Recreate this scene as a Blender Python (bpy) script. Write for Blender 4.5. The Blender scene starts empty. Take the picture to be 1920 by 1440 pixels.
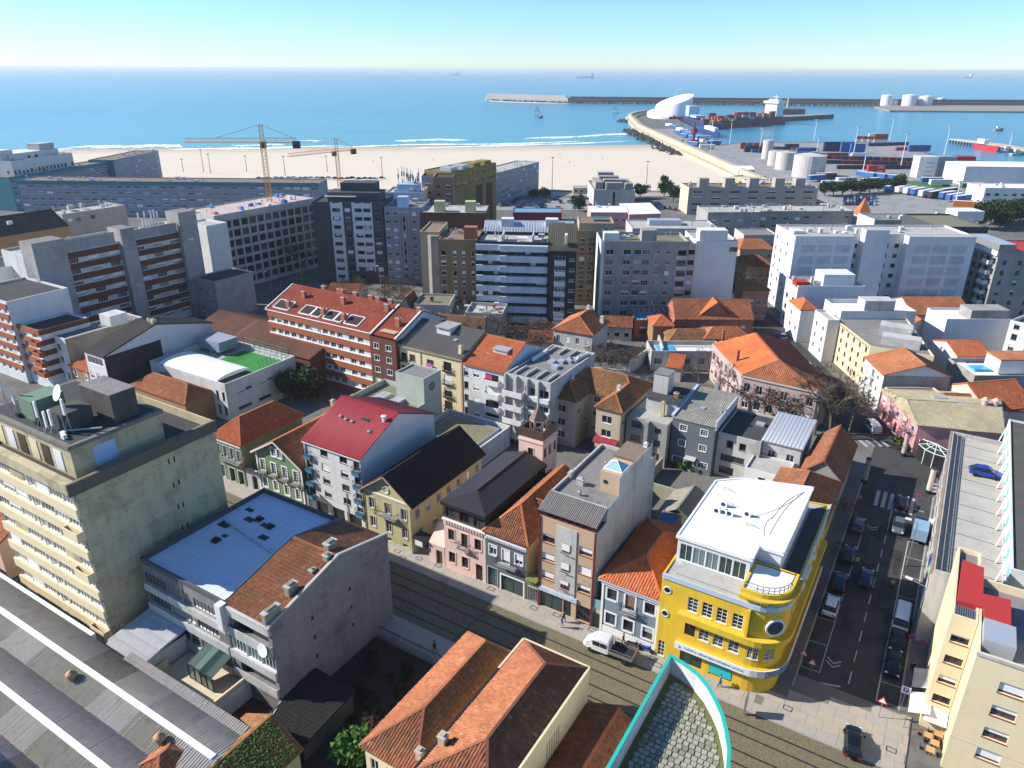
import bpy, math, random
import numpy as np
from mathutils import Vector, Matrix
random.seed(7); RNG = np.random.default_rng(7)
SC = bpy.context.scene; COL = SC.collection
# ---------------------------------------------------------------- camera
CAM_H = 64.0; FOC = 1378.0
PITCH = math.atan(591 / FOC); ROLL = math.atan(8 / 1920)
cd = bpy.data.cameras.new('camera'); cam = bpy.data.objects.new('camera', cd); COL.objects.link(cam)
cd.sensor_fit = 'HORIZONTAL'; cd.angle = 2 * math.atan(960 / FOC); cd.clip_start = 0.5; cd.clip_end = 120000
cam.matrix_world = Matrix.Translation((0, 0, CAM_H)) @ Matrix.Rotation(math.pi / 2 - PITCH, 4, 'X') @ Matrix.Rotation(ROLL, 4, 'Z')
SC.camera = cam
# ---------------------------------------------------------------- sky, sun, exposure
SUN_EL = math.radians(34); SUN_DIR = Vector((-0.993, 0.11, 0)).normalized()
w = bpy.data.worlds.new('World'); SC.world = w; w.use_nodes = True
nt = w.node_tree; bg = nt.nodes['Background']
sky = nt.nodes.new('ShaderNodeTexSky'); sky.sky_type = 'NISHITA'; sky.sun_disc = False
sky.sun_elevation = SUN_EL
sky.sun_rotation = math.atan2(SUN_DIR.x, SUN_DIR.y)
sky.air_density = 1.0; sky.dust_density = 0.0; sky.ozone_density = 8.0; sky.altitude = 60
tint = nt.nodes.new('ShaderNodeMixRGB'); tint.blend_type = 'MULTIPLY'; tint.inputs[0].default_value = 1; tint.inputs[2].default_value = (.88, .99, 1.04, 1)
nt.links.new(sky.outputs[0], tint.inputs[1]); nt.links.new(tint.outputs[0], bg.inputs[0]); bg.inputs[1].default_value = 0.11
sd = bpy.data.lights.new('sun', 'SUN'); sd.energy = 4.9; sd.angle = math.radians(0.53); sd.color = (1.0, 0.94, 0.86)
so = bpy.data.objects.new('sun', sd); COL.objects.link(so)
sv = Vector((SUN_DIR.x * math.cos(SUN_EL), SUN_DIR.y * math.cos(SUN_EL), math.sin(SUN_EL)))
so.rotation_euler = sv.to_track_quat('Z', 'Y').to_euler()
so.location = (-60, 20, 120)
SC.view_settings.view_transform = 'Standard'; SC.view_settings.look = 'None'
SC.view_settings.exposure = 0.72; SC.view_settings.gamma = 1.0; SC.view_settings.use_curve_mapping = False

# ---------------------------------------------------------------- survey helper: image ray to a point at height z
_c, _s = math.cos(ROLL), math.sin(ROLL)
def P(px, py, z=0.0):
    x = px - 960; y = 720 - py
    x, y = _c * x - _s * y, _s * x + _c * y
    d = Vector((x, FOC * math.cos(PITCH) + y * math.sin(PITCH), -FOC * math.sin(PITCH) + y * math.cos(PITCH)))
    return d * ((z - CAM_H) / d.z) + Vector((0, 0, CAM_H))
GA = math.radians(-31.5)
# ---------------------------------------------------------------- materials
MATS = {}
class N:
    def __init__(s, name):
        s.m = bpy.data.materials.new(name); s.m.use_nodes = True; s.t = s.m.node_tree
        s.b = s.t.nodes['Principled BSDF']
        s.pos = None
    def n(s, typ, **kw):
        x = s.t.nodes.new('ShaderNode' + typ)
        for k, v in kw.items():
            if hasattr(x, k) and not k.startswith('i_'): setattr(x, k, v)
            elif k.startswith('i_'): x.inputs[k[2:].replace('_', ' ')].default_value = v
        return x
    def l(s, a, b): s.t.links.new(a, b)
    def P(s):
        if s.pos is None: s.pos = s.n('NewGeometry').outputs['Position']
        return s.pos
    def noise(s, scale, vec=None, detail=4, rough=.6, stretch=None, dist=0):
        v = vec or s.P()
        if stretch:
            mp = s.n('Mapping'); mp.inputs['Scale'].default_value = stretch; s.l(v, mp.inputs[0]); v = mp.outputs[0]
        x = s.n('TexNoise'); x.inputs['Scale'].default_value = scale; x.inputs['Detail'].default_value = detail
        x.inputs['Roughness'].default_value = rough; x.inputs['Distortion'].default_value = dist
        s.l(v, x.inputs['Vector']); return x.outputs['Fac']
    def ramp(s, fac, stops):
        r = s.n('ValToRGB'); cr = r.color_ramp
        while len(cr.elements) < len(stops): cr.elements.new(.5)
        for e, (p, c) in zip(cr.elements, stops):
            e.position = p; e.color = (c, c, c, 1) if not hasattr(c, '__len__') else (*c, 1)
        s.l(fac, r.inputs[0]); return r.outputs[0]
    def mix(s, fac, a, b, mode='MIX'):
        x = s.n('MixRGB', blend_type=mode)
        for i, v in ((0, fac), (1, a), (2, b)):
            if hasattr(v, 'links') or hasattr(v, 'is_linked'): s.l(v, x.inputs[i])
            else: x.inputs[i].default_value = v if i == 0 else ((*v, 1) if hasattr(v, '__len__') else (v, v, v, 1))
        return x.outputs[0]
    def math(s, op, a, b=0.0):
        x = s.n('Math', operation=op)
        for i, v in ((0, a), (1, b)):
            if hasattr(v, 'is_linked'): s.l(v, x.inputs[i])
            else: x.inputs[i].default_value = v
        return x.outputs[0]
    def bump(s, h, strength=.3, dist=.05):
        b = s.n('Bump'); b.inputs['Strength'].default_value = strength; b.inputs['Distance'].default_value = dist
        s.l(h, b.inputs['Height']); s.l(b.outputs[0], s.b.inputs['Normal'])
    def out(s, col, rough=.8, metal=0, spec=.3):
        if hasattr(col, 'is_linked'): s.l(col, s.b.inputs['Base Color'])
        else: s.b.inputs['Base Color'].default_value = (*col, 1)
        s.b.inputs['Roughness'].default_value = rough; s.b.inputs['Metallic'].default_value = metal
        s.b.inputs['Specular IOR Level'].default_value = spec
        return s.m
def sc(c, k): return tuple(min(1, x * k) for x in c)
def wall(name, col, dirt=.35, var=.12, rough=.88, streak=.5, joints=None, dark=(.09, .085, .075)):
    """plaster or concrete: blotches, rain streaks, optional faint lift joints (horizontal spacing, metres)"""
    if name in MATS: return MATS[name]
    g = N(name)
    c = g.mix(g.noise(.35, detail=5), sc(col, 1 - var), sc(col, 1 + var))
    c = g.mix(g.noise(6, detail=3), c, sc(col, .88), 'MIX') if var > .05 else c
    f = g.ramp(g.noise(1.0, stretch=(1.1, 1.1, .09), detail=5, rough=.7), [(.5, 0), (.78, streak)])
    c = g.mix(f, c, tuple(.4 * a + .6 * b * .8 for a, b in zip(dark, col)))
    f2 = g.ramp(g.noise(.22, detail=6, rough=.7), [(.48, 0), (.72, dirt)])
    c = g.mix(f2, c, dark)
    if joints:
        sx = g.n('SeparateXYZ'); g.l(g.P(), sx.inputs[0])
        m = g.math('MODULO', sx.outputs['Z'], joints)
        j = g.math('LESS_THAN', m, .1)
        j2 = g.math('MULTIPLY', j, .35)
        c = g.mix(j2, c, sc(col, 1.45))
    g.bump(g.noise(9, detail=4), .12, .03)
    MATS[name] = g.out(c, rough, 0, .2); return MATS[name]
def plain(name, col, rough=.6, metal=0, spec=.4, var=.08, scale=2.0):
    if name in MATS: return MATS[name]
    g = N(name)
    c = g.mix(g.noise(scale, detail=4), sc(col, 1 - var), sc(col, 1 + var)) if var else col
    MATS[name] = g.out(c, rough, metal, spec); return MATS[name]
def tile(name, a, b, moss=.2, mosscol=(.12, .09, .04), wear=(.5, .32, .2)):
    """clay tiles: one shade per tile (UV), lichen and weathering by position"""
    if name in MATS: return MATS[name]
    g = N(name)
    uv = g.n('UVMap'); sx = g.n('SeparateXYZ'); g.l(uv.outputs[0], sx.inputs[0])
    c = g.mix(sx.outputs['X'], a, b)
    f = g.ramp(sx.outputs['Y'], [(.965, 0), (.99, .4)]); c = g.mix(f, c, wear)
    f = g.ramp(g.noise(.55, detail=6, rough=.75), [(.42, 0), (.66, moss)]); c = g.mix(f, c, mosscol)
    f = g.ramp(g.noise(.16, detail=5, rough=.7), [(.45, 0), (.62, .45)]); c = g.mix(f, c, sc(b, .62))
    f = g.ramp(g.noise(4, detail=3), [(.5, 0), (.8, moss * .6)]); c = g.mix(f, c, sc(a, .5))
    MATS[name] = g.out(c, .85, 0, .2); return MATS[name]
def flatroof(name, col, stain=.4, patch=(.06, .055, .05), scale=.25, seam=0):
    if name in MATS: return MATS[name]
    g = N(name)
    c = g.mix(g.noise(scale, detail=6, rough=.7), sc(col, .75), sc(col, 1.2))
    f = g.ramp(g.noise(.5, detail=7, rough=.75, dist=.6), [(.5, 0), (.68, stain)]); c = g.mix(f, c, patch)
    c = g.mix(g.ramp(g.noise(7, detail=2), [(.4, 0), (.8, .3)]), c, sc(col, .6))
    if seam:
        for ax in ((math.cos(GA), math.sin(GA), 0), (-math.sin(GA), math.cos(GA), 0)):
            v = g.n('VectorMath', operation='DOT_PRODUCT'); g.l(g.P(), v.inputs[0]); v.inputs[1].default_value = ax
            j = g.math('MULTIPLY', g.math('LESS_THAN', g.math('MODULO', g.math('ADD', v.outputs['Value'], 500), seam), .05), .45); c = g.mix(j, c, sc(col, .55))
    g.bump(g.noise(3, detail=5), .2, .04)
    MATS[name] = g.out(c, .9, 0, .2); return MATS[name]
def glass(name, dark=(.012, .016, .02), light=(.16, .17, .17), amt=.45):
    if name in MATS: return MATS[name]
    g = N(name)
    o = g.n('ObjectInfo'); f = g.ramp(o.outputs['Random'], [(.35, 0), (1, amt)])
    c = g.mix(f, dark, light)
    MATS[name] = g.out(c, .06, 0, .6); return MATS[name]
W_WHITE = wall('white_render', (.66, .66, .64), .18, .06, streak=.35)
W_WHITE2 = wall('aged_white_render', (.6, .6, .58), .35, .08, streak=.6)
W_CREAM = wall('cream_render', (.68, .57, .36), .08, .05, streak=.2)
W_BEIGE = wall('ochre_beige_render', (.5, .43, .27), .75, .1, streak=.8, joints=3.0, dark=(.1, .095, .07))
W_CONC = wall('weathered_concrete', (.23, .225, .22), .8, .25, streak=.95, joints=1.5, dark=(.09, .085, .08))
W_GREY = wall('grey_render', (.33, .32, .3), .5, .12, streak=.7)
W_LGREY = wall('light_grey_render', (.5, .49, .46), .45, .1, streak=.7)
W_TAN = wall('tan_render', (.5, .36, .23), .12, .06, streak=.25)
W_PINK = wall('salmon_pink_render', (.68, .48, .4), .08, .05, streak=.15)
W_ROSE = wall('rose_pink_render', (.62, .3, .3), .15, .08, streak=.3)
W_YELLOW = wall('bright_yellow_paint', (.72, .48, .035), .2, .1, streak=.55)
W_LEMON = wall('pale_yellow_render', (.5, .46, .24), .3, .08, streak=.5)
W_GREENT = wall('green_tiled_wall', (.17, .26, .14), .15, .25, rough=.35, streak=.2)
W_BLUET = wall('blue_grey_tiled_wall', (.2, .25, .29), .12, .15, rough=.4, streak=.2)
W_DKGREY = wall('dark_grey_wall', (.075, .08, .09), .15, .1, streak=.2, dark=(.03, .03, .03))
W_SLATE = wall('slate_grey_wall', (.12, .14, .16), .2, .1, streak=.3, dark=(.05, .05, .05))
W_BRICK = wall('red_brick_wall', (.35, .115, .055), .15, .12, streak=.25, dark=(.08, .04, .03))
W_DKBRICK = wall('brown_brick_wall', (.14, .06, .04), .2, .12, streak=.3, dark=(.05, .03, .02))
W_BROWN = wall('brown_orange_wall', (.33, .19, .1), .2, .12, streak=.3)
W_OLIVE = wall('olive_wall', (.28, .22, .07), .3, .12, streak=.4)
W_TEAL = wall('teal_panel_wall', (.05, .22, .28), .15, .1, streak=.3)
W_BLGREY = wall('blue_grey_panel_wall', (.27, .31, .36), .3, .1, streak=.4)
W_MINT = wall('pale_mint_render', (.42, .46, .4), .25, .08, streak=.5)
W_MAUVE = wall('warm_grey_concrete', (.36, .345, .335), .5, .12, streak=.7, joints=2.9)
W_CORRUG = wall('dark_corrugated_cladding', (.06, .05, .042), .4, .2, streak=.8)
T_ORANGE = tile('orange_clay_tile', (.46, .18, .085), (.32, .11, .05), .35)
T_FRESH = tile('fresh_orange_clay_tile', (.54, .17, .065), (.42, .115, .045), .15)
T_OLD = tile('old_mottled_clay_tile', (.36, .135, .065), (.2, .075, .04), .65)
T_MOSS = tile('mossy_clay_tile', (.36, .16, .07), (.2, .1, .045), .85, (.12, .1, .035))
T_RED = tile('red_clay_tile', (.36, .08, .045), (.27, .06, .035), .3)
T_BLACK = tile('black_roof_tile', (.022, .02, .019), (.034, .03, .027), .3, (.03, .026, .02), (.05, .045, .04))
T_SLATE = tile('dark_slate_tile', (.07, .07, .068), (.045, .045, .045), .3, (.06, .055, .03), (.12, .11, .1))
T_PALE = tile('pale_buff_tile', (.48, .42, .28), (.4, .34, .22), .35, (.2, .17, .1))
R_DARK = flatroof('dark_bitumen_roof', (.06, .06, .06), .3)
R_GREY = flatroof('grey_flat_roof', (.22, .21, .2), .6, (.08, .075, .07), .25, 1.6)
R_LIGHT = flatroof('pale_flat_roof', (.42, .41, .38), .5, (.12, .11, .1), .25, 1.8)
R_WHITE = flatroof('white_membrane_roof', (.76, .76, .75), .3, (.5, .46, .4), .25, 2.1)
R_BLUE = flatroof('white_coated_roof', (.6, .66, .71), .3, (.36, .37, .38), .25, 1.05)
R_BROWN = flatroof('brown_gravel_roof', (.24, .17, .12), .5)
R_OLIVE = flatroof('lichen_covered_roof', (.2, .19, .12), .5)
TRIM_W = plain('white_trim', (.72, .72, .7), .5)
TRIM_G = plain('grey_stone_trim', (.4, .39, .36), .8)
TRIM_D = plain('dark_metal_trim', (.04, .04, .045), .45, .5)
METAL = plain('galvanised_metal', (.42, .44, .45), .4, .8)
MET_LB = plain('pale_zinc_sheet', (.48, .5, .52), .4, .4, var=.12)
MET_BR = plain('brown_metal_sheet', (.11, .075, .06), .4, .35, var=.08)
MET_RED = plain('crimson_metal_sheet', (.27, .025, .035), .6, .1, .25, var=.22, scale=.8)
BRICK = plain('brick', (.34, .12, .07), .85, var=.2, scale=5)
FR_W = plain('white_window_frame', (.75, .75, .74), .4, var=0)
FR_D = plain('dark_window_frame', (.035, .035, .035), .4, var=0)
FR_B = plain('brown_window_frame', (.08, .05, .035), .5, var=0)
FR_M = plain('maroon_window_frame', (.15, .02, .03), .5, var=0)
FR_A = plain('aluminium_window_frame', (.4, .41, .42), .35, .6, var=0)
BLIND = plain('white_roller_blind', (.72, .72, .7), .6, var=.05)
BLIND_R = plain('reddish_roller_blind', (.4, .14, .12), .6, var=.1)
GLASS = glass('window_glass'); GLASS_G = glass('greenish_glass', (.02, .045, .04), (.2, .28, .26), .6)
GLASS_L = glass('curtained_glass', (.03, .035, .04), (.4, .4, .38), .8)
RAIL = plain('iron_railing', (.03, .03, .032), .5, .5)
# ---------------------------------------------------------------- mesh and object helpers
ORG = {}
def empty(name, label, cat, loc, group=None):
    o = bpy.data.objects.new(name, None); COL.objects.link(o); o.location = loc; o.empty_display_size = .5
    o['label'] = label; o['category'] = cat
    if group: o['group'] = group
    ORG[o.name] = Vector(loc); return o
def tag(o, label, cat, group=None):
    o['label'] = label; o['category'] = cat
    if group: o['group'] = group
    return o
class MB:
    def __init__(s): s.v = []; s.f = []; s.mi = []; s.uv = []
    def face(s, pts, mi=0, uv=None):
        i = len(s.v); s.v += [tuple(p) for p in pts]; s.f.append(tuple(range(i, i + len(pts)))); s.mi.append(mi); s.uv.append(uv)
    def prism(s, poly, z0, z1, mi=0, top=True, bot=False, mtop=None):
        n = len(poly)
        for i in range(n):
            a, b = poly[i], poly[(i + 1) % n]
            s.face([(a[0], a[1], z0), (b[0], b[1], z0), (b[0], b[1], z1), (a[0], a[1], z1)], mi)
        if top: s.face([(p[0], p[1], z1) for p in poly], mi if mtop is None else mtop)
        if bot: s.face([(p[0], p[1], z0) for p in reversed(poly)], mi)
    def box(s, c, dx, dy, dz, ang=0, mi=0):
        """centre of base c, sizes, rotation about z"""
        ca, sa = math.cos(ang), math.sin(ang); c = Vector(c)
        q = [(c.x + ca * x - sa * y, c.y + sa * x + ca * y) for x, y in ((-dx / 2, -dy / 2), (dx / 2, -dy / 2), (dx / 2, dy / 2), (-dx / 2, dy / 2))]
        s.prism(q, c.z, c.z + dz, mi, True, True)
    def beam(s, a, b, wd, ht=None, mi=0):
        """rectangular bar from a to b"""
        a = Vector(a); b = Vector(b); d = (b - a)
        if d.length < 1e-6: return
        d.normalize(); up = Vector((0, 0, 1)) if abs(d.z) < .95 else Vector((1, 0, 0))
        x = d.cross(up).normalized() * (wd / 2); y = x.cross(d).normalized() * ((ht or wd) / 2)
        q = [-x - y, x - y, x + y, -x + y]
        for i in range(4):
            j = (i + 1) % 4; s.face([a + q[i], a + q[j], b + q[j], b + q[i]], mi)
        s.face([a + q[i] for i in (3, 2, 1, 0)], mi); s.face([b + q[i] for i in range(4)], mi)
    def tube(s, a, b, r0, r1=None, n=8, mi=0, caps=True):
        r1 = r0 if r1 is None else r1; a = Vector(a); b = Vector(b); d = (b - a).normalized()
        up = Vector((0, 0, 1)) if abs(d.z) < .95 else Vector((1, 0, 0))
        x = d.cross(up).normalized(); y = x.cross(d).normalized()
        A = [a + (x * math.cos(t) + y * math.sin(t)) * r0 for t in [2 * math.pi * i / n for i in range(n)]]
        B = [b + (x * math.cos(t) + y * math.sin(t)) * r1 for t in [2 * math.pi * i / n for i in range(n)]]
        for i in range(n):
            j = (i + 1) % n; s.face([A[j], A[i], B[i], B[j]], mi)
        if caps:
            s.face(A, mi)
            if r1 > 1e-4: s.face(list(reversed(B)), mi)
    def build(s, name, mats, parent=None, kind=None, smooth=False, loc=None):
        if not isinstance(mats, (list, tuple)): mats = [mats]
        o0 = Vector(loc) if loc is not None else (ORG[parent.name] if parent is not None else Vector((0, 0, 0)))
        me = bpy.data.meshes.new(name)
        me.from_pydata([(v[0] - o0.x, v[1] - o0.y, v[2] - o0.z) for v in s.v], [], s.f)
        for m in mats: me.materials.append(m)
        if len(mats) > 1: me.polygons.foreach_set('material_index', s.mi)
        if any(u is not None for u in s.uv):
            l = me.uv_layers.new(name='UVMap'); arr = []
            for f, u in zip(s.f, s.uv):
                u = u or (.5, .5)
                arr += [u[0], u[1]] * len(f)
            l.data.foreach_set('uv', arr)
        if smooth: me.polygons.foreach_set('use_smooth', [True] * len(s.f))
        o = bpy.data.objects.new(name, me); COL.objects.link(o)
        if parent is not None: o.parent = parent; ORG[o.name] = ORG[parent.name]
        else: o.location = o0; ORG[o.name] = o0
        if kind: o['kind'] = kind
        return o
def place(name, me, parent, mat):
    o = bpy.data.objects.new(name, me); COL.objects.link(o); o.parent = parent; o.matrix_local = mat
    return o
def copy_tree(o, parent=None):
    c = o.copy(); COL.objects.link(c); c.parent = parent
    for ch in list(o.children): copy_tree(ch, c)
    return c
def struct(o): o['kind'] = 'structure'; return o
# ---- windows (meshes shared by size and style)
STY = {  # frame, glass, columns, rows, reveal, bar
    'w2': (FR_W, GLASS, 2, 1, .16, .07), 'w1': (FR_W, GLASS, 1, 1, .16, .07), 'w3': (FR_W, GLASS, 3, 1, .16, .06), 'w4': (FR_W, GLASS_L, 4, 1, .1, .06),
    'cas': (FR_W, GLASS, 2, 4, .14, .06), 'cas3': (FR_W, GLASS, 3, 3, .12, .05), 'd2': (FR_D, GLASS, 2, 1, .2, .06), 'd1': (FR_D, GLASS, 1, 1, .2, .06), 'd3': (FR_D, GLASS, 3, 1, .2, .06), 'd4': (FR_D, GLASS, 4, 1, .2, .06),
    'b2': (FR_B, GLASS, 2, 2, .16, .07), 'm2': (FR_M, GLASS, 2, 1, .3, .06), 'a2': (FR_A, GLASS, 2, 1, .16, .05), 'a3': (FR_A, GLASS, 3, 1, .16, .05), 'a1': (FR_A, GLASS, 1, 1, .16, .05), 'a6': (FR_A, GLASS_L, 6, 1, .12, .05),
    'g4': (FR_W, GLASS_G, 4, 1, .1, .06), 'g2': (FR_W, GLASS_G, 2, 1, .1, .06), 'shop': (FR_D, GLASS_G, 2, 1, .25, .07), 'hole': (TRIM_D, GLASS, 1, 1, .6, .01), 'vent': (TRIM_D, TRIM_D, 1, 1, .12, .02)}
WM = {}
def box_faces(mb, x0, x1, y0, y1, z0, z1, mi=0):
    mb.prism([(x0, y0), (x1, y0), (x1, y1), (x0, y1)], z0, z1, mi, True, True)
def win_meshes(w_, h_, st):
    k = (round(w_, 2), round(h_, 2), st)
    if k in WM: return WM[k]
    fr, gl, nx, ny, rv, t = STY[st]
    t = min(t, w_ / 6, h_ / 6)
    m = MB(); y0, y1 = rv - .07, rv + .01
    box_faces(m, -w_ / 2, -w_ / 2 + t, y0, y1, 0, h_); box_faces(m, w_ / 2 - t, w_ / 2, y0, y1, 0, h_)
    box_faces(m, -w_ / 2 + t, w_ / 2 - t, y0, y1, 0, t); box_faces(m, -w_ / 2 + t, w_ / 2 - t, y0, y1, h_ - t, h_)
    for i in range(1, nx):
        x = -w_ / 2 + w_ * i / nx; box_faces(m, x - t * .4, x + t * .4, y0 + .005, y1 - .005, t, h_ - t)
    for j in range(1, ny):
        z = h_ * j / ny; box_faces(m, -w_ / 2 + t, w_ / 2 - t, y0 + .01, y1 - .01, z - t * .3, z + t * .3)
    if st not in ('vent', 'hole', 'shop'): box_faces(m, -w_ / 2 - .06, w_ / 2 + .06, -.07, .012, -.07, -.004)
    me = bpy.data.meshes.new('window'); me.from_pydata(m.v, [], m.f); me.materials.append(fr)
    p = MB(); y = rv - .02
    p.face([(-w_ / 2 + t * .5, y, t * .5), (w_ / 2 - t * .5, y, t * .5), (w_ / 2 - t * .5, y, h_ - t * .5), (-w_ / 2 + t * .5, y, h_ - t * .5)])
    pe = bpy.data.meshes.new('pane'); pe.from_pydata(p.v, [], p.f); pe.materials.append(gl)
    WM[k] = (me, pe, t); return WM[k]
BM = {}
def blind_mesh(w_, h_, f, t, rv, mat):
    k = (round(w_, 2), round(h_, 2), f, rv, mat.name)
    if k not in BM:
        m = MB(); box_faces(m, -w_ / 2 + .01, w_ / 2 - .01, rv - .11, rv - .075, h_ * (1 - f), h_ - .01)
        me = bpy.data.meshes.new('blind'); me.from_pydata(m.v, [], m.f); me.materials.append(mat); BM[k] = me
    return BM[k]
SM = {}
def sur_mesh(w_, h_, t, mat, pr=.05):
    k = (round(w_, 2), round(h_, 2), t, mat.name)
    if k not in SM:
        m = MB()
        box_faces(m, -w_ / 2 - t, -w_ / 2, -pr, .02, -t, h_ + t); box_faces(m, w_ / 2, w_ / 2 + t, -pr, .02, -t, h_ + t)
        box_faces(m, -w_ / 2, w_ / 2, -pr, .02, h_, h_ + t); box_faces(m, -w_ / 2, w_ / 2, -pr - .05, .02, -t, 0)
        me = bpy.data.meshes.new('surround'); me.from_pydata(m.v, [], m.f); me.materials.append(mat); SM[k] = me
    return SM[k]
BL = [BLIND, plain('grey_roller_blind', (.42, .43, .44), .6, var=.05), plain('cream_roller_blind', (.6, .53, .4), .6, var=.05), BLIND, plain('brown_roller_blind', (.2, .13, .09), .6, var=.05)]
def window(thing, M, w_, h_, st, blind=0., sur=None, bmat=None, name='window'):
    if not blind and st[-1] in '1234' and name == 'window' and st[0] in 'wda': blind = .3; bmat = bmat or random.choice(BL)
    me, pe, t = win_meshes(w_, h_, st)
    o = place(name, me, thing, M); place('pane', pe, o, Matrix())
    if blind and random.random() < blind:
        place('blind', blind_mesh(w_, h_, random.choice((.3, .45, .6, .8, 1)), t, STY[st][4], bmat or BLIND), o, Matrix())
    if sur: place('surround', sur_mesh(w_, h_, sur[0], sur[1]), o, Matrix())
    return o
# ---- facade items:  G(style, ncols, nrows, w, h, z of first sill, storey height, from, to) or explicit lists
def G(st, n, m, w_, h_, z0, dz, u0=0., u1=1., blind=0., sur=None, skip=0., bmat=None, name='window'):
    return dict(st=st, n=n, m=m, w=w_, h=h_, z0=z0, dz=dz, u0=u0, u1=u1, blind=blind, sur=sur, skip=skip, bmat=bmat, name=name)
def wall_face(mb, p0, p1, z0, z1, holes, mi=0, ztop1=None):
    """one wall with rectangular openings (u0,u1,za,zb,reveal)"""
    p0 = Vector((p0[0], p0[1])); p1 = Vector((p1[0], p1[1])); L = (p1 - p0).length; d = (p1 - p0) / L; inn = Vector((-d.y, d.x))
    us = sorted({0., L, *[h[0] for h in holes], *[h[1] for h in holes]}); zs = sorted({z0, z1, *[h[2] for h in holes], *[h[3] for h in holes]})
    def pt(u, z, k=0): q = p0 + d * u + inn * k; return (q.x, q.y, z)
    for i in range(len(us) - 1):
        uc = (us[i] + us[i + 1]) / 2
        if us[i + 1] - us[i] < 1e-5: continue
        run = None
        for j in range(len(zs) - 1):
            zc = (zs[j] + zs[j + 1]) / 2
            hit = any(h[0] < uc < h[1] and h[2] < zc < h[3] for h in holes)
            if hit:
                if run is not None: mb.face([pt(us[i], run), pt(us[i + 1], run), pt(us[i + 1], zs[j]), pt(us[i], zs[j])], mi); run = None
            elif run is None: run = zs[j]
        if run is not None: mb.face([pt(us[i], run), pt(us[i + 1], run), pt(us[i + 1], z1), pt(us[i], z1)], mi)
    for (a, b, c, e, r) in holes:
        mb.face([pt(a, c), pt(b, c), pt(b, c, r), pt(a, c, r)], mi); mb.face([pt(a, e, r), pt(b, e, r), pt(b, e), pt(a, e)], mi)
        mb.face([pt(a, c), pt(a, c, r), pt(a, e, r), pt(a, e)], mi); mb.face([pt(b, c, r), pt(b, c), pt(b, e), pt(b, e, r)], mi)
class Bld:
    """a building: footprint polygon (CCW, edge 0 = front, left to right), wall height, windows, roof"""
    def L(s, u, v, z=0.): q = s.p[0] + s.du * u + s.dv * v; return Vector((q.x, q.y, z))
    def edge(s, i):
        a = s.p[i]; b = s.p[(i + 1) % len(s.p)]; return a, b
    def on(s, i, u, z, out=0.):
        a, b = s.edge(i); d = (b - a).normalized(); q = a + d * u + Vector((d.y, -d.x)) * out; return Vector((q.x, q.y, z))
    def len(s, i): a, b = s.edge(i); return (b - a).length
    def mat(s, i, u, z):
        a, b = s.edge(i); d = (b - a).normalized(); q = s.on(i, u, z) - s.o
        return Matrix(((d.x, -d.y, 0, q.x), (d.y, d.x, 0, q.y), (0, 0, 1, q.z), (0, 0, 0, 1)))
    def band(s, i, u0, u1, z0, z1, out, mat, name='spandrel_band', inn=-.01):
        m = MB(); a, b, c, d = s.on(i, u0, 0, out), s.on(i, u1, 0, out), s.on(i, u1, 0, inn), s.on(i, u0, 0, inn)
        m.prism([a, b, c, d], z0, z1, 0, True, True); return m.build(name, mat, s.t)
    def balcony(s, i, u0, u1, z, out=1.0, ht=1.0, mat=None, solid=True, slab=.15, name='balcony', rail=None):
        m = MB(); a, b, c, d = s.on(i, u0, 0, out), s.on(i, u1, 0, out), s.on(i, u1, 0, 0), s.on(i, u0, 0, 0)
        m.prism([a, b, c, d], z - slab, z, 0, True, True)
        if solid:
            k = .1
            a2, b2 = s.on(i, u0 + k, 0, out - k), s.on(i, u1 - k, 0, out - k); c2, d2 = s.on(i, u1 - k, 0, 0), s.on(i, u0 + k, 0, 0)
            m.prism([a, b, b2, a2], z, z + ht, 0, True); m.prism([b, c, c2, b2], z, z + ht, 0, True); m.prism([d, a, a2, d2], z, z + ht, 0, True)
        o = m.build(name, mat or TRIM_W, s.t)
        if not solid:
            m = MB(); pts = [d, a, b, c]
            for p, q in zip(pts[:-1], pts[1:]):
                p = Vector((p.x, p.y, z)); q = Vector((q.x, q.y, z)); n = max(2, int((q - p).length / .16))
                for zz in (.08, ht): m.beam(p + Vector((0, 0, zz)), q + Vector((0, 0, zz)), .05)
                for k in range(n + 1):
                    x = p.lerp(q, k / n); m.beam(x, x + Vector((0, 0, ht)), .025)
            m.build('railing', rail or RAIL, o)
        return o
    def box(s, u, v, z, dx, dy, dz, mat, name, parent=None):
        m = MB(); m.box(s.L(u, v, z), dx, dy, dz, s.a); return m.build(name, mat, parent or s.t)
    def chimney(s, u, v, z, dx, dy, dz, mat=None, name='chimney'):
        m = MB(); m.box(s.L(u, v, z), dx, dy, dz, s.a); m.box(s.L(u, v, z + dz), dx + .16, dy + .16, .1, s.a, 1); m.box(s.L(u, v, z + dz + .1), dx * .6, dy * .6, .18, s.a, 0)
        return m.build(name, [mat or TRIM_G, TRIM_G], s.t)
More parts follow.
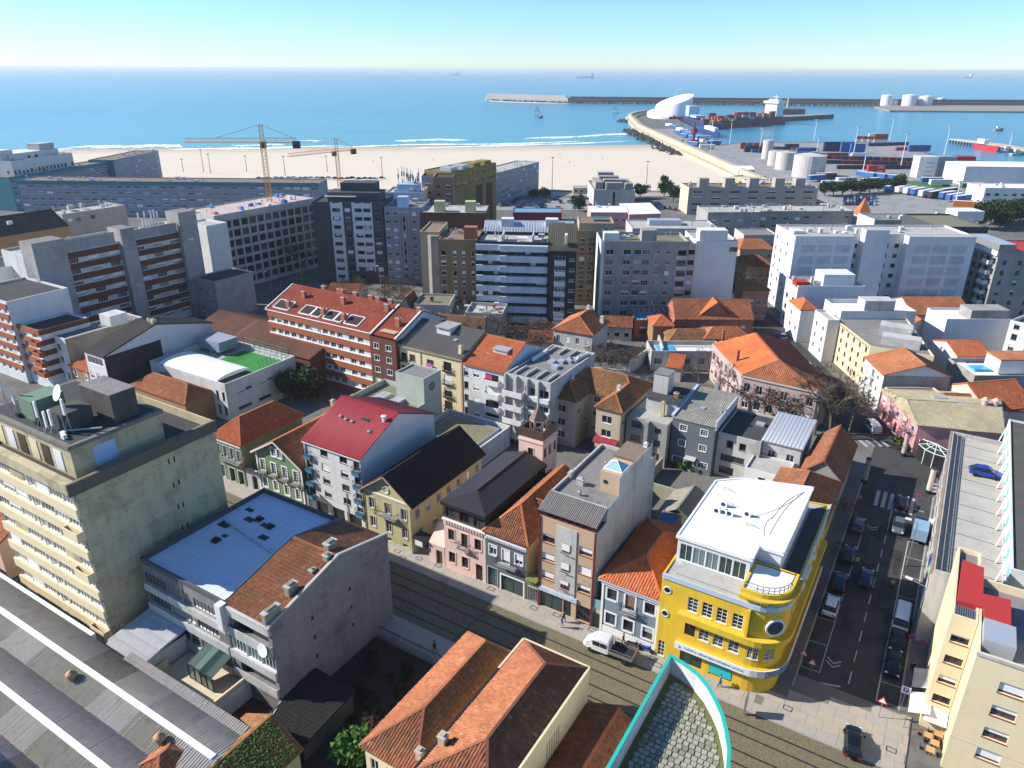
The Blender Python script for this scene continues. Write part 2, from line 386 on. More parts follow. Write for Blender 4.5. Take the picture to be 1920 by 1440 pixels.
def tile_arr(slopes, pitch=.3, ln=.45, hgt=.09, gap=0.):
    lf = .05 if ln < .7 else .006
    """barrel tiles laid on slope polygons; returns verts, quads, uv"""
    V = []; Fq = []; U = []; base = 0
    for poly in slopes:
        Q = np.array([tuple(p) for p in poly], float); n = np.zeros(3)
        for i in range(len(Q)): n += np.cross(Q[i] - Q[0], Q[(i + 1) % len(Q)] - Q[0])
        n /= np.linalg.norm(n)
        if n[2] < 0: n = -n
        s = np.array([0, 0, 1.]) - n * n[2]
        if np.linalg.norm(s) < 1e-3: continue
        s /= np.linalg.norm(s); e = np.cross(s, n)
        q = np.stack([(Q - Q[0]) @ e, (Q - Q[0]) @ s], 1)
        lo = q.min(0); hi = q.max(0)
        lns = min(ln, hi[1] - lo[1]); cx = np.arange(lo[0] + pitch / 2, hi[0], pitch); cy = np.arange(lo[1] + lns / 2, hi[1], lns)
        if len(cx) == 0 or len(cy) == 0: continue
        X, Y = np.meshgrid(cx, cy); X = X.ravel(); Y = Y.ravel(); ins = np.zeros(len(X), bool)
        for i in range(len(q)):
            x1, y1 = q[i]; x2, y2 = q[(i + 1) % len(q)]
            c = (y1 > Y) != (y2 > Y)
            with np.errstate(divide='ignore', invalid='ignore'): xi = (x2 - x1) * (Y - y1) / (y2 - y1) + x1
            ins ^= c & (X < xi)
        X = X[ins]; Y = Y[ins]; k = len(X)
        if not k: continue
        X = X + RNG.normal(0, .012, k); jz = RNG.normal(0, .008, k)
        prof = [(-.5, 0), (-.26, 1), (.26, 1), (.5, 0)]
        vv = np.zeros((k, 8, 3))
        for a, (px_, hz) in enumerate(prof):
            for b, (dy, lift) in enumerate(((-lns / 2 - .03, lf), (lns / 2, .0))):
                h = hz * hgt + lift + jz + .01
                vv[:, a + 4 * b] = Q[0] + np.outer(X + px_ * (pitch - gap), e) + np.outer(Y + dy, s) + np.outer(h, n)
        V.append(vv.reshape(-1, 3))
        fq = np.array([(0, 1, 5, 4), (1, 2, 6, 5), (2, 3, 7, 6), (3, 2, 1, 0)])
        Fq.append((fq[None] + (base + 8 * np.arange(k))[:, None, None]).reshape(-1, 4)); base += 8 * k
        U.append(np.repeat(RNG.random((k, 2)), 16, 0))
    if not V: return None
    return np.concatenate(V), np.concatenate(Fq), np.concatenate(U)
def arr_mesh(name, V, Fq, U, mats):
    me = bpy.data.meshes.new(name); nq = len(Fq)
    me.vertices.add(len(V)); me.vertices.foreach_set('co', np.ascontiguousarray(V, np.float32).ravel())
    k = Fq.shape[1]
    me.loops.add(nq * k); me.loops.foreach_set('vertex_index', Fq.astype(np.int32).ravel())
    me.polygons.add(nq); me.polygons.foreach_set('loop_start', np.arange(0, nq * k, k, dtype=np.int32))
    if U is not None:
        l = me.uv_layers.new(name='UVMap'); l.data.foreach_set('uv', U.astype(np.float32).ravel())
    for m in (mats if isinstance(mats, (list, tuple)) else [mats]): me.materials.append(m)
    me.update(calc_edges=True); return me
def roof_cover(parent, slopes, mat, ridges=(), pitch=.3, ln=.45, hgt=.09, name='roof', thick=.14, tiles=True, ridge_mat=None, kindname='roof_tile'):
    """solid roof slab per slope + laid tiles + ridge caps"""
    m = MB()
    for sl in slopes:
        sl = [Vector(p) for p in sl]
        m.face(sl, 0, (.5, .5))
        low = [p - Vector((0, 0, thick)) for p in sl]; m.face(list(reversed(low)), 0, (.4, .5))
        for i in range(len(sl)):
            j = (i + 1) % len(sl); m.face([low[i], low[j], sl[j], sl[i]], 0, (.3, .5))
    r = m.build(name, mat, parent); o0 = ORG[parent.name]
    if tiles:
        t = tile_arr(slopes, pitch, ln, hgt)
        if t is not None:
            me = arr_mesh(kindname, t[0] - np.array(o0), t[1], t[2], mat); o = bpy.data.objects.new(kindname, me); COL.objects.link(o); o.parent = r; o['kind'] = 'stuff'
    if ridges:
        m = MB()
        for a, b in ridges: m.beam(Vector(a) + Vector((0, 0, .07)), Vector(b) + Vector((0, 0, .07)), .28, .16)
        m.build('ridge_cap', ridge_mat or mat, r)
    return r
def bld(name, label, A, B, dep, h, wallm, fac=None, roof=None, zb=0., ang='grid', cat='building', group=None, mats=None, wallname='wall', xt=None):
    """A, B: image rays to the front eave corners at height h; dep: depth in metres or ray to a point on the rear edge"""
    b = Bld(); a3 = A if isinstance(A, Vector) else P(*A, h); b3 = B if isinstance(B, Vector) else P(*B, h)
    if ang == 'grid': b.a = GA
    elif ang is None: b.a = math.atan2(b3.y - a3.y, b3.x - a3.x)
    else: b.a = math.radians(ang)
    b.du = Vector((math.cos(b.a), math.sin(b.a))); b.dv = Vector((-b.du.y, b.du.x))
    a2 = Vector((a3.x, a3.y)); ln = (Vector((b3.x, b3.y)) - a2).dot(b.du)
    if not isinstance(dep, (int, float)): c = dep if isinstance(dep, Vector) else P(*dep, h); dep = (Vector((c.x, c.y)) - a2).dot(b.dv)
    b.W = ln; b.D = dep; b.h = h; b.zb = zb
    b.p = [a2, a2 + b.du * ln, a2 + b.du * ln + b.dv * dep, a2 + b.dv * dep]
    return finish(b, name, label, wallm, fac, roof, cat, group, xt)
def polyb(name, label, pts, h, wallm, fac=None, roof=None, zb=0., cat='building', group=None, xt=None):
    b = Bld(); q = [p if isinstance(p, Vector) else P(*p, h) for p in pts]; b.p = [Vector((p.x, p.y)) for p in q]
    d = b.p[1] - b.p[0]; b.a = math.atan2(d.y, d.x); b.du = d.normalized(); b.dv = Vector((-b.du.y, b.du.x)); b.W = d.length; b.D = max((p - b.p[0]).dot(b.dv) for p in b.p); b.h = h; b.zb = zb
    return finish(b, name, label, wallm, fac, roof, cat, group, xt)
def finish(b, name, label, wallm, fac, roof, cat, group, xt=None):
    c = sum(b.p, Vector((0, 0))) / len(b.p); b.o = Vector((c.x, c.y, b.zb)); h = b.h; zb = b.zb
    b.t = empty(name, label, cat, b.o, group)
    holes = {i: [] for i in range(len(b.p))}; wins = []
    for i, items in (fac or {}).items():
        Lw = b.len(i)
        for g in items:
            us = [Lw * (g['u0'] + (g['u1'] - g['u0']) * (k + .5) / g['n']) for k in range(g['n'])] if isinstance(g['n'], int) else [Lw * u for u in g['n']]
            zs = [zb + g['z0'] + g['dz'] * k for k in range(g['m'])] if isinstance(g['m'], int) else [zb + z for z in g['m']]
            for z in zs:
                for u in us:
                    if g['skip'] and random.random() < g['skip']: continue
                    w_ = g['w']; hh = g['h']
                    u0, u1, z0_, z1_ = u - w_ / 2, u + w_ / 2, z, z + hh
                    if u0 < .05 or u1 > Lw - .05 or z1_ > h - .05 or z0_ < zb + .02: continue
                    if any(u0 < q[1] and u1 > q[0] and z0_ < q[3] and z1_ > q[2] for q in holes[i]): continue
                    holes[i].append((u0, u1, z0_, z1_, STY[g['st']][4])); wins.append((i, u, z, g))
    m = MB(); n = len(b.p)
    for i in range(n): wall_face(m, b.p[i], b.p[(i + 1) % n], zb, h, holes[i])
    kind = roof[0] if roof else None
    if kind == 'gable' and len(b.p) == 4:
        rise, ax, rf = roof[1], roof[2], (roof[4] if len(roof) > 4 else .5)
        if ax == 'x':
            for i, f in ((1, rf), (3, 1 - rf)):
                a, c2 = b.edge(i); q = a.lerp(c2, f); m.face([(a.x, a.y, h), (c2.x, c2.y, h), (q.x, q.y, h + rise)])
        else:
            for i, f in ((0, rf), (2, 1 - rf)):
                a, c2 = b.edge(i); q = a.lerp(c2, f); m.face([(a.x, a.y, h), (c2.x, c2.y, h), (q.x, q.y, h + rise)])
    if kind == 'shed':
        rise = roof[1]; A, B_, C, D_ = b.p
        m.face([(B_.x, B_.y, h), (C.x, C.y, h), (C.x, C.y, h + rise)]); m.face([(D_.x, D_.y, h), (A.x, A.y, h), (D_.x, D_.y, h + rise)])
        m.face([(C.x, C.y, h), (D_.x, D_.y, h), (D_.x, D_.y, h + rise), (C.x, C.y, h + rise)])
    if kind == 'flat':
        ph = roof[1]; k = .22; ip = inset(b.p, k)
        for i in range(n):
            a, c2, d2, e2 = b.p[i], b.p[(i + 1) % n], ip[(i + 1) % n], ip[i]
            m.face([(a.x, a.y, h), (c2.x, c2.y, h), (d2.x, d2.y, h), (e2.x, e2.y, h)])
            m.face([(e2.x, e2.y, h), (d2.x, d2.y, h), (d2.x, d2.y, h - ph), (e2.x, e2.y, h - ph)])
    b.wall = m.build('wall', wallm, b.t)
    if kind == 'flat':
        r = MB(); r.face([(p.x, p.y, h - ph) for p in ip]); b.roof = r.build('roof', roof[2], b.t)
    elif kind in ('gable', 'hip', 'shed'): b.roof = pitched(b, roof)
    for i, u, z, g in wins:
        window(b.t, b.mat(i, u, z), g['w'], g['h'], g['st'], g['blind'], g['sur'], g['bmat'], g['name'])
    return b
def inset(p, k):
    n = len(p); out = []
    for i in range(n):
        a, b, c = p[i - 1], p[i], p[(i + 1) % n]; d1 = (b - a).normalized(); d2 = (c - b).normalized()
        n1 = Vector((-d1.y, d1.x)); n2 = Vector((-d2.y, d2.x)); s = n1 + n2; den = max(.3, 1 + n1.dot(n2)); out.append(b + s * (k / den))
    return out
def pitched(b, roof):
    kind, rise = roof[0], roof[1]; mat = roof[3]; opt = roof[5] if len(roof) > 5 else {}
    W, D, h = b.W, b.D, b.h; o = opt.get('over', .3); z0 = h + .12; kw = {k: v for k, v in opt.items() if k in ('pitch', 'ln', 'hgt', 'tiles', 'ridge_mat')}
    L = b.L
    if kind == 'gable':
        ax = roof[2]; rf = roof[4] if len(roof) > 4 else .5
        if ax == 'x':
            v = D * rf; zr = z0 + rise; ze = z0 - rise * o / max(.5, v); zf = z0 - rise * o / max(.5, D - v); e = o * .4
            sl = [[L(-e, -o, ze), L(W + e, -o, ze), L(W + e, v, zr), L(-e, v, zr)], [L(W + e, D + o, zf), L(-e, D + o, zf), L(-e, v, zr), L(W + e, v, zr)]]
            rg = [(L(-e, v, zr), L(W + e, v, zr))]
        else:
            u = W * rf; zr = z0 + rise; ze = z0 - rise * o / max(.5, u); zf = z0 - rise * o / max(.5, W - u)
            sl = [[L(-o, D + o, ze), L(-o, -o, ze), L(u, -o, zr), L(u, D + o, zr)], [L(W + o, -o, zf), L(W + o, D + o, zf), L(u, D + o, zr), L(u, -o, zr)]]
            rg = [(L(u, -o, zr), L(u, D + o, zr))]
    elif kind == 'hip':
        ax = roof[2]; ins = roof[4] if len(roof) > 4 and roof[4] else min(W, D) / 2
        i0, i1 = ins if isinstance(ins, tuple) else (ins, ins)
        a, b_, c, d = L(-o, -o, z0), L(W + o, -o, z0), L(W + o, D + o, z0), L(-o, D + o, z0); zr = z0 + rise
        if ax == 'x':
            r1, r2 = L(i0, D / 2, zr), L(W - i1, D / 2, zr); sl = [[a, b_, r2, r1], [b_, c, r2], [c, d, r1, r2], [d, a, r1]]
            rg = [(r1, r2), (a, r1), (d, r1), (b_, r2), (c, r2)]
        else:
            r1, r2 = L(W / 2, i0, zr), L(W / 2, D - i1, zr); sl = [[a, b_, r1], [b_, c, r2, r1], [c, d, r2], [d, a, r1, r2]]
            rg = [(r1, r2), (a, r1), (b_, r1), (c, r2), (d, r2)]
            if i1 == 0: rg = rg[:3]
            if i0 == 0: rg = [rg[0]] + rg[3:]
    else:
        zr = z0 + rise; sl = [[L(-o, -o, z0 - rise * o / D), L(W + o, -o, z0 - rise * o / D), L(W + o, D + o, zr), L(-o, D + o, zr)]]; rg = []
    sl = [s_ for s_ in sl if len(s_) > 2 and poly_area(s_) > .05]
    return roof_cover(b.t, sl, mat, rg, **kw)
def poly_area(p):
    s = Vector((0, 0, 0))
    for i in range(1, len(p) - 1): s += (p[i] - p[0]).cross(p[i + 1] - p[0])
    return s.length / 2
TX = {}
def text_mesh(s, size, mat, depth=.01):
    k = (s, size, mat.name)
    if k not in TX:
        c = bpy.data.curves.new('lettering', 'FONT'); c.body = s; c.size = size; c.align_x = 'CENTER'; c.align_y = 'CENTER'; c.extrude = depth
        o = bpy.data.objects.new('lettering_source', c); COL.objects.link(o)
        bpy.context.view_layer.update()
        me = bpy.data.meshes.new_from_object(o.evaluated_get(bpy.context.evaluated_depsgraph_get())); me.name = 'lettering'
        me.materials.clear(); me.materials.append(mat)
        bpy.data.objects.remove(o); bpy.data.curves.remove(c); TX[k] = me
    return TX[k]
def lettering(parent, s, size, mat, loc, d, up=Vector((0, 0, 1)), name='lettering'):
    """text facing along the normal d x up; loc world, d = reading direction"""
    d = d.normalized(); n = d.cross(up).normalized(); me = text_mesh(s, size, mat)
    q = Vector(loc) - ORG[parent.name]
    M = Matrix(((d.x, up.x, n.x, q.x), (d.y, up.y, n.y, q.y), (d.z, up.z, n.z, q.z), (0, 0, 0, 1)))
    return place(name, me, parent, M)
def cyl_ring(c, r, n=24, a0=0): return [Vector((c.x + r * math.cos(a0 + 2 * math.pi * i / n), c.y + r * math.sin(a0 + 2 * math.pi * i / n))) for i in range(n)]
U = Vector((math.cos(GA), math.sin(GA), 0)); V_ = Vector((-math.sin(GA), math.cos(GA), 0)); Z = Vector((0, 0, 1))
# ================================================================ SETTING: ground, sea, beach, streets
KS=64/58
def W(u,v,z=0.):return U*(u*KS)+V_*(v*KS)+Z*z
def sheet(name,pts,mat,z=None,kind='structure',parent=None,skirt=0):
 m=MB();q=[Vector((p[0],p[1],(p[2]if len(p)>2 else 0)if z is None else z))for p in pts]
 m.face(q)
 if skirt:
  for i in range(len(q)):
   a,b=q[i],q[(i+1)%len(q)];m.face([a-Z*skirt,b-Z*skirt,b,a])
 o=m.build(name,mat,parent)
 if kind and parent is None:o['kind']=kind
 return o
def asphalt(name,col=(.05,.05,.052)):
 g=N(name);c=g.mix(g.noise(.4,detail=6,rough=.7),sc(col,.75),sc(col,1.3));c=g.mix(g.ramp(g.noise(14,detail=2),[(.45,0),(.7,.35)]),c,sc(col,2.0))
 f=g.ramp(g.noise(.16,detail=5,rough=.7),[(.5,0),(.56,.5)]);c=g.mix(f,c,sc(col,.6));g.bump(g.noise(40,detail=2),.2,.01)
 return g.out(c,.9,0,.2)
M_ASPH=asphalt('asphalt');M_GROUND=asphalt('worn_city_ground',(.13,.125,.115));M_QUAY=asphalt('quay_concrete',(.24,.24,.235))
g=N('sea_water');sx=g.n('SeparateXYZ');g.l(g.P(),sx.inputs[0])
n1=g.noise(1.0,stretch=(.004,.02,1),detail=6,rough=.65)
c=g.mix(g.ramp(n1,[(.3,0),(.7,1)]),(.01,.16,.25),(.03,.25,.34))
mr=g.n('MapRange');mr.inputs['From Min'].default_value=660;mr.inputs['From Max'].default_value=1250;g.l(sx.outputs['Y'],mr.inputs[0])
sh=g.math('SUBTRACT',1.0,mr.outputs[0]);sh=g.math('MULTIPLY',sh,.65)
mx=g.n('MapRange');mx.inputs['From Min'].default_value=200;mx.inputs['From Max'].default_value=60;g.l(sx.outputs['X'],mx.inputs[0])
sh=g.math('MULTIPLY',sh,mx.outputs[0])
c=g.mix(sh,c,(.08,.33,.37))
nb=g.math('ADD',g.noise(1.0,stretch=(.03,.09,1),detail=5,rough=.6),g.math('MULTIPLY',g.noise(1.0,stretch=(.25,.5,1),detail=4),.35))
g.bump(nb,.55,1.6)
M_SEA=g.out(c,.22,0,.5)
g=N('beach_sand');sx=g.n('SeparateXYZ');g.l(g.P(),sx.inputs[0])
c=g.mix(g.noise(.02,detail=6,rough=.7),(.56,.48,.37),(.66,.58,.46));c=g.mix(g.ramp(g.noise(.6,detail=5),[(.5,0),(.75,.4)]),c,(.5,.41,.32))
wet=g.n('MapRange');wet.inputs['From Min'].default_value=-1.15;wet.inputs['From Max'].default_value=-1.6;g.l(sx.outputs['Z'],wet.inputs[0])
c=g.mix(wet.outputs[0],c,(.33,.26,.2));g.bump(g.noise(.25,detail=6),.5,.3)
M_SAND=g.out(c,.9,0,.2)
M_FOAM=plain('sea_foam',(.8,.83,.84),.8,var=.05)
M_STONE=plain('pale_paving_stone',(.33,.3,.26),.85,var=.16,scale=.8);M_STONE2=plain('buff_paving_stone',(.36,.31,.245),.85,var=.14,scale=1.3)
M_JOINT=plain('dark_joint_bed',(.16,.15,.13),.9);M_KERB=plain('granite_kerb',(.3,.29,.27),.8,var=.15)
g=N('tram_cobbles');vo=g.n('TexVoronoi');vo.feature='DISTANCE_TO_EDGE';vo.inputs['Scale'].default_value=5;g.l(g.P(),vo.inputs['Vector'])
c=g.mix(g.noise(2.5,detail=5),(.15,.125,.075),(.25,.21,.13));c=g.mix(g.ramp(g.noise(.3,detail=5),[(.5,0),(.7,.5)]),c,(.16,.17,.08))
c=g.mix(g.ramp(vo.outputs[0],[(.0,.75),(.12,0)]),c,(.05,.045,.035));g.bump(g.ramp(vo.outputs[0],[(0,0),(.15,1)]),.6,.04)
M_COB=g.out(c,.9,0,.2)
M_RAIL=plain('tram_rail_steel',(.09,.085,.08),.4,.7);M_PAINT=plain('worn_road_paint',(.36,.36,.35),.8,var=.5,scale=4)
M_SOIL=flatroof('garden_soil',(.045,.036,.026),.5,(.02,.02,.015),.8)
sheet('sea',[(-40000,-600),(40000,-600),(40000,60000),(-40000,60000)],M_SEA,-1.5)
quay=[P(1920,306),P(1823,300),P(1770,294),P(1735,285),P(1690,266),P(1560,266),P(1395,266),P(1347,271),P(1310,256),P(1284,236),P(1270,222),P(1232,214),P(1190,219),P(1180,226)]
mole_x=148.0
ground_pts=[(-900,-400),(1500,-400),(1500,quay[0].y)]+[(p.x,p.y)for p in quay]+[(mole_x,905),(mole_x,432),(-900,432)]
sheet('ground',ground_pts,M_GROUND,0.0,skirt=3)
m=MB();xs=np.linspace(-900,150,40)
rows=[(432,-.35),(485,-.5),(574,-.9),(640,-1.2),(684,-1.45),(728,-1.9),(840,-3)]
for i in range(len(xs)-1):
 for(y0,z0),(y1,z1)in zip(rows[:-1],rows[1:]):
  def yy(x,y):return y if y<440 else y+(x+200)*.12*(y-432)/255
  m.face([(xs[i],yy(xs[i],y0),z0),(xs[i+1],yy(xs[i+1],y0),z0),(xs[i+1],yy(xs[i+1],y1),z1),(xs[i],yy(xs[i],y1),z1)])
struct(m.build('beach',M_SAND))
def foam(name,pts,wd,label,amp=.6,h=.5,seed=0):
 r=np.random.default_rng(seed);m=MB();P3=[P(px,py,-1.5)for px,py in pts];n=140
 cum=[0]
 for a,b in zip(P3[:-1],P3[1:]):cum.append(cum[-1]+(b-a).length)
 ph=r.random(8)*6.28;prev=None
 for i in range(n+1):
  s=cum[-1]*i/n;k=max(j for j in range(len(cum))if cum[j]<=s+1e-6);k=min(k,len(P3)-2)
  p=P3[k].lerp(P3[k+1],(s-cum[k])/(cum[k+1]-cum[k]));t=i/n
  e=min(1,6*t,6*(1-t));f=sum(math.sin(t*w_*22+q)*.5**(j*.4)for j,(w_,q)in enumerate(zip((1,2.3,4.1,7.7,13,21),ph)))
  wv=max(.02,wd*e*(1+amp*f*.4+r.normal(0,.12)));off=amp*wd*.5*math.sin(t*9+ph[0])
  row=[Vector((p.x,p.y+off-wv/2,-1.46)),Vector((p.x,p.y+off,-1.44+h*e)),Vector((p.x,p.y+off+wv/2,-1.46))]
  if prev:
   for a in(0,1):m.face([prev[a],row[a],row[a+1],prev[a+1]])
  prev=row
 o=m.build(name,M_FOAM,kind='stuff');o['label']=label;o['category']='surf'
 return o
for i,(pts,wd,lab,h)in enumerate([([(552,265),(612,264)],7,'short white breaking wave left of the construction cranes',.8),([(738,264),(884,262)],8,'long white breaking wave off the middle of the beach',1.0),([(980,260),(1090,256),(1196,250)],8,'white breaker running up to the harbour mole',.9),([(120,277),(260,273),(345,276)],16,'wide band of surf by the left end of the beach',.4),([(300,281),(420,279),(520,276),(650,274)],9,'outer line of wash behind the tower crane',.3),([(600,277),(760,272),(960,269),(1100,265)],7,'thin wash line along the central beach',.2),([(130,292),(330,290),(560,288),(800,283)],8,'foam edge at the waterline of the left beach',.1),([(700,279),(960,273),(1190,264)],6,'foam edge at the waterline of the right beach',.1),([(430,273),(540,271)],8,'short foam patch off the left beach',.3),([(0,284),(130,280)],14,'surf behind the white hotel',.3),([(905,187),(925,190),(1010,193),(1075,194)],6,'foam along the foot of the outer breakwater',.6)]):
 foam('surf_foam',pts,wd*1.5,lab,seed=i,h=h)
 # ---- tram street (U along the street, V across)
T0,T1,K0,K1=-110,60,50.4,58.0
sheet('tram_road',[W(T0,K0,.01),W(T1,K0,.01),W(T1,K1,.01),W(T0,K1,.01)],M_COB)
tr=bpy.data.objects['tram_road']
for vv in(51.5,52.95,54.9,56.35):
 m=MB();m.beam(W(T0,vv,.03),W(T1,vv,.03),.09,.07);m.beam(W(T0,vv+.1,.025),W(T1,vv+.1,.025),.05,.05);m.build('rail',M_RAIL,tr)
for uu in(-38.5,-12):
 m=MB();m.beam(W(uu,K0+.3,.02),W(uu+.5,K1-.3,.02),.22,.05);m.build('drain_channel',M_RAIL,tr)
def kerb(name,pts,wd=.22,ht=.12,parent=None):
 m=MB()
 for a,b in zip(pts[:-1],pts[1:]):m.beam(Vector(a)+Z*(ht/2),Vector(b)+Z*(ht/2),wd,ht)
 o=m.build(name,M_KERB,parent)
 if parent is None:struct(o)
 return o
def paving(name,u0,u1,v0,v1,z,su,sv,seed,top=300,focus=None,clip=None):
 """stone slabs with recessed joints; the largest in view are single objects, the rest one sheet of slabs"""
 bed=sheet(name,[W(u0,v0),W(u1,v0),W(u1,v1),W(u0,v1)],M_JOINT,None);bed.location.z+=z
 r=random.Random(seed);cells=[];v=v0;row=0
 while v<v1-.1:
  sv_=min(sv,v1-v);u=u0+(row%2)*su*.5
  while u<u1-.1:
   w_=su*r.choice((.75,1,1,1.25));w_=min(w_,u1-u)
   if clip is None or clip(u+w_/2,v+sv_/2):cells.append((u,v,w_,sv_))
   u+=w_
  v+=sv_;row+=1
 fu,fv=focus or((u0+u1)/2,(v0+v1)/2)
 cells.sort(key=lambda c:(c[0]-fu)**2+(c[1]-fv)**2)
 cache={};rest=MB()
 for k,(u,v,w_,s_)in enumerate(cells):
  j=.025;key=(round(w_,2),round(s_,2),r.random()<.35);zz=z+.03+r.uniform(-.004,.004)
  if k<top:
   if key not in cache:
    mm=MB();mm.box(Vector((0,0,0)),w_*KS-j,s_*KS-j,.03,GA);me=bpy.data.meshes.new('paving_slab');me.from_pydata(mm.v,[],mm.f);me.materials.append(M_STONE2 if key[2]else M_STONE);cache[key]=me
   q=W(u+w_/2,v+s_/2,zz-.03-z);place('paving_slab',cache[key],bed,Matrix.Translation(q))
  else:
   rest.box(W(u+w_/2,v+s_/2,zz-.03),w_*KS-j,s_*KS-j,.03,GA,1 if key[2]else 0)
 if rest.f:
  o=rest.build('paving_slab',[M_STONE,M_STONE2],None,'stuff');o.parent=bed;o.location.z-=z
 return bed
paving('pavement',-92,-8.0,K1+.2,62.6,.1,1.5,1.05,3,focus=(-28,60))
paving('plaza_pavement',-8.0,5.6,K1+.2,65.6,.1,1.5,1.2,4,focus=(0,60),clip=lambda u,v:v<61.8+(u+8)*.29)
bpy.data.objects['plaza_pavement'].location.z-=0
paving('near_pavement',-60,-5,47.2,K0-.2,.1,1.6,1.05,5,focus=(-40,49))
kerb('kerb',[W(T0,K1+.1),W(T1,K1+.1)]);kerb('kerb',[W(T0,K0-.1),W(-5,K0-.1)])
for i,px in enumerate([(745,1033),(755,1046),(786,1047),(822,1060),(833,1088),(921,1104),(1001,1140),(1044,1153),(1110,1181),(1477,1328),(1671,1406),(1225,1235),(1233,1247)]):
 q=P(*px,.13);m=MB()
 for a,b in(((-.45,-.3),(.45,-.3)),((.45,-.3),(.45,.3)),((.45,.3),(-.45,.3)),((-.45,.3),(-.45,-.3))):m.beam(q+U*a[0]+V_*a[1]+Z*.01,q+U*b[0]+V_*b[1]+Z*.01,.07,.03)
 o=m.build('access_cover_frame',M_RAIL,None,loc=q);tag(o,'thin dark square access cover frame set in the pale pavement','access cover','access covers in the tram street pavement')
 # ---- side street, asphalt, with parking lanes and markings
sheet('side_street',[W(-5.2,63.5,.02),W(4.4,66,.02),W(4.4,128,.02),W(-5.2,128,.02)],M_ASPH)
ss=bpy.data.objects['side_street']
M_SPAV=plain('dark_paving',(.13,.125,.12),.9,var=.2,scale=1.5)
sheet('side_pavement',[W(-8.5,62.5,.13),W(-5.2,63.5,.13),W(-5.2,118,.13),W(-8.5,118,.13)],M_SPAV,skirt=.13);sheet('side_pavement',[W(4.4,66,.13),W(6.2,66.3,.13),W(6.2,112,.13),W(4.4,112,.13)],M_SPAV,skirt=.13)
kerb('kerb',[W(-5.2,63.5),W(-5.2,118)],.2,.14);kerb('kerb',[W(4.4,66),W(4.4,112)],.2,.14)
sheet('junction_road',[(p.x,p.y,.012)for p in(P(1585,930),P(1760,985),P(1800,900),P(1700,820),P(1610,790),P(1560,850))],asphalt('pale_asphalt',(.14,.135,.13)))
sheet('far_street',[(64,123,.02),(73,123,.02),(74,290,.02),(65,290,.02)],M_ASPH)
def mark(name,a,b,wd=.14,par=None):
 m=MB();a=Vector(a);b=Vector(b);d=(b-a).normalized();n=Vector((-d.y,d.x,0))*(wd/2)
 m.face([a-n+Z*.03,b-n+Z*.03,b+n+Z*.03,a+n+Z*.03]);return m.build(name,M_PAINT,par or ss)
v=67.0
mark('stop_line',W(-5.0,64.9),W(-1.0,66.2),.28)
while v<100:mark('lane_dash',W(-.35,v),W(-.35,v+2.0));v+=3.6
mark('lane_line',W(-.4,101),W(-.4,107.5));mark('lane_line',W(-.4,107.5),W(3.6,107),.22)
mark('parking_line',W(2.35,66.2),W(2.35,98));
for v in(66.3,69.2,79,85,89.5,94,98):mark('parking_line',W(2.4,v),W(4.3,v+.1),.1)
mark('parking_line',W(-3.2,67),W(-3.2,98),.1)
for v in(67,71.5,76,81,86,91):mark('parking_line',W(-5.1,v),W(-3.2,v+.1),.1)
for q0,q1 in(((-2.9,69.3),(-2.2,68.6)),((-2.2,68.6),(-1.5,69.3)),((-2.9,69.9),(-2.2,69.2)),((-2.2,69.2),(-1.5,69.9)),((-2.9,98.9),(-2.2,98.2)),((-2.2,98.2),(-1.5,98.9)),((-2.9,99.5),(-2.2,98.8)),((-2.2,98.8),(-1.5,99.5))):mark('direction_chevron',W(*q0),W(*q1),.16)
for i in range(6):mark('crossing_bar',P(1641+13*i,948+3.5*i),P(1648+13*i,920+3.0*i),.55)
for i in range(4):mark('crossing_bar',P(1612+13*i,826+0*i)+Z*.02,P(1626+13.5*i,838)+Z*.02,.6)
for i in range(3):mark('crossing_bar',P(1742,907+7*i),P(1778,910+7*i),.5)
rp=random.Random(6);M_PATCH=asphalt('patched_asphalt',(.032,.032,.034));M_MAN=plain('manhole_iron',(.05,.045,.04),.6,.5)
for k in range(9):
 u,v,a,b_=rp.uniform(-3,1.5),rp.uniform(68,104),rp.uniform(.5,1.6),rp.uniform(1,5);sheet('road_patch',[W(u,v,.026),W(u+a,v,.026),W(u+a,v+b_,.026),W(u,v+b_,.026)],M_PATCH,parent=ss)
for u,v in((-2,74),(1.2,82),(-1.6,91),(.8,97),(-2.6,104)):m=MB();m.tube(W(u,v,.02),W(u,v,.035),.35,n=14);m.build('manhole_cover',M_MAN,ss)
# ================================================================ NEAR BUILDINGS (street grid in metres: u along the tram street, v across)
def X(u,v,z=0.):return U*u+V_*v+Z*z
def gb(name,label,u0,u1,v0,v1,h,wallm,fac=None,roof=None,zb=0.,cat='house',group=None):
 return bld(name,label,X(u0,v0),X(u1,v0),v1-v0,h,wallm,fac,roof,zb,'grid',cat,group)
def front_window(b,i,u,z,w_,h_,st,out=.14,sur=None,blind=0):return window(b.t,b.mat(i,u,z)@Matrix.Translation((0,-out,0)),w_,h_,st,blind,sur)
def gutter(b,i,z,mat=None,out=.3,wd=.14):
 m=MB();m.beam(b.on(i,-out,z,out),b.on(i,b.len(i)+out,z,out),wd,.14);return m.build('gutter',mat or TRIM_W,b.t)
def cornice(b,i,z,ht=.35,out=.22,mat=None):return b.band(i,-.02,b.len(i)+.02,z,z+ht,out,mat or TRIM_W,'cornice')
def downpipe(b,i,u,z1,mat=None):
 m=MB();m.tube(b.on(i,u,b.zb+.2,.09),b.on(i,u,z1,.09),.06,n=6);return m.build('downpipe',mat or TRIM_D,b.t)
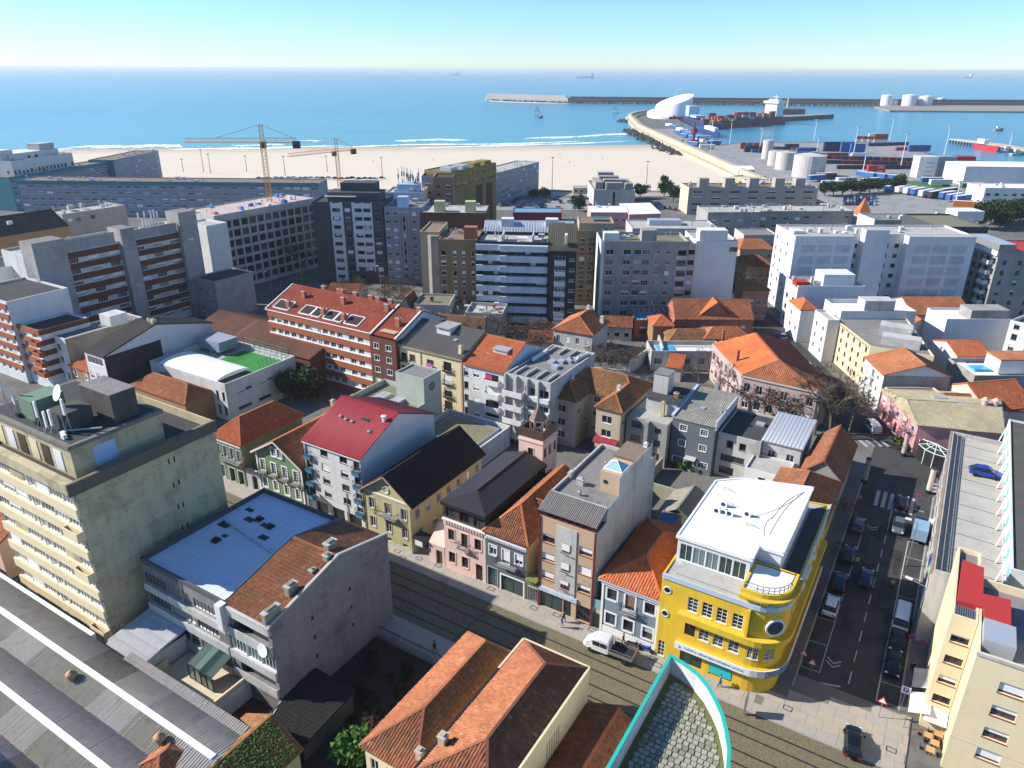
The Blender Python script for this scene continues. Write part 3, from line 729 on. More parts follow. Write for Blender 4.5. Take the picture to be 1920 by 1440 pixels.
def awning(b,i,u0,u1,z,out,mat,drop=.5,name='awning'):
 m=MB();a,c,d,e=b.on(i,u0,z,.02),b.on(i,u1,z,.02),b.on(i,u1,z-drop,out),b.on(i,u0,z-drop,out)
 k=Z*.06;m.face([a,e,d,c]);m.face([a-k,c-k,d-k,e-k]);m.face([e-k,d-k,d,e]);m.face([d,d-k,c-k,c]);m.face([a,a-k,e-k,e])
 return m.build(name,mat,b.t)
def acunit(b,u,v,z,ang=None,mat=None):
 m=MB();m.box(b.L(u,v,z),.9,.35,.7,b.a if ang is None else ang);m.tube(b.L(u,v,z+.35)-V_*.17,b.L(u,v,z+.35)-V_*.2,.26,n=12,mi=1);return m.build('air_conditioner',[mat or TRIM_W,TRIM_D],b.t)
def vent(b,u,v,z,r=.18,h=.5,mat=None,name='roof_vent'):
 m=MB();p=b.L(u,v,z);m.tube(p,p+Z*h,r,n=8);m.tube(p+Z*(h+.08),p+Z*(h+.22),r*1.6,r*.4,n=8);m.tube(p+Z*h,p+Z*(h+.1),r*.3,n=4);return m.build(name,mat or METAL,b.t)
def path_band(b,pts,out,z0,z1,mat,name,inn=0.):
 """band following a wall polyline (left to right)"""
 m=MB();n=len(pts);off=[];ino=[]
 for i in range(n):
  d=(pts[min(i+1,n-1)]-pts[max(i-1,0)]).normalized();nn=Vector((d.y,-d.x));off.append(pts[i]+nn*out);ino.append(pts[i]+nn*inn)
 for i in range(n-1):
  m.prism([off[i],off[i+1],ino[i+1],ino[i]],z0,z1,0,True,True)
 return m.build(name,mat,b.t)
M_PINKDARK=plain('magenta_banner_cloth',(.55,.01,.12),.7,var=.05);M_LETW=plain('white_lettering',(.85,.85,.85),.6,var=0);M_SIGNB=plain('shop_fascia',(.42,.5,.58),.5,var=.06)
# ---- F1 green-tiled house beside the tall block
b=gb('green_house','green tiled house with orange hipped roof tucked behind the tall beige block',-99,-92.4,66.8,80,7.8,W_GREENT,{0:[G('w2',4,1,.95,2.0,4.6,3,sur=(.16,TRIM_G)),G('hole',2,1,1.3,2.6,.1,3,.35,1,sur=(.18,TRIM_G)),G('w1',1,1,1.0,2.4,.3,3,0,.3,sur=(.18,TRIM_G))],1:[]},('hip',3.0,'y',T_FRESH,(2.9,2.9),{'over':.35}))
b.balcony(0,.3,6.3,4.4,.8,.9,TRIM_G,False);cornice(b,0,7.3)
m=MB();m.box(b.L(3.4,1.6,9.1),.8,.8,.12,b.a);m.build('skylight',MET_LB,b.t)
b.band(1,0,13.2,.1,7.7,.02,wall('lichen_party_wall',(.36,.33,.2),.5,.12,streak=.9),'party_wall')
# ---- F2 green-tiled gabled house with banners
b=gb('gabled_green_house','green tiled gabled house with pale stone arched windows and magenta banners',-88.9,-78.6,66.8,82,8.0,W_GREENT,{0:[G('cas',4,1,1.0,1.9,4.9,3,.02,.98,sur=(.2,TRIM_W)),G('cas',4,1,1.0,1.8,1.8,3,.02,.98,sur=(.2,TRIM_W))]},('gable',3.1,'y',T_OLD,.5,{'over':.55,'ridge_mat':T_FRESH}))
for u in(4.5,5.8):front_window(b,0,u,8.3,.95,1.5,'cas',sur=(.16,TRIM_W))
for k in range(4):b.balcony(0,10.3*(.02+.96*(k+.5)/4)-.85,10.3*(.02+.96*(k+.5)/4)+.85,4.75,.7,.9,TRIM_G,False)
b.band(0,0,10.3,4.15,4.35,.08,TRIM_W,'string_course');b.band(0,0,10.3,.1,1.3,.05,TRIM_W,'plinth')
for u in(.15,10.15):b.band(0,u-.15,u+.15,.1,8,.06,TRIM_W,'pilaster')
m=MB()
for a,c in(((-.5,7.75),(5.15,11.1)),((10.8,7.75),(5.15,11.1))):m.beam(b.on(0,a[0],a[1],.58),b.on(0,c[0],c[1],.58),.12,.22)
m.build('bargeboard',TRIM_W,b.t)
g1=empty('garden_gateway','pale stone arched gateway left of the gabled green house','gateway',X(-90.6,67.0))
m=MB();wall_face(m,X(-92.3,66.9).xy,X(-89,66.9).xy,0,3.4,[(1.4,2.7,.02,2.7,.5)]);wall_face(m,X(-89,67.4).xy,X(-92.3,67.4).xy,0,3.4,[(.6,1.9,.02,2.7,.01)]);m.prism([X(-92.3,66.88),X(-89,66.88),X(-89,67.42),X(-92.3,67.42)],3.4,3.6,0,True,True);m.build('wall',TRIM_G,g1)
m=MB();m.box(X(-90.25,67.25,.05),1.28,.06,2.6,GA);m.build('door',RAIL,g1)
g2=empty('side_gateway','pale stone gateway between the gabled green house and the red roofed block','gateway',X(-78.2,67.0))
m=MB();m.prism([X(-78.6,66.9),X(-78.05,66.9),X(-78.05,67.4),X(-78.6,67.4)],0,4.0,0,True);m.build('wall',TRIM_G,g2)
def banner(u,v,z,label,w_=1.6,h_=1.9):
 t=empty('banner',label,'banner',X(u,v,0));m=MB();d=(U*.75-V_*.66).normalized()
 p=X(u,v-.1,z);m.face([p,p+d*w_,p+d*w_+Z*h_,p+Z*h_]);m.face([p+Vector((.02,.02,0)),p+Z*h_+Vector((.02,.02,0)),p+d*w_+Z*h_+Vector((.02,.02,0)),p+d*w_+Vector((.02,.02,0))]);m.build('cloth',M_PINKDARK,t)
 m=MB();m.beam(p+Z*(h_+.03),p+d*(w_+.05)+Z*(h_+.03),.06);m.beam(p+Z*(h_+.03),p+V_*.3+Z*(h_+.03),.06);m.build('pole',METAL,t)
 lettering(t,'M',1.5,M_LETW,p+d*(w_/2)+Z*(h_/2-.1)-Vector((d.y,-d.x,0))*-.03,d);return t
banner(-91.4,66.4,4.2,'magenta banner with white M left of the gabled green house');banner(-78.3,66.2,3.7,'magenta banner with white M right of the gabled green house',1.7,2.1)
banner(-92.6,66.6,4.1,'small magenta banner edge-on by the farther green house',.7,.9)
# ---- F3 red metal roof apartments
b=gb('red_roofed_apartment_block','white apartment block with crimson ribbed metal roof and blue balcony fronts',-78.0,-66.6,67.3,84.6,12.8,W_WHITE,{0:[G('d2',[.36,.7],4,1.5,1.1,3.9,2.35,blind=.3),G('d1',[.07,.93],4,1.3,1.5,3.4,2.35),G('hole',[.2,.5,.8],1,2.9,2.5,.05,3)],1:[]},('gable',3.6,'x',MET_RED,.5,{'over':.35,'pitch':.42,'ln':50,'hgt':.07}),cat='building')
M_BLUEP=plain('blue_balcony_panel',(.06,.2,.33),.5)
for k in range(4):
 for u in(.8,10.6):o=b.balcony(0,u-.72,u+.72,3.35+2.35*k,.55,.8,M_BLUEP,False);b.band(0,u-.72,u+.72,2.75+2.35*k,3.2+2.35*k,.52,M_BLUEP,'balcony_panel')
b.band(0,-.1,11.5,12.35,12.8,.3,TRIM_W,'cornice')
for u,v,z in((3,5.2,14.7),(4.3,5.0,14.6),(5.6,4.9,14.6),(9.6,4.2,14.3)):vent(b,u,v,z+.2,.25,.35)
vent(b,10.4,6.6,15.6,.3,.9,TRIM_W)
m=MB()
for k in range(5):m.box(b.L(6.6+.33*k,6.4,15.45),.2,1.5,.15,b.a)
m.build('skylight',GLASS_G,b.t)
downpipe(b,0,8.0,6.0,METAL);downpipe(b,0,.1,12.4,TRIM_W);downpipe(b,0,11.3,12.4,TRIM_W)
# ---- F4 pale yellow house with black roof
b=gb('black_roofed_yellow_house','pale yellow gabled house with long black tiled roof',-66.3,-57.4,67,84.5,8.3,W_LEMON,{0:[G('w2',3,1,1.0,1.8,5.3,3,sur=(.16,TRIM_G)),G('w2',3,1,1.0,1.7,2.2,3,sur=(.16,TRIM_G)),G('hole',3,1,.9,.5,.7,3)],1:[G('w2',7,1,.9,1.5,5.4,3,sur=(.12,TRIM_G)),G('w2',5,1,.9,1.5,2.0,3,sur=(.12,TRIM_G))]},('gable',3.3,'y',T_BLACK,.5,{'over':.5}))
b.balcony(0,2.6,6.4,5.1,.8,.9,TRIM_G,False);b.band(0,0,8.9,8.0,8.25,.1,TRIM_W,'string_course');b.band(0,0,8.9,.05,.6,.06,TRIM_G,'plinth')
m=MB()
for a,c in(((-.45,8.0),(4.45,11.6)),((9.35,8.0),(4.45,11.6))):m.beam(b.on(0,a[0],a[1],.52),b.on(0,c[0],c[1],.52),.12,.2)
m.build('bargeboard',wall('terracotta_verge',(.55,.33,.22),.05,.05),b.t)
m=MB();c=b.on(0,4.45,9.3,.03);d=b.du.to_3d()
for k in range(20):
 t0,t1=2*math.pi*k/20,2*math.pi*(k+1)/20;m.beam(c+(d*math.cos(t0)+Z*math.sin(t0))*.55,c+(d*math.cos(t1)+Z*math.sin(t1))*.55,.14)
m.build('round_window_frame',TRIM_W,b.t);downpipe(b,0,8.8,8,TRIM_D);downpipe(b,0,.1,8,TRIM_D)
gt=empty('passage_gate','small salmon gateway with dark door beside the salmon house','gateway',X(-54.5,67.3))
m=MB();wall_face(m,X(-54.6,67).xy,X(-51.9,67).xy,0,3.2,[(1.2,2.3,.02,2.4,.3)]);m.face([X(-54.6,67,3.2),X(-51.9,67,3.2),X(-51.9,69.5,5.2),X(-54.6,69.5,5.2)]);m.face([X(-54.6,69.5,5.2),X(-54.6,67,0),X(-54.6,67,3.2)]);m.build('wall',W_PINK,gt)
m=MB();m.box(X(-52.85,67.25,.02),1.06,.05,2.36,GA);m.build('door',FR_B,gt)
pg=empty('passage_canopy','dark passage entrance with white notice between yellow and salmon houses','gateway',X(-56,67.5))
m=MB();m.prism([X(-57.3,66.6),X(-54.7,66.6),X(-54.7,68.5),X(-57.3,68.5)],3.1,3.3,0,True,True);m.build('canopy',TRIM_D,pg);m=MB();m.box(X(-56,66.5,2.3),1.3,.05,.8,GA);m.build('notice',TRIM_W,pg)
# ---- F5 salmon house, brown metal top storey, lantern tower
b=gb('salmon_house','salmon pink house with brown metal top storey and ridge roof',-51.8,-45.05,67,83,8.3,W_PINK,{0:[G('b2',[.18,.82],1,1.05,1.75,5.0,3,sur=(.16,W_PINK)),G('b2',[.5],1,1.05,2.2,4.6,3,sur=(.16,W_PINK)),G('b2',[.18,.5],1,1.05,1.75,1.3,3,sur=(.16,W_PINK)),G('d1',[.84],1,1.1,2.6,.1,3,name='door')]},('flat',.1,MET_BR))
b.balcony(0,2.5,4.3,4.5,.6,.9,TRIM_G,False);b.band(0,-.05,6.8,7.4,8.3,.12,W_PINK,'cornice');b.band(0,-.12,6.87,8.1,8.32,.32,TRIM_W,'cornice')
for k in range(14):b.box(.45+.45*k,-.2,7.6,.2,.12,.28,W_PINK,'dentil')
m=MB();h0,h1=8.32,10.9
wall_face(m,b.L(-.02,.05).xy,b.L(6.77,.05).xy,h0,h1,[(u-.75,u+.75,8.6,10.2,.15)for u in(1.1,3.4,5.65)])
for e in(1,2,3):
 p,q=b.edge(e);m.face([(p.x,p.y,h0),(q.x,q.y,h0),(q.x,q.y,h1),(p.x,p.y,h1)])
ts=m.build('top_storey',MET_BR,b.t)
for u in(1.1,3.4,5.65):window(b.t,b.mat(0,u,8.6)@Matrix.Translation((0,.05,0)),1.5,1.6,'d2')
a_,b_,c_,d_=b.L(-.25,-.35,10.9),b.L(7.0,-.35,10.9),b.L(7.0,16,10.9),b.L(-.25,16,10.9);r1,r2=b.L(3.4,3.1,12.0),b.L(3.4,16,12.0)
roof_cover(b.t,[[a_,b_,r1],[b_,c_,r2,r1],[d_,a_,r1,r2]],plain('dark_brown_zinc',(.05,.043,.042),.4,.4,var=.1),[(r1,r2)],thick=.5,ridge_mat=MET_BR,tiles=False)
t=gb('lantern_tower','salmon tower with brown parapet and pointed lantern behind the salmon house',-50.0,-45.9,83.6,88,14.0,W_PINK,{0:[G('b2',1,1,.9,1.5,10.9,3,sur=(.14,W_PINK))],1:[G('b2',3,1,.7,1.6,11.0,3,sur=(.12,W_PINK)),G('b2',[.55],1,.8,1.9,6.3,3,sur=(.12,W_PINK))]},('flat',.1,R_DARK),cat='tower')
t.band(0,-.1,4.2,13.4,13.7,.15,W_PINK,'cornice');t.band(1,-.1,4.5,13.4,13.7,.15,W_PINK,'cornice')
m=MB();ip=inset(t.p,.25)
for i in range(4):
 p,q,r_,s_=t.p[i],t.p[(i+1)%4],ip[(i+1)%4],ip[i];m.prism([p,q,r_,s_],14.0,15.4,0,True)
m.build('parapet',MET_BR,t.t)
m=MB();ctr=t.L(2.05,2.2,14.0);R=[ctr+Vector((math.cos(k*math.pi/3),math.sin(k*math.pi/3),0))*1.15 for k in range(6)]
for k in range(6):m.beam(R[k],R[k]+Z*2.4,.3);m.beam(R[k]+Z*.2,R[(k+1)%6]+Z*.2,.25,.4);m.beam(R[k]+Z*2.3,R[(k+1)%6]+Z*2.3,.28,.3)
lt=m.build('lantern',W_PINK,t.t);m=MB()
for k in range(6):m.face([ctr+(R[k]-ctr)*1.25+Z*2.4,ctr+(R[(k+1)%6]-ctr)*1.25+Z*2.4,ctr+Z*4.4])
m.build('lantern_roof',MET_BR,lt)
# ---- F6 grey tiled house with patched orange roof
b=gb('grey_tiled_house','narrow grey tiled house with patched mossy orange roof',-45.0,-38.8,67,84,8.5,W_SLATE,{0:[G('w2',[.18,.82],1,1.1,1.5,5.2,3,sur=(.14,TRIM_W),blind=.9),G('w2',[.5],1,1.1,2.1,4.6,3,sur=(.14,TRIM_W),blind=.9),G('shop',[.66],1,3.4,2.5,.1,3,sur=(.2,TRIM_W)),G('shop',[.17],1,1.5,3.0,.1,3,sur=(.1,TRIM_G))]},('hip',3.1,'y',T_OLD,(3.6,1.2),{'over':.35,'ridge_mat':T_FRESH}))
cornice(b,0,7.6,.6,.25);b.balcony(0,1.9,4.9,4.5,.7,.9,TRIM_G,False);b.band(1,0,17,.1,8.4,.02,W_LEMON,'side_wall')
for k in range(16):b.box(.35+.37*k,-.26,7.7,.16,.1,.3,TRIM_G,'dentil')
o_=b.L;roof_cover(b.t,[[o_(6.6,4.4,8.7),o_(6.6,8.4,8.7),o_(3.9,6.4,11.2)],[o_(3.9,6.4,11.2),o_(6.9,8.4,9.4),o_(6.9,6.4,11.0)],[o_(6.9,4.4,9.4),o_(3.9,6.4,11.2),o_(6.9,6.4,11.0)]],T_OLD,[(o_(3.9,6.4,11.3),o_(6.9,6.4,11.1))],name='cross_gable')
sg=empty('side_passage','low passage entrance with green canopy and white gate beside grey tiled house','gateway',X(-37.9,67.4))
m=MB();m.prism([X(-38.75,67),X(-37.05,67),X(-37.05,67.25),X(-38.75,67.25)],2.6,3.6,0,True,True);m.prism([X(-38.75,66.5),X(-37.05,66.5),X(-37.05,68),X(-38.75,68)],3.6,3.75,0,True,True);m.build('canopy',plain('mossy_green_board',(.16,.18,.05),.8),sg)
m=MB()
for k in range(7):m.beam(X(-38.6+.24*k,67.1,0),X(-38.6+.24*k,67.1,2.5),.06)
m.beam(X(-38.7,67.1,2.4),X(-37.1,67.1,2.4),.08);m.build('gate',TRIM_W,sg)
# ---- F7 tan apartment block
b=gb('tan_apartment_block','tan apartment block with maroon attic glazing and corrugated lean-to roof',-37.0,-29.3,67,85.5,13.8,W_TAN,{0:[G('m2',[.17,.83],3,1.75,1.25,4.6,2.75,blind=.95),G('shop',[.25],1,3.3,2.5,.15,3),G('d1',[.55],1,1.1,2.5,.1,3,name='door'),G('m2',[.84],1,2.0,2.4,.2,3)]},('flat',.35,R_GREY),cat='building')
b.band(0,2.45,5.2,3.2,13.2,.12,W_LGREY,'centre_panel');[front_window(b,0,3.83,4.3+2.75*k,1.1,1.2,'m2',.42,None,.9)for k in range(3)];b.band(0,.2,5.6,2.75,3.35,.25,M_SIGNB,'shop_sign')
for e,u in((0,.1),(0,7.6)):b.band(e,u-.1,u+.1,.1,13.8,.14,FR_M,'edge_strip')
lettering(b.t,'CONTABILIDADE',.42,M_LETW,b.on(0,3.3,3.05,.27),b.du.to_3d())
m=MB()
for k in range(9):m.beam(b.L(.15+.925*k,.12,13.8),b.L(.15+.925*k,.12,14.75),.12)
m.beam(b.L(0,.12,13.85),b.L(7.7,.12,13.85),.12);m.beam(b.L(0,.12,14.75),b.L(7.7,.12,14.75),.14);az=m.build('attic_frame',FR_M,b.t)
for k in range(8):
 m=MB();u=.15+.925*k;m.face([b.L(u+.05,.14,13.88),b.L(u+.87,.14,13.88),b.L(u+.87,.14,14.7),b.L(u+.05,.14,14.7)]);m.build('pane',GLASS,az)
roof_cover(b.t,[[b.L(-.1,-.25,14.8),b.L(7.85,-.25,14.8),b.L(7.85,2.7,15.8),b.L(-.1,2.7,15.8)]],plain('fibre_cement_sheet',(.2,.18,.17),.85,var=.25,scale=1.5),(),.24,50,.09,name='lean_to_roof',kindname='corrugated_sheet')
m=MB()
for p0,p1 in(((0,2.7),(0,17.5)),((0,17.5),(7.7,17.5)),((7.7,17.5),(7.7,2.7)),((7.7,2.7),(0,2.7))):
 m.prism([b.L(p0[0],p0[1]),b.L(p1[0],p1[1]),b.L(p1[0],p1[1])+(V_*.01),b.L(p0[0],p0[1])+V_*.01],13.8,15.7,0,True)
m.face([b.L(.05,2.7,15.4),b.L(7.65,2.7,15.4),b.L(7.65,17.5,15.4),b.L(.05,17.5,15.4)],1)
for p0,p1 in(((.1,2.7),(.1,17.5)),((.1,17.4),(7.6,17.4)),((.1,2.8),(7.6,2.8))):m.beam(b.L(*p0,15.6),b.L(*p1,15.6),.25,.5)
m.build('upper_deck',[W_LGREY,R_GREY],b.t)
b.band(1,2.7,18.4,13.8,15.8,.03,wall('pale_stained_wall',(.47,.47,.45),.5,.1,streak=.8),'parapet_wall');b.band(1,0,18.4,.1,13.8,.025,MATS['pale_stained_wall'],'side_wall')
hw=b.box(6.2,8.6,15.4,2.7,4.0,2.9,W_TAN,'stair_head');b.band(1,2.7+3.2,16.5,15.7,18.4,.04,MATS['pale_stained_wall'],'parapet_wall')
m=MB();c=b.L(6.2,8.4,18.35)
q=[c+U*x+V_*y for x,y in((-1.25,-1.2),(1.25,-1.2),(1.25,1.2),(-1.25,1.2))]
for k in range(4):m.face([q[k],q[(k+1)%4],c+Z*.9])
sk=m.build('pyramid_skylight',plain('skylight_glass',(.3,.45,.5),.15,.0,.6),b.t);m=MB()
for k in range(4):m.beam(q[k],c+Z*.92,.07);m.beam(q[k],q[(k+1)%4],.12)
m.build('glazing_bars',TRIM_W,sk)
b.box(6.0,13.5,15.4,3.2,4.5,2.8,R_BROWN,'roof_room');b.chimney(2.2,6.6,15.4,.9,.6,.8);vent(b,3.3,4.2,15.4);vent(b,3.4,11.5,15.4,.1,1.2);vent(b,4.4,12.2,15.4,.1,.9);b.chimney(7.2,15.5,18.2,.5,.5,.4,TRIM_W)
b.box(.3,7.5,15.4,.5,1.0,.9,TRIM_G,'flue');m=MB();m.tube(b.L(4.6,5.1-.5,16.9)+U*1.0+V_*2.0-V_*.05,b.L(4.6,4.7,16.9)+U*1.0+V_*1.86,.3,n=12);m.build('round_opening',TRIM_D,hw)
# ---- F8 blue-grey tiled house
b=gb('blue_tiled_house','blue grey tiled house with white window surrounds and fresh orange hipped roof',-28.2,-20.9,67.1,81.6,7.7,W_BLUET,{0:[G('d1',[.18,.84],1,1.25,1.55,5.2,3,sur=(.22,TRIM_W)),G('d1',[.5],1,1.2,2.1,4.7,3,sur=(.22,TRIM_W)),G('d1',[.18,.5,.84],1,1.25,1.6,1.5,3,sur=(.22,TRIM_W))]},('hip',1.9,'y',T_FRESH,(4.4,4.4),{'over':.4,'pitch':.34}))
b.balcony(0,2.6,4.7,4.5,.6,.9,TRIM_G,False);cornice(b,0,7.25,.45,.3);b.band(0,0,7.3,.05,1.0,.06,TRIM_W,'plinth');gutter(b,0,7.75,M_SIGNB,.42)
for u in(.12,7.18):b.band(0,u-.14,u+.14,.1,7.7,.1,TRIM_W,'pilaster')
lk=empty('low_link_building','low link with pale green panel and dark door between tan block and blue tiled house','building',X(-28.8,67.5));m=MB();wall_face(m,X(-29.25,67.1).xy,X(-28.25,67.1).xy,0,2.9,[]);m.prism([X(-29.25,67.1),X(-28.25,67.1),X(-28.25,80),X(-29.25,80)],2.9,3.1,0,True,True);m.build('wall',W_LEMON,lk)
m=MB();m.box(X(-28.75,67.05,3.1),.98,.06,1.3,GA);m.build('panel',plain('pale_green_glass_panel',(.2,.36,.36),.3),lk);m=MB();m.box(X(-28.75,67.05,.02),.8,.05,2.3,GA);m.build('door',TRIM_D,lk)
# ---- F9 yellow corner building
H9=11.9
def yu(u,v):return X(-20.8+u,66.6+v)
arc=[yu(10.2+3.2*math.sin(t),3.2-3.2*math.cos(t))for t in[math.pi/2*k/8 for k in range(9)]]
pts=[yu(0,0)]+arc+[yu(13.4,25),yu(0,22)]
b=polyb('yellow_corner_building','bright yellow streamlined corner building with white roof terrace',pts,H9,W_YELLOW,{0:[G('cas',[.37,.53,.69,.86],1,1.15,1.9,8.1,3),G('cas',[.53,.69,.86],1,1.15,1.9,4.75,3),G('vent',[.37],1,1.2,1.9,4.75,3),G('shop',[.42,.76],1,2.6,2.5,.5,3),G('cas',[.07],1,.8,2.2,.3,3,name='door')],1:[G('cas',1,1,.5,1.9,4.75,3)],2:[G('cas',1,1,.52,1.9,4.75,3)],3:[],4:[G('cas',1,1,.52,1.9,4.75,3)],5:[G('cas',1,1,.52,1.9,4.75,3)],9:[G('cas',8,2,1.1,1.9,4.75,3.35),G('shop',5,1,2.4,2.5,.4,3)]},('flat',.15,R_LIGHT),cat='building')
P2=[Vector((p.x,p.y))for p in pts]
path=[P2[0].lerp(P2[1],.24)]+P2[1:10]+[P2[9].lerp(P2[10],.9)]
path_band(b,path,.75,7.0,7.8,W_YELLOW,'balcony_band');path_band(b,[P2[0]]+P2[1:10]+[P2[10]],.18,H9-.5,H9+.12,M_SIGNB,'cornice')
path_band(b,path,.7,3.55,3.7,W_YELLOW,'balcony_slab');path_band(b,path,.8,3.0,3.9,TRIM_W,'sign_fascia',.7);path_band(b,[P2[k]for k in range(4,10)],.83,3.0,3.88,plain('blue_sign_panel',(.12,.2,.3),.4),'sign_fascia',.8)
for s_,sz,f,col in(('a',.75,.3,plain('purple_lettering',(.3,.08,.35),.5,var=0)),('CLÍNICA MÉDICA',.4,.5,plain('blue_lettering',(.1,.3,.5),.5,var=0)),('DENTÁRIA',.4,.72,MATS['blue_lettering']),('MAIS SAÚDE',.4,.9,MATS['blue_lettering'])):lettering(b.t,s_,sz,col,b.on(0,10.2*f,3.45,.82),b.du.to_3d())
lettering(b.t,'IRC',.5,plain('pink_lettering',(.6,.15,.4),.5,var=0),b.on(4,.4,3.42,.9),(P2[5]-P2[4]).to_3d())
for u,z in((.75,9.9),(.75,6.6)):
 m=MB();c=b.on(0,u,z,.02);d=b.du.to_3d();n=Vector((d.y,-d.x,0));ring=16
 for k in range(ring):
  t0,t1=2*math.pi*k/ring,2*math.pi*(k+1)/ring;m.beam(c+(d*math.cos(t0)+Z*math.sin(t0))*.42,c+(d*math.cos(t1)+Z*math.sin(t1))*.42,.13)
 o=m.build('porthole',TRIM_W,b.t);m=MB();m.face([c+n*.02+(d*math.cos(2*math.pi*k/16)+Z*math.sin(2*math.pi*k/16))*.4 for k in range(16)]);m.build('pane',GLASS,o)
m=MB();dd=(P2[5]-P2[4]).normalized().to_3d();c=Vector((*P2[5],9.3));n=Vector((dd.y,-dd.x,0));c+=n*.06
for k in range(24):
 t0,t1=2*math.pi*k/24,2*math.pi*(k+1)/24;m.beam(c+(dd*math.cos(t0)+Z*math.sin(t0))*1.0,c+(dd*math.cos(t1)+Z*math.sin(t1))*1.0,.3,.2)
o=m.build('round_window',TRIM_W,b.t);m=MB();m.face([c+n*.03+(dd*math.cos(2*math.pi*k/24)+Z*math.sin(2*math.pi*k/24))*.9 for k in range(24)]);m.build('pane',GLASS,o)
b.band(0,9.7,10.0,7.8,11.3,.5,W_YELLOW,'vertical_fin')
m=MB();m.box(b.L(4.2,-.05,2.35),2.7,.12,.5,b.a);m.build('shop_sign',plain('red_shop_sign',(.45,.03,.06),.5),b.t);m=MB();m.box(b.L(7.75,-.03,.8),2.5,.05,1.4,b.a);m.build('shop_poster',plain('turquoise_poster',(.02,.45,.42),.5),b.t)
tp=[yu(8.6,0)]+arc+[yu(13.4,5.6),yu(8.6,5.6)];m=MB();m.prism(tp,H9+.1,13.5,0,False);ip=inset([Vector((p.x,p.y))for p in tp],.25)
m.face([(p.x,p.y,13.35)for p in ip],1);tq=[Vector((p.x,p.y))for p in tp]
for i in range(len(tq)):p,q,r_,s_=tq[i],tq[(i+1)%len(tq)],ip[(i+1)%len(tq)],ip[i];m.face([(p.x,p.y,13.5),(q.x,q.y,13.5),(r_.x,r_.y,13.5),(s_.x,s_.y,13.5)])
tu=m.build('corner_turret',[W_YELLOW,R_WHITE],b.t);path_band(b,[Vector((p.x,p.y))for p in tp[:-1]],.55,12.75,12.95,W_YELLOW,'canopy_slab')
for k in(1,3,5):
 d=(P2[k+1]-P2[k]).normalized();q=(P2[k]+P2[k+1])/2-b.o.xy;window(b.t,Matrix(((d.x,-d.y,0,q.x),(d.y,d.x,0,q.y),(0,0,1,12.0),(0,0,0,1)))@Matrix.Translation((0,-.13,0)),.58,.7,'cas')
m=MB()
for k in range(len(ip)-2):m.beam((*ip[k],14.3),(*ip[k+1],14.3),.05);m.beam((*ip[k],13.9),(*ip[k+1],13.9),.04);m.beam((*ip[k],13.4),(*ip[k],14.3),.05)
m.build('railing',RAIL,tu)
ph=[yu(.4,3.1),yu(8.6,3.1),yu(8.6,6.0),yu(11.2,6.0),yu(11.2,22),yu(3.0,19.5),yu(.4,17.2)]
m=MB();wall_face(m,ph[0].xy,ph[1].xy,H9-.15,15.0,[(.35+1.52*k,.35+1.52*k+1.42,12.2,14.4,.12)for k in range(5)])
for i in range(1,len(ph)):
 p,q=ph[i],ph[(i+1)%len(ph)];m.face([(p.x,p.y,H9-.15),(q.x,q.y,H9-.15),(q.x,q.y,15.0),(p.x,p.y,15.0)])
po=m.build('penthouse',W_WHITE,b.t)
for k in range(5):window(b.t,Matrix.Translation(yu(.4+.35+.71+1.52*k,3.1,)-b.o+Z*12.2)@Matrix.Rotation(GA,4,'Z'),1.42,2.2,'g2')
m=MB();ip=inset([p.xy for p in ph],-.22);m.prism(ip,15.0,15.28,0,True,True);m.build('penthouse_roof',R_WHITE,b.t)
m=MB();q=inset([p.xy for p in ph],-.1)
for i in range(len(q)):m.beam((*q[i],15.33),(*q[(i+1)%len(q)],15.33),.25,.1)
m.build('roof_edge',TRIM_W,b.t)
for u,v in((2.6,10.0),(3.4,10.1),(4.1,10.2),(2.9,11.8),(5.9,11.2)):acunit(b,u,v,15.3)
for u,v in((1.9,15.6),(6.4,9.2),(3.0,12.4)):
 m=MB();m.tube(b.L(u,v,15.3),b.L(u,v,15.7),.05,n=5);m.tube(b.L(u,v,15.7),b.L(u+1.1,v-.1,15.65),.05,n=5);m.build('roof_pipe',METAL,b.t)
m=MB();R_=random.Random(3)
for(u0,v0,u1,v1)in((10.6,20.5,6.2,11.3),(10.6,20.5,9.2,9.0),(10.6,20.4,8.6,12.4),(8.6,12.4,8.8,8.4)):
 prev=None
 for k in range(13):
  t=k/12;p=b.L(u0+(u1-u0)*t+.9*math.sin(t*3.1)*(1 if u1<8 else-.5),v0+(v1-v0)*t+.4*math.sin(t*5),15.31)
  if prev:m.beam(prev,p,.022)
  prev=p
m.build('roof_cable',TRIM_D,b.t)
m=MB();m.prism([yu(11.5,6.0),yu(13.1,6.0),yu(13.1,24.5),yu(11.5,22.5)],H9-.1,H9+.02,0,True);m.build('side_roof',R_DARK,b.t)
m=MB();m.prism([yu(1.2,.9),yu(8.4,.9),yu(8.4,3.0),yu(1.2,3.0)],H9-.1,H9+.01,0,True);m.build('terrace_floor',R_LIGHT,b.t)
for v,z in((9,9.4),(11,9.6),(13,9.2),(15.5,9.5)):
 m=MB();m.box(b.L(13.6,v,z),.35,.9,.65,b.a);m.build('air_conditioner',TRIM_W,b.t)
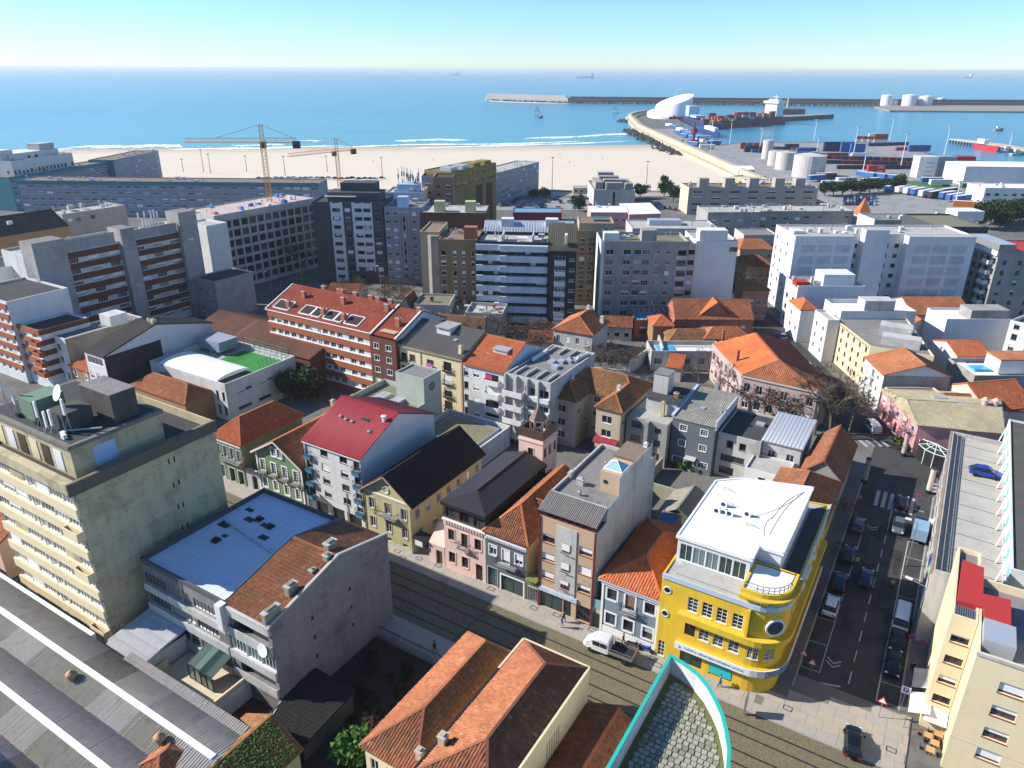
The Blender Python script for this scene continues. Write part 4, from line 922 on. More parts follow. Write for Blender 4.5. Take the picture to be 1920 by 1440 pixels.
# ================================================================ LEFT FOREGROUND
b=gb('tall_beige_block','tall beige apartment block with rooftop antennas and stained side wall',-94,-74.4,32.9,50.5,23.8,W_BEIGE,{0:[G('w4',7,8,2.45,1.45,1.5,2.72,.01,.99,blind=.25,skip=.04)],1:[G('vent',[.62,.66],[5.2,8.5,11.5,14.5,17.6,20.8],.22,.7,0,0)]},('flat',1.1,R_DARK),cat='building')
for k in range(8):b.band(0,0,19.5,.25+2.72*k,1.42+2.72*k,.35,W_CREAM,'spandrel_band')
for u in(.2,9.8,19.3):downpipe(b,0,u,23.4,METAL)
for k in(1,4,6):b.balcony(0,16.6,19.4,.3+2.72*k,.9,1.05,W_CREAM,True)
b.band(0,-.1,19.8,22.6,23.8,.8,W_BEIGE,'top_parapet');b.band(1,-.8,17.7,22.4,23.85,.35,wall('dark_stained_coping',(.12,.11,.09),.5,.15,streak=.8),'top_parapet')
m=MB();q=[b.L(0,1.6),b.L(17.3,1.6),b.L(17.3,12.4),b.L(0,12.4)];m.prism(q,22.7,26.3,0,False);m.build('penthouse',W_BEIGE,b.t)
m=MB();m.prism(inset([p.xy for p in q],-.25),26.3,26.75,0,True,True);pr=m.build('penthouse_roof',wall('lichen_concrete',(.2,.19,.16),.6,.2,streak=.9),b.t)
m=MB();m.face([(p.x,p.y,26.77)for p in inset([p.xy for p in q],.3)]);m.build('roof_felt',R_DARK,pr)
for u in(2,4.5,7,9.5,12,14.5):
 m=MB();m.box(b.L(u,1.56,23),1.6,.06,2.5,b.a);m.build('shutter',TRIM_W if u in(4.5,14.5)else FR_B if u in(7,12)else W_CREAM,b.t)
m=MB();m.box(b.L(17.33,5.2,23.2),.06,2.6,2.4,b.a);m.build('blue_panel',plain('pale_blue_panel',(.35,.5,.66),.5),b.t)
W_DK=wall('dark_rendered_box',(.09,.087,.08),.5,.25,streak=.8,dark=(.03,.03,.03))
b.box(13.4,9.0,26.75,6.0,3.0,3.4,W_DK,'lift_house');b.box(13.4,9.0,30.15,6.1,3.1,.12,R_GREY,'lift_house_roof')
b.box(12.4,4.9,26.75,3.0,3.3,2.1,W_DK,'plant_room')
gc=MB();c0=b.L(7,4.7,26.75);gc.box(c0,2.9,3.6,2.4,b.a);gc.box(c0+Z*2.4,3.0,3.7,.12,b.a);gco=gc.build('equipment_cabin',plain('green_cabin',(.14,.22,.14),.6),b.t)
def antenna(u,v,z,hh=2.2):
 m=MB();p=b.L(u,v,z);m.tube(p,p+Z*hh,.05,n=6);m.beam(p,p+U*.7+Z*.02,.05);m.beam(p+U*.6,p+Z*hh*.6,.04);m.beam(p-V_*.6,p+Z*hh*.6,.04);m.beam(p+V_*.6,p+Z*hh*.6,.04);o=m.build('antenna_mast',METAL,b.t)
 m=MB();m.box(p+Z*(hh-1.1)-V_*.15,.32,.2,1.9,b.a);m.build('antenna_panel',TRIM_W,o)
for u,v,z,hh in((10.9,2.3,26.8,2.6),(14.2,3.6,26.8,3.2),(12.2,2.4,26.8,1.7),(13.0,2.6,26.8,2.0),(3.6,2.4,26.8,4.2),(4.6,3.0,26.8,2.4)):antenna(u,v,z,hh)
for u,v in((14.6,2.6),(15.3,2.3),(5.4,2.6),(9.4,2.6),(10.2,3.2)):b.box(u,v,26.8,.6,.4,.5,TRIM_W if u>14 else TRIM_D,'radio_unit')
m=MB();p=b.L(11.2,4.8,28.85);m.tube(p,p+Z*1.0,.06,n=6);d=(Vector((-.5,-.6,.35))).normalized();x=d.orthogonal().normalized();y=d.cross(x)
R1=[p+Z*1.5+(x*math.cos(t)+y*math.sin(t))*.95+d*.25 for t in[2*math.pi*k/18 for k in range(18)]];c=p+Z*1.5
for k in range(18):m.face([c,R1[k],R1[(k+1)%18]])
m.tube(c,c+d*.9,.03,n=4);m.build('satellite_dish',TRIM_W,b.t)
m=MB();m.tube(b.L(13.6,2.9,27),b.L(17,5.6,27.2),.1,n=6);m.build('roof_duct',MET_LB,b.t)
for u0,v0,lab in((-112,33.5,'low orange roofed house at the left edge below the beige block'),(-106,42,'second orange roofed house behind the beige block at the left edge')):gb('left_edge_house',lab,u0,u0+11.5,v0,v0+8,5.5,W_PINK,{0:[G('d1',3,1,1,1.6,2.4,3)]},('gable',2.2,'x',T_ORANGE,.5))
# ---- low white-roofed building with tiled end
b=gb('white_roofed_building','grey concrete building with pale flat roof and tiled end roof',-72.6,-51.1,37,55,12.2,W_CONC,{0:[G('a6',[.1,.3],3,4.0,1.35,3.6,2.85),G('a6',[.5],3,3.6,1.3,3.6,2.85),G('g4',[.74,.85,.95],[6.4],2.0,1.6,0,0),G('hole',[.85],[9.3,3.4],5.4,1.7,0,0),G('a6',[.14,.4],1,4.2,2.2,.3,3)],1:[G('vent',[.3,.62],[4,6.6,9.2],.35,.55,0,0)]},None,cat='building')
L=b.L
m=MB();m.face([L(.25,.25,11.8),L(14.3,.25,11.8),L(14.3,17.75,11.8),L(.25,17.75,11.8)]);rf=m.build('flat_roof',R_BLUE,b.t)
m=MB()
for p0,p1 in(((0,.12),(14.4,.12)),((.12,0),(.12,18)),((0,17.88),(21.5,17.88)),((14.4,0),(14.4,18))):m.beam(L(*p0,12.05),L(*p1,12.05),.3,.6)
m.build('parapet',wall('dark_parapet',(.1,.1,.1),.4,.2),b.t)
for u,v,du,dv in((1.2,9.5,1.6,1.0),(1.4,13.6,1.2,.6),(3.0,12.0,1.4,.8),(5.8,12.2,1.2,.7),(7.6,10.3,1.3,.8),(12.6,9.6,2.2,1.2),(3.6,8.2,.8,.5)):
 m=MB();m.prism([L(u,v),L(u+du,v),L(u+du,v+dv),L(u,v+dv)],11.8,11.86,0);m.build('roof_hatch',R_DARK,rf)
for u,v in((4.0,7.2),(4.8,13.0),(7.2,12.6)):
 m=MB();p=L(u,v,11.8);m.box(p,.9,.9,.25,b.a);m.box(p+Z*.25,.5,.5,.25,b.a);m.build('roof_outlet',TRIM_D,rf)
m=MB();m.tube(L(1.0,10.6,11.95),L(14.0,8.7,11.95),.13,n=6)
for k in range(7):m.box(L(2+1.8*k,10.45-.26*k,11.8),.15,.4,.3,b.a)
m.build('roof_pipe',MET_LB,rf)
zr=14.5
sl=[[L(14.5,-.3,12.0),L(21.5,-.3,12.0),L(21.5,10,zr),L(14.5,10,zr)],[L(21.5,17.9,12.4),L(14.5,17.9,12.4),L(14.5,10,zr),L(21.5,10,zr)]]
roof_cover(b.t,sl,T_OLD,[(L(14.5,10,zr),L(21.5,10,zr))],name='tiled_roof')
m=MB();e=[L(21.5,-.3),L(21.5,10),L(21.5,18)]
m.face([L(21.52,0,12.2),L(21.52,18,12.2),L(21.52,18,13.0),L(21.52,10,zr+.35),L(21.52,0,12.35)]);m.face([L(14.4,18,12.2),L(14.4,0,12.2),L(14.4,0,12.3),L(14.4,10,zr+.2),L(14.4,18,12.9)])
m.build('gable_wall',W_CONC,b.t);m=MB();m.beam(L(21.45,-.2,12.4),L(21.45,10,zr+.4),.3,.16);m.beam(L(21.45,10,zr+.4),L(21.45,18,13.0),.3,.16);m.build('coping',TRIM_G,b.t)
for u,v,z,dx,dy,dz in((19.4,10.9,14.1,.8,1.4,1.1),(20.6,9.2,14.1,.7,.7,.9),(20.2,4.2,13.0,.7,1.3,1.2),(20.9,.8,12.4,.6,2.0,1.3),(20.3,7.2,13.7,.5,.6,.5)):b.chimney(u,v,z,dx,dy,dz,wall('mossy_chimney',(.27,.27,.18),.4,.15))
b.balcony(0,14.6,21.4,8.6,.35,1.1,W_LGREY,True);b.balcony(0,14.6,21.4,3.0,.35,1.0,W_LGREY,True);b.band(0,14.5,21.5,5.3,6.3,.3,W_LGREY,'spandrel_band');b.band(0,14.5,21.5,11.2,12.2,.35,W_LGREY,'spandrel_band')
for k in range(3):b.band(0,.1,14.2,2.4+2.85*k,3.4+2.85*k,.3,W_LGREY,'spandrel_band')
for u in(7.2,14.4):downpipe(b,0,u,12,METAL)
b.box(14.4,-.4,9.2,.9,.9,3.2,W_WHITE,'corner_shaft')
m=MB();d=Vector((-.55,-.8,.25)).normalized();x=d.orthogonal().normalized();y=d.cross(x);c=L(20.6,-.7,9.4)
for k in range(16):m.face([c-d*.15,c+(x*math.cos(2*math.pi*k/16)+y*math.sin(2*math.pi*k/16))*.75,c+(x*math.cos(2*math.pi*(k+1)/16)+y*math.sin(2*math.pi*(k+1)/16))*.75])
m.beam(c,L(21,.2,9.3),.08);m.build('satellite_dish',TRIM_W,b.t)
m=MB();m.prism([L(14.8,.1),L(21.3,.1),L(21.3,1.4),L(14.8,1.4)],3.0,3.04,0);m.build('balcony_turf',plain('artificial_turf',(.05,.22,.03),.9),b.t)
pt=empty('walled_patio','cream paved patio with glazed lean-to in front of the grey concrete building','patio',X(-60,34.5))
m=MB();m.prism([X(-66,31.3),X(-56.5,31.3),X(-56.5,37),X(-66,37)],0,2.0,0);m.build('terrace',wall('cream_patio_paving',(.6,.5,.36),.1,.08),pt)
m=MB()
for a,c in(((-66,31.3),(-56.5,31.3)),((-56.5,31.3),(-56.5,37)),((-66,31.3),(-66,34))):m.beam(X(*a,2.5),X(*c,2.5),.2,1.1)
m.build('wall',W_CREAM,pt)
m=MB()
for i in range(5):m.beam(X(-62.5+i*1.0,34.2,2.0),X(-62.5+i*1.0,34.2,4.0),.08);m.beam(X(-62.5+i*1.0,34.2,4.0),X(-62.5+i*1.0,37,4.8),.08)
m.beam(X(-62.5,34.2,4),X(-58.5,34.2,4),.1);m.beam(X(-62.5,34.2,2.1),X(-58.5,34.2,2.1),.1);fr=m.build('conservatory_frame',TRIM_D,pt)
for i in range(4):
 m=MB();m.face([X(-62.45+i,34.22,2.1),X(-61.55+i,34.22,2.1),X(-61.55+i,34.22,3.95),X(-62.45+i,34.22,3.95)]);m.face([X(-62.45+i,34.22,4.02),X(-61.55+i,34.22,4.02),X(-61.55+i,36.95,4.82),X(-62.45+i,36.95,4.82)]);m.build('pane',GLASS_G,fr)
wk=empty('lean_to_workshop','white lean-to with pale corrugated roof at the foot of the beige block','shed',X(-69,34.5))
m=MB();m.prism([X(-72.4,31.5),X(-66.4,31.5),X(-66.4,36.9),X(-72.4,36.9)],0,4.2,0,False);m.build('wall',W_WHITE,wk)
roof_cover(wk,[[X(-73,31.2,4.2),X(-66.2,31.2,4.2),X(-66.2,36.9,5.0),X(-73,36.9,5.0)]],plain('pale_corrugated_sheet',(.42,.42,.42),.6,var=.25),(),.25,1.2,.07,kindname='corrugated_sheet')
yd=empty('walled_yard','small walled yard with reddish soil behind the corrugated halls','yard',X(-53.5,33))
m=MB()
for a,c in(((-56.2,31.3),(-56.2,37)),((-56.2,31.2),(-48.8,31.2)),((-51.1,37),(-48.8,31.2))):m.prism([X(*a)-U*.12,X(*a)+U*.12,X(*c)+U*.12,X(*c)-U*.12]if a[0]==c[0]else[X(*a)-V_*.12,X(*c)-V_*.12,X(*c)+V_*.12,X(*a)+V_*.12],0,2.6,0)
m.build('wall',W_WHITE2,yd);m=MB();m.face([X(-56,31.4,.3),X(-49,31.4,.3),X(-51,37,.3),X(-56,37,.3)]);m.build('soil',flatroof('reddish_soil',(.1,.045,.025),.4,(.05,.03,.02),.8),yd)
# ---- corrugated halls
hall=empty('corrugated_hall','long workshop hall under corrugated grey roofs with white ridge caps','workshop',X(-78,22))
SH=[flatroof('weathered_fibre_sheet',(.36,.33,.3),.4,(.1,.1,.07),.5),flatroof('mossy_fibre_sheet',(.25,.235,.19),.5,(.06,.065,.03),.5),flatroof('pale_fibre_sheet',(.42,.4,.35),.5,(.14,.14,.1),.6)]
vz=[(30.4,5.2),(27.0,5.9),(24.3,5.2),(21.1,5.9),(18.3,5.2),(15.1,5.9),(12.3,5.2),(9.0,5.9)]
R_=random.Random(5);SMS={}
for j in range(len(vz)-1):
 (va,za),(vb,zb_)=vz[j],vz[j+1]
 if za>zb_:va,za,vb,zb_=vb,zb_,va,za
 for k in range(12):
  u=-115+5.6*k;mi=R_.choice((0,0,1,2))if j%2==0 else R_.choice((0,1,1));key=(j,mi)
  if key not in SMS:
   q=[X(0,va,za),X(5.54,va,za),X(5.54,vb,zb_),X(0,vb,zb_)]if vb>va else[X(5.54,va,za),X(0,va,za),X(0,vb,zb_),X(5.54,vb,zb_)]
   t=tile_arr([q],.31,50,.1);SMS[key]=arr_mesh('corrugated_sheet',t[0],t[1],t[2],SH[mi])
  place('corrugated_sheet',SMS[key],hall,Matrix.Translation(X(u,0)-hall.location))
for v,z in vz[1::2]:
 m=MB();m.beam(X(-116,v,z+.12),X(-48.4,v,z+.12),.6,.16);m.build('ridge_cap',plain('white_ridge_cap',(.75,.75,.74),.5),hall)
for v,z in vz[2::2]:
 m=MB();m.beam(X(-116,v,z+.03),X(-48.4,v,z+.03),.22,.12);m.build('valley_gutter',METAL,hall)
m=MB();m.prism([X(-115.5,9.2),X(-48.5,9.2),X(-48.5,30.3),X(-115.5,30.3)],0,4.4,0,True);m.build('wall',W_LGREY,hall);m=MB();m.beam(X(-74,30.7,4.9),X(-116,30.7,4.9),.5,.8);m.build('eave_wall',TRIM_W,hall)
roof_cover(hall,[[X(-67.6,30.3,5.25),X(-48.7,30.3,5.25),X(-48.7,31.3,5.45),X(-67.6,31.3,5.45)]],SH[0],(),.31,.5,.1,name='edge_strip',kindname='corrugated_sheet')
for u,v in((-69,25.6),(-54.3,25.6)):
 m=MB();p=X(u,v,5.5);m.tube(p,p+Z*.7,.35,n=10);m.tube(p+Z*.7,p+Z*1.0,.62,.5,n=12);m.tube(p+Z*1.0,p+Z*1.3,.5,.1,n=12);m.build('turbine_vent',plain('rusty_vent',(.35,.22,.13),.7,.3,var=.25),hall)
sm=gb('metal_roofed_shed','shed with pale metal roof at the bottom left corner',-72,-60.5,8.8,15.2,7.2,W_LGREY,None,('shed',.8,'',MET_LB,0,{'pitch':.5,'ln':50,'hgt':.06}),cat='shed')
b=gb('mossy_roofed_cottage','low cottage with moss covered tile roof by the dark garden',-51.5,-44.2,25.0,33.0,3.6,W_LEMON,{1:[G('w2',2,1,.9,1.2,1.6,3)]},('gable',2.0,'y',T_MOSS,.5,{'over':.35}))
b=gb('orange_hipped_outhouse','small orange hipped outhouse at the end of the corrugated halls',-54.6,-50.5,22.5,27.0,4.6,W_LEMON,None,('hip',1.6,'y',T_ORANGE,(1.8,1.8)))
gs=gb('dark_garden_shed','dark lean-to shed against the grey concrete wall in the garden',-50.6,-45.2,34.3,41.5,2.2,W_DK,None,('shed',.8,'',T_BLACK,0,{'pitch':.3}),cat='shed')
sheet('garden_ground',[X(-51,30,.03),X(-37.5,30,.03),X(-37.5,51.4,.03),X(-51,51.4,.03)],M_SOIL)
fz=empty('iron_fence','dark iron fence between the garden and the tram street','fence',X(-44.5,51.8));m=MB()
for k in range(48):m.beam(X(-50.6+.27*k,51.8,0),X(-50.6+.27*k,51.8,1.7),.035)
m.beam(X(-50.7,51.8,1.5),X(-37.8,51.8,1.5),.06);m.beam(X(-50.7,51.8,.25),X(-37.8,51.8,.25),.06);m.build('railing',RAIL,fz)
m=MB();m.prism([X(-50.9,51.6),X(-37.6,51.6),X(-37.6,52.0),X(-50.9,52.0)],0,.4,0);m.build('plinth',W_CONC,fz)
# ---- two orange-roofed halls at the bottom
b=gb('mossy_orange_hall','long low hall with mossy orange roof beside the dark garden',-37.3,-31.2,35,52,6.3,W_CREAM,{0:[G('w2',3,1,1.0,1.6,3.6,3)]},None)
L=b.L;e=.35;a_,b2,c_,d_=L(-e,-e,6.4),L(6.1,-e,6.4),L(6.1,17.2,6.4),L(-e,17.2,6.4);r1,r2=L(3.3,4.8,8.5),L(3.3,15.2,8.5)
roof_cover(b.t,[[a_,b2,r1]],T_OLD,[(a_,r1),(b2,r1)]);roof_cover(b.t,[[b2,c_,r2,r1],[c_,d_,r2]],T_MOSS);roof_cover(b.t,[[d_,a_,r1,r2]],T_ORANGE,[(r1,r2),(d_,r2),(c_,r2)])
b.chimney(5.6,1.2,6.4,.6,.6,1.6,wall('yellow_chimney',(.5,.4,.22),.3,.1));m=MB();m.beam(L(5.95,-.3,6.6),L(5.95,13,6.6),.3,.12);m.build('gutter',plain('orange_gutter_lining',(.5,.24,.08),.7),b.t)
b=gb('cream_hall','cream hall with red brown tiled roof and slatted side openings',-30.9,-23.1,30,53,8.0,W_CREAM,{1:[G('vent',[.62,.64,.66,.68,.70,.72],[2.8],.14,3.4,0,0),G('vent',[.38,.40,.42,.44,.46],[3.8],.12,1.3,0,0)]},None)
L=b.L;a_,b2,c_,d_=L(0,0,8.0),L(7.8,0,8.0),L(7.8,23,8.0),L(0,23,8.0);r1,r2=L(4.6,9.0,9.9),L(4.6,19.4,9.9);f1=L(0,4,8.0);f2=L(7.8,4,8.0)
roof_cover(b.t,[[f1,f2,r1]],T_OLD,[(r1,f1)]);roof_cover(b.t,[[f2,c_,r2,r1]],tile('shaded_slope_tile',(.2,.08,.045),(.11,.055,.035),.5,(.05,.04,.03)),[(r1,r2),(c_,r2),(r1,f2)]);roof_cover(b.t,[[d_,f1,r1,r2]],T_ORANGE);roof_cover(b.t,[[c_,d_,r2]],T_OLD,[(d_,r2)])  # right slope's shade is put into a darker tile, left slope stays bright
m=MB()
for p0,p1 in((b2,c_),(c_,d_),(d_,L(0,18,8))):m.beam(p0+Z*.1,p1+Z*.1,.22,.25)
m.build('parapet',W_CREAM,b.t);m=MB();m.beam(L(.05,0,8.15),L(.05,18,8.15),.2,.2);m.build('gutter',TRIM_D,b.t);b.chimney(.8,7.6,8.1,.7,.7,1.3,MATS['yellow_chimney'])
b=gb('low_orange_annex','low annex with stained orange roof between cream hall and green rimmed roof',-23.0,-17.3,38,52.6,3.4,W_LEMON,None,('gable',1.3,'y',T_OLD,.62,{'over':.2,'ridge_mat':T_FRESH}))
# ---- curved building with green rim and sunken paved roof
HR=14.0;rim=[(-15.1,53.0),(-13.6,52.7),(-12.1,52.15),(-10.8,51.2),(-9.7,50.0),(-8.7,48.7),(-7.9,47.2),(-7.2,45.6),(-6.75,43.8),(-6.5,41),(-6.4,38)]
poly=[X(-15.0,36),X(-6.4,36)]+[X(u,v)for u,v in reversed(rim)];pp=[p.xy for p in poly]
t=empty('curved_white_building','curved white building with turquoise rim around its sunken paved roof','building',X(-11,44));ip=inset(pp,.3)
m=MB();m.prism(pp,0,HR-.2,0,False)
for i in range(len(pp)):
 p,q,r_,s_=pp[i],pp[(i+1)%len(pp)],ip[(i+1)%len(pp)],ip[i];m.face([(s_.x,s_.y,HR-.2),(r_.x,r_.y,HR-.2),(r_.x,r_.y,HR-2.0),(s_.x,s_.y,HR-2.0)])
m.build('wall',W_WHITE2,t)
m=MB()
for i in range(len(pp)):
 p,q,r_,s_=pp[i],pp[(i+1)%len(pp)],ip[(i+1)%len(pp)],ip[i];m.prism([p,q,r_,s_],HR-.2,HR,0,True,True)
m.build('rim',plain('turquoise_rim',(.02,.42,.33),.5,var=.06),t)
m=MB();m.face([(p.x,p.y,HR-2.0)for p in ip]);dk=m.build('roof_deck',flatroof('mossy_joint_bed',(.13,.13,.05),.4,(.05,.06,.02),1.5),t)
M_BLK=[plain('grey_paving_block',(.3,.29,.24),.9,var=.25,scale=3),plain('stained_paving_block',(.2,.2,.15),.9,var=.3,scale=3)];BMs=[]
for mt in M_BLK:
 mm=MB();mm.box(Vector((0,0,0)),.42,.42,.06,GA+.06);me=bpy.data.meshes.new('paving_block');me.from_pydata(mm.v,[],mm.f);me.materials.append(mt);BMs.append(me)
def inside(p,poly):
 c=False;n=len(poly)
 for i in range(n):
  a,b_=poly[i],poly[(i+1)%n]
  if(a.y>p.y)!=(b_.y>p.y)and p.x<(b_.x-a.x)*(p.y-a.y)/(b_.y-a.y)+a.x:c=not c
 return c
ip2=inset(pp,.8);cells=[]
v=36.5;row=0
while v<53:
 u=-15+(row%2)*.12
 while u<-6:
  p=X(u+R_.uniform(-.03,.03),v+R_.uniform(-.03,.03),HR-1.99)
  if inside(p,ip2):cells.append((u,v,p))
  u+=.52
 v+=.52;row+=1
cells.sort(key=lambda c:abs(c[0]+10)*.6-c[1]);rest=MB()
for k,(u,v,p)in enumerate(cells):
 mi=0 if R_.random()<.75 else 1
 if k<300:place('paving_block',BMs[mi],dk,Matrix.Translation(p-t.location)@Matrix.Rotation(R_.uniform(-.05,.05),4,'Z'))
 else:rest.box(p,.42,.42,.06,GA+.06+R_.uniform(-.05,.05),mi)
if rest.f:o=rest.build('paving_block',M_BLK,t,'stuff');o.parent=dk
# ================================================================ SECOND ROW
GR='grey'
b=gb('red_brick_apartment_block','long red brick apartment block with white window bands and red tiled roof',-128.6,-98.2,105.4,121.5,14.4,W_BRICK,{0:[G('w2',[.05,.115,.18,.25,.33,.4,.455,.575,.64,.71,.82,.9],5,1.25,1.05,1.6,2.6,blind=.15)],1:[]},None,cat='building')
for k in range(5):b.band(0,.1,30.3,1.45+2.6*k,1.6+2.6*k,.35,TRIM_W,'sill_band');b.band(0,.1,30.3,2.75+2.6*k,3.95+2.6*k,.32,W_BRICK,'spandrel_band')
WB=wall('white_window_band',(.6,.6,.58),.15,.05)
for k in range(5):
 for u0,u1 in((2.05,2.85),(4.2,4.8),(6.2,6.9),(8.4,9.3),(10.7,11.5),(13,13.2),(14.6,16.7),(18.2,18.8),(20.2,20.9),(22.3,24.2),(25.7,26.6),(28.1,30)):b.band(0,u0,u1,1.62+2.6*k,2.72+2.6*k,.06,WB,'white_panel')
for u in(15.4,15.9):downpipe(b,0,u,14.4,FR_B)
def brick_roof(b,u1,W_):
 L=b.L;zr=18.2;e=.35
 sl=[[L(-e,-e,14.5),L(W_+e,-e,14.5),L(W_+e,8.4,zr),L(-e,8.4,zr)],[L(W_+e,16.6,14.5),L(-e,16.6,14.5),L(-e,8.4,zr),L(W_+e,8.4,zr)]]
 r=roof_cover(b.t,sl,T_RED,[(L(-e,8.4,zr),L(W_+e,8.4,zr))]);m=MB()
 for u in(0,W_):m.face([L(u,0,14.4),L(u,16.1,14.4),L(u,8.4,zr)])
 m.build('gable_wall',W_BRICK,b.t);m=MB();m.beam(L(-e,-.3,14.7),L(-e,8.4,zr+.2),.2,.2);m.beam(L(-e,-.35,14.6),L(W_+e,-.35,14.6),.2,.15);m.build('verge',TRIM_W,b.t);return r
rr=brick_roof(b,0,30.4)
def zroof(v):return 14.6+(v+.35)/8.75*3.7
def roofwell(u0,u1,v0,v1):
 m=MB();q=[(u0,v0),(u1,v0),(u1,v1),(u0,v1)];L=b.L
 for i in range(4):
  a,c=q[i],q[(i+1)%4];m.beam(L(*a,zroof(a[1])+.1),L(*c,zroof(c[1])+.1),.18,.25)
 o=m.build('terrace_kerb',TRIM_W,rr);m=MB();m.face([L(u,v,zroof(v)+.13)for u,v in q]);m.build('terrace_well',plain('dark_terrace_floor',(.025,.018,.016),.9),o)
for u0,u1 in((1.2,5.8),(9.2,12.4),(12.7,15.2),(16.3,19.2),(19.5,21.4),(22.4,26.2)):roofwell(u0,u1,.6,3.2)
for u,v in((5.2,1.6),(6.4,5.2),(15.6,1.7),(17.7,5.8),(21.7,1.5),(29.5,6.4)):b.chimney(u,v,zroof(v)-.2,1.0,.8,1.6,BRICK)
for u in(8.5,13.3,14.0,18,22.5,24.5,28):b.chimney(u,9.4,17.6,1.1,.8,1.3,BRICK)
b=gb('brown_brick_wing','dark brick wing with angled bays at the end of the red brick block',-98.0,-91.2,104.6,121.5,14.4,W_DKBRICK,{0:[G('w2',[.25,.72],5,1.3,1.15,1.5,2.6,sur=(.1,WB))],1:[]},None,cat='building')
def _g():
 L=b.L;zr=18.2
 roof_cover(b.t,[[L(.5,.3,14.7),L(6.9,.3,14.7),L(6.9,9.2,zr),L(.5,9.2,zr)],[L(6.9,17.2,14.5),L(.5,17.2,14.5),L(.5,9.2,zr),L(6.9,9.2,zr)]],T_RED)
 m=MB();m.face([L(6.8,0,14.4),L(6.8,17,14.4),L(6.8,9.2,zr+.5)]);m.build('gable_wall',W_WHITE,b.t);m=MB();m.beam(L(6.85,-.2,14.9),L(6.85,9.2,zr+.5),.3,.25);m.beam(L(.5,-.2,14.9),L(.5,9.2,zr+.4),.3,.25);m.build('coping',TRIM_W,b.t)
 b.chimney(4.6,3.8,16.0,1.0,.8,1.7,BRICK);b.chimney(6.3,8.6,17.8,1.0,.7,1.2,BRICK);m=MB();m.prism([L(2.2,.8),L(6,.8),L(6,2.2),L(2.2,2.2)],15.4,15.6,0,True,True);m.build('terrace_canopy',W_TAN,b.t)
_g()
b=gb('beige_apartment_block','beige apartment block with dark corrugated roof and white dormer',-91.1,-75.8,105.6,121,13.6,W_CREAM,{0:[G('d2',[.07,.21],4,1.5,1.5,2.2,2.75),G('d2',[.5],4,1.7,1.1,2.4,2.75),G('d2',[.77],4,1.9,1.9,2.0,2.75)]},('gable',3.0,'x',flatroof('charcoal_sheet',(.11,.11,.105),.4),.5,{'over':.4,'pitch':.4,'ln':50,'hgt':.09}),cat='building')
b.band(0,-.2,15.4,13.2,13.65,.4,W_TAN,'cornice');b.band(0,5.2,5.45,.2,13.3,.12,W_TAN,'pilaster');b.band(0,14.9,15.3,.2,13.3,.12,W_TAN,'pilaster')
for k in range(4):b.balcony(0,10.7,12.9,2.0+2.75*k,.4,.9,TRIM_D,False);b.balcony(0,.3,1.9,2.0+2.75*k,.4,.9,TRIM_D,False)
b.box(7.6,6.4,15.3,3.2,3.6,1.7,W_WHITE,'dormer');b.box(7.6,6.3,17.0,3.6,4.2,.15,SH[0],'dormer_roof');b.chimney(14.3,1.0,13.9,.7,.7,1.6,W_CREAM);m=MB();m.box(b.L(11.2,3.8,15.35),.8,1.0,.15,b.a);m.build('skylight',MET_LB,b.t)
m=MB();m.box(b.on(0,7.6,10.2,.5),1.2,.05,1.0,b.a);m.build('laundry',plain('pink_laundry',(.5,.12,.3),.9),b.t)
b=gb('white_orange_roofed_block','white apartment block with orange roof and glazed corner balconies',-75.7,-66.5,105.6,121,12.8,W_WHITE,{0:[G('d2',[.08],4,1.0,1.5,2.2,2.7),G('w2',[.33],4,1.3,1.2,2.3,2.7,blind=.9),G('d4',[.72],4,2.9,1.5,2.2,2.7)],1:[G('d1',[.06],4,1.1,1.2,2.3,2.7)]},('gable',3.2,'x',T_FRESH,.5,{'over':.4}),cat='building')
for k in range(4):b.balcony(0,5.0,8.4,1.9+2.7*k,.9,.9,W_WHITE,True)
b.box(6.0,5.2,14.2,3.0,2.8,1.1,W_WHITE,'dormer');b.box(6.0,5.1,15.3,3.3,3.2,.14,MET_LB,'dormer_roof')
for u,v in((2.2,4.0),(3.6,3.6),(8.4,3.8)):b.box(u,v,14.2,.7,.8,.25,MET_LB,'skylight')
m=MB();m.face([b.L(9.25,0,12.8),b.L(9.25,15.4,12.8),b.L(9.25,7.7,16.3)]);m.build('party_gable',wall('pale_blue_gable',(.5,.58,.64),.2,.08),b.t);m=MB();m.box(b.on(0,6.6,11.2,.96),1.3,.05,.8,b.a);m.build('laundry',plain('magenta_towel',(.6,.03,.2),.9),b.t)
b=gb('curved_balcony_block','grey apartment block with curved white balconies and rooftop air conditioners',-65.4,-56.1,104.5,122.4,13.3,W_LGREY,{0:[G('w2',[.55,.85],4,2.2,1.5,1.9,2.75)]},('flat',.3,R_GREY),cat='building')
for k in range(4):
 b.balcony(0,.2,4.3,1.5+2.75*k,1.6,.95,W_WHITE,True);b.band(0,4.6,9.2,1.0+2.75*k,1.9+2.75*k,.5,W_WHITE,'spandrel_band')
for k in range(4):b.band(0,2.3*k+.05,2.3*k+.3,.2,13.3,.6,W_LGREY,'fin')
for k in range(4):b.box(1.5+2.2*k,3.0,13.1,.25,4.0,.4,W_LGREY,'roof_fin');b.box(1.2+2.3*k,15.5,13.1,.25,3.4,.4,W_LGREY,'roof_fin')
for k in range(5):acunit(b,1.0,8.5+1.2*k,13.1,GA+1.57)
for u,v in((4.4,9.4),(5.8,10.6),(6.2,7.6),(6.9,11.8),(7.6,12.6)):b.box(u,v,13.0,1.3,1.5,.55,MET_LB,'rooflight')
for k in range(6):acunit(b,8.0+.1*k,13.2+.5*k,13.1,GA+1.57)
W_BG=wall('warm_beige_render',(.5,.42,.31),.3,.08,streak=.5)
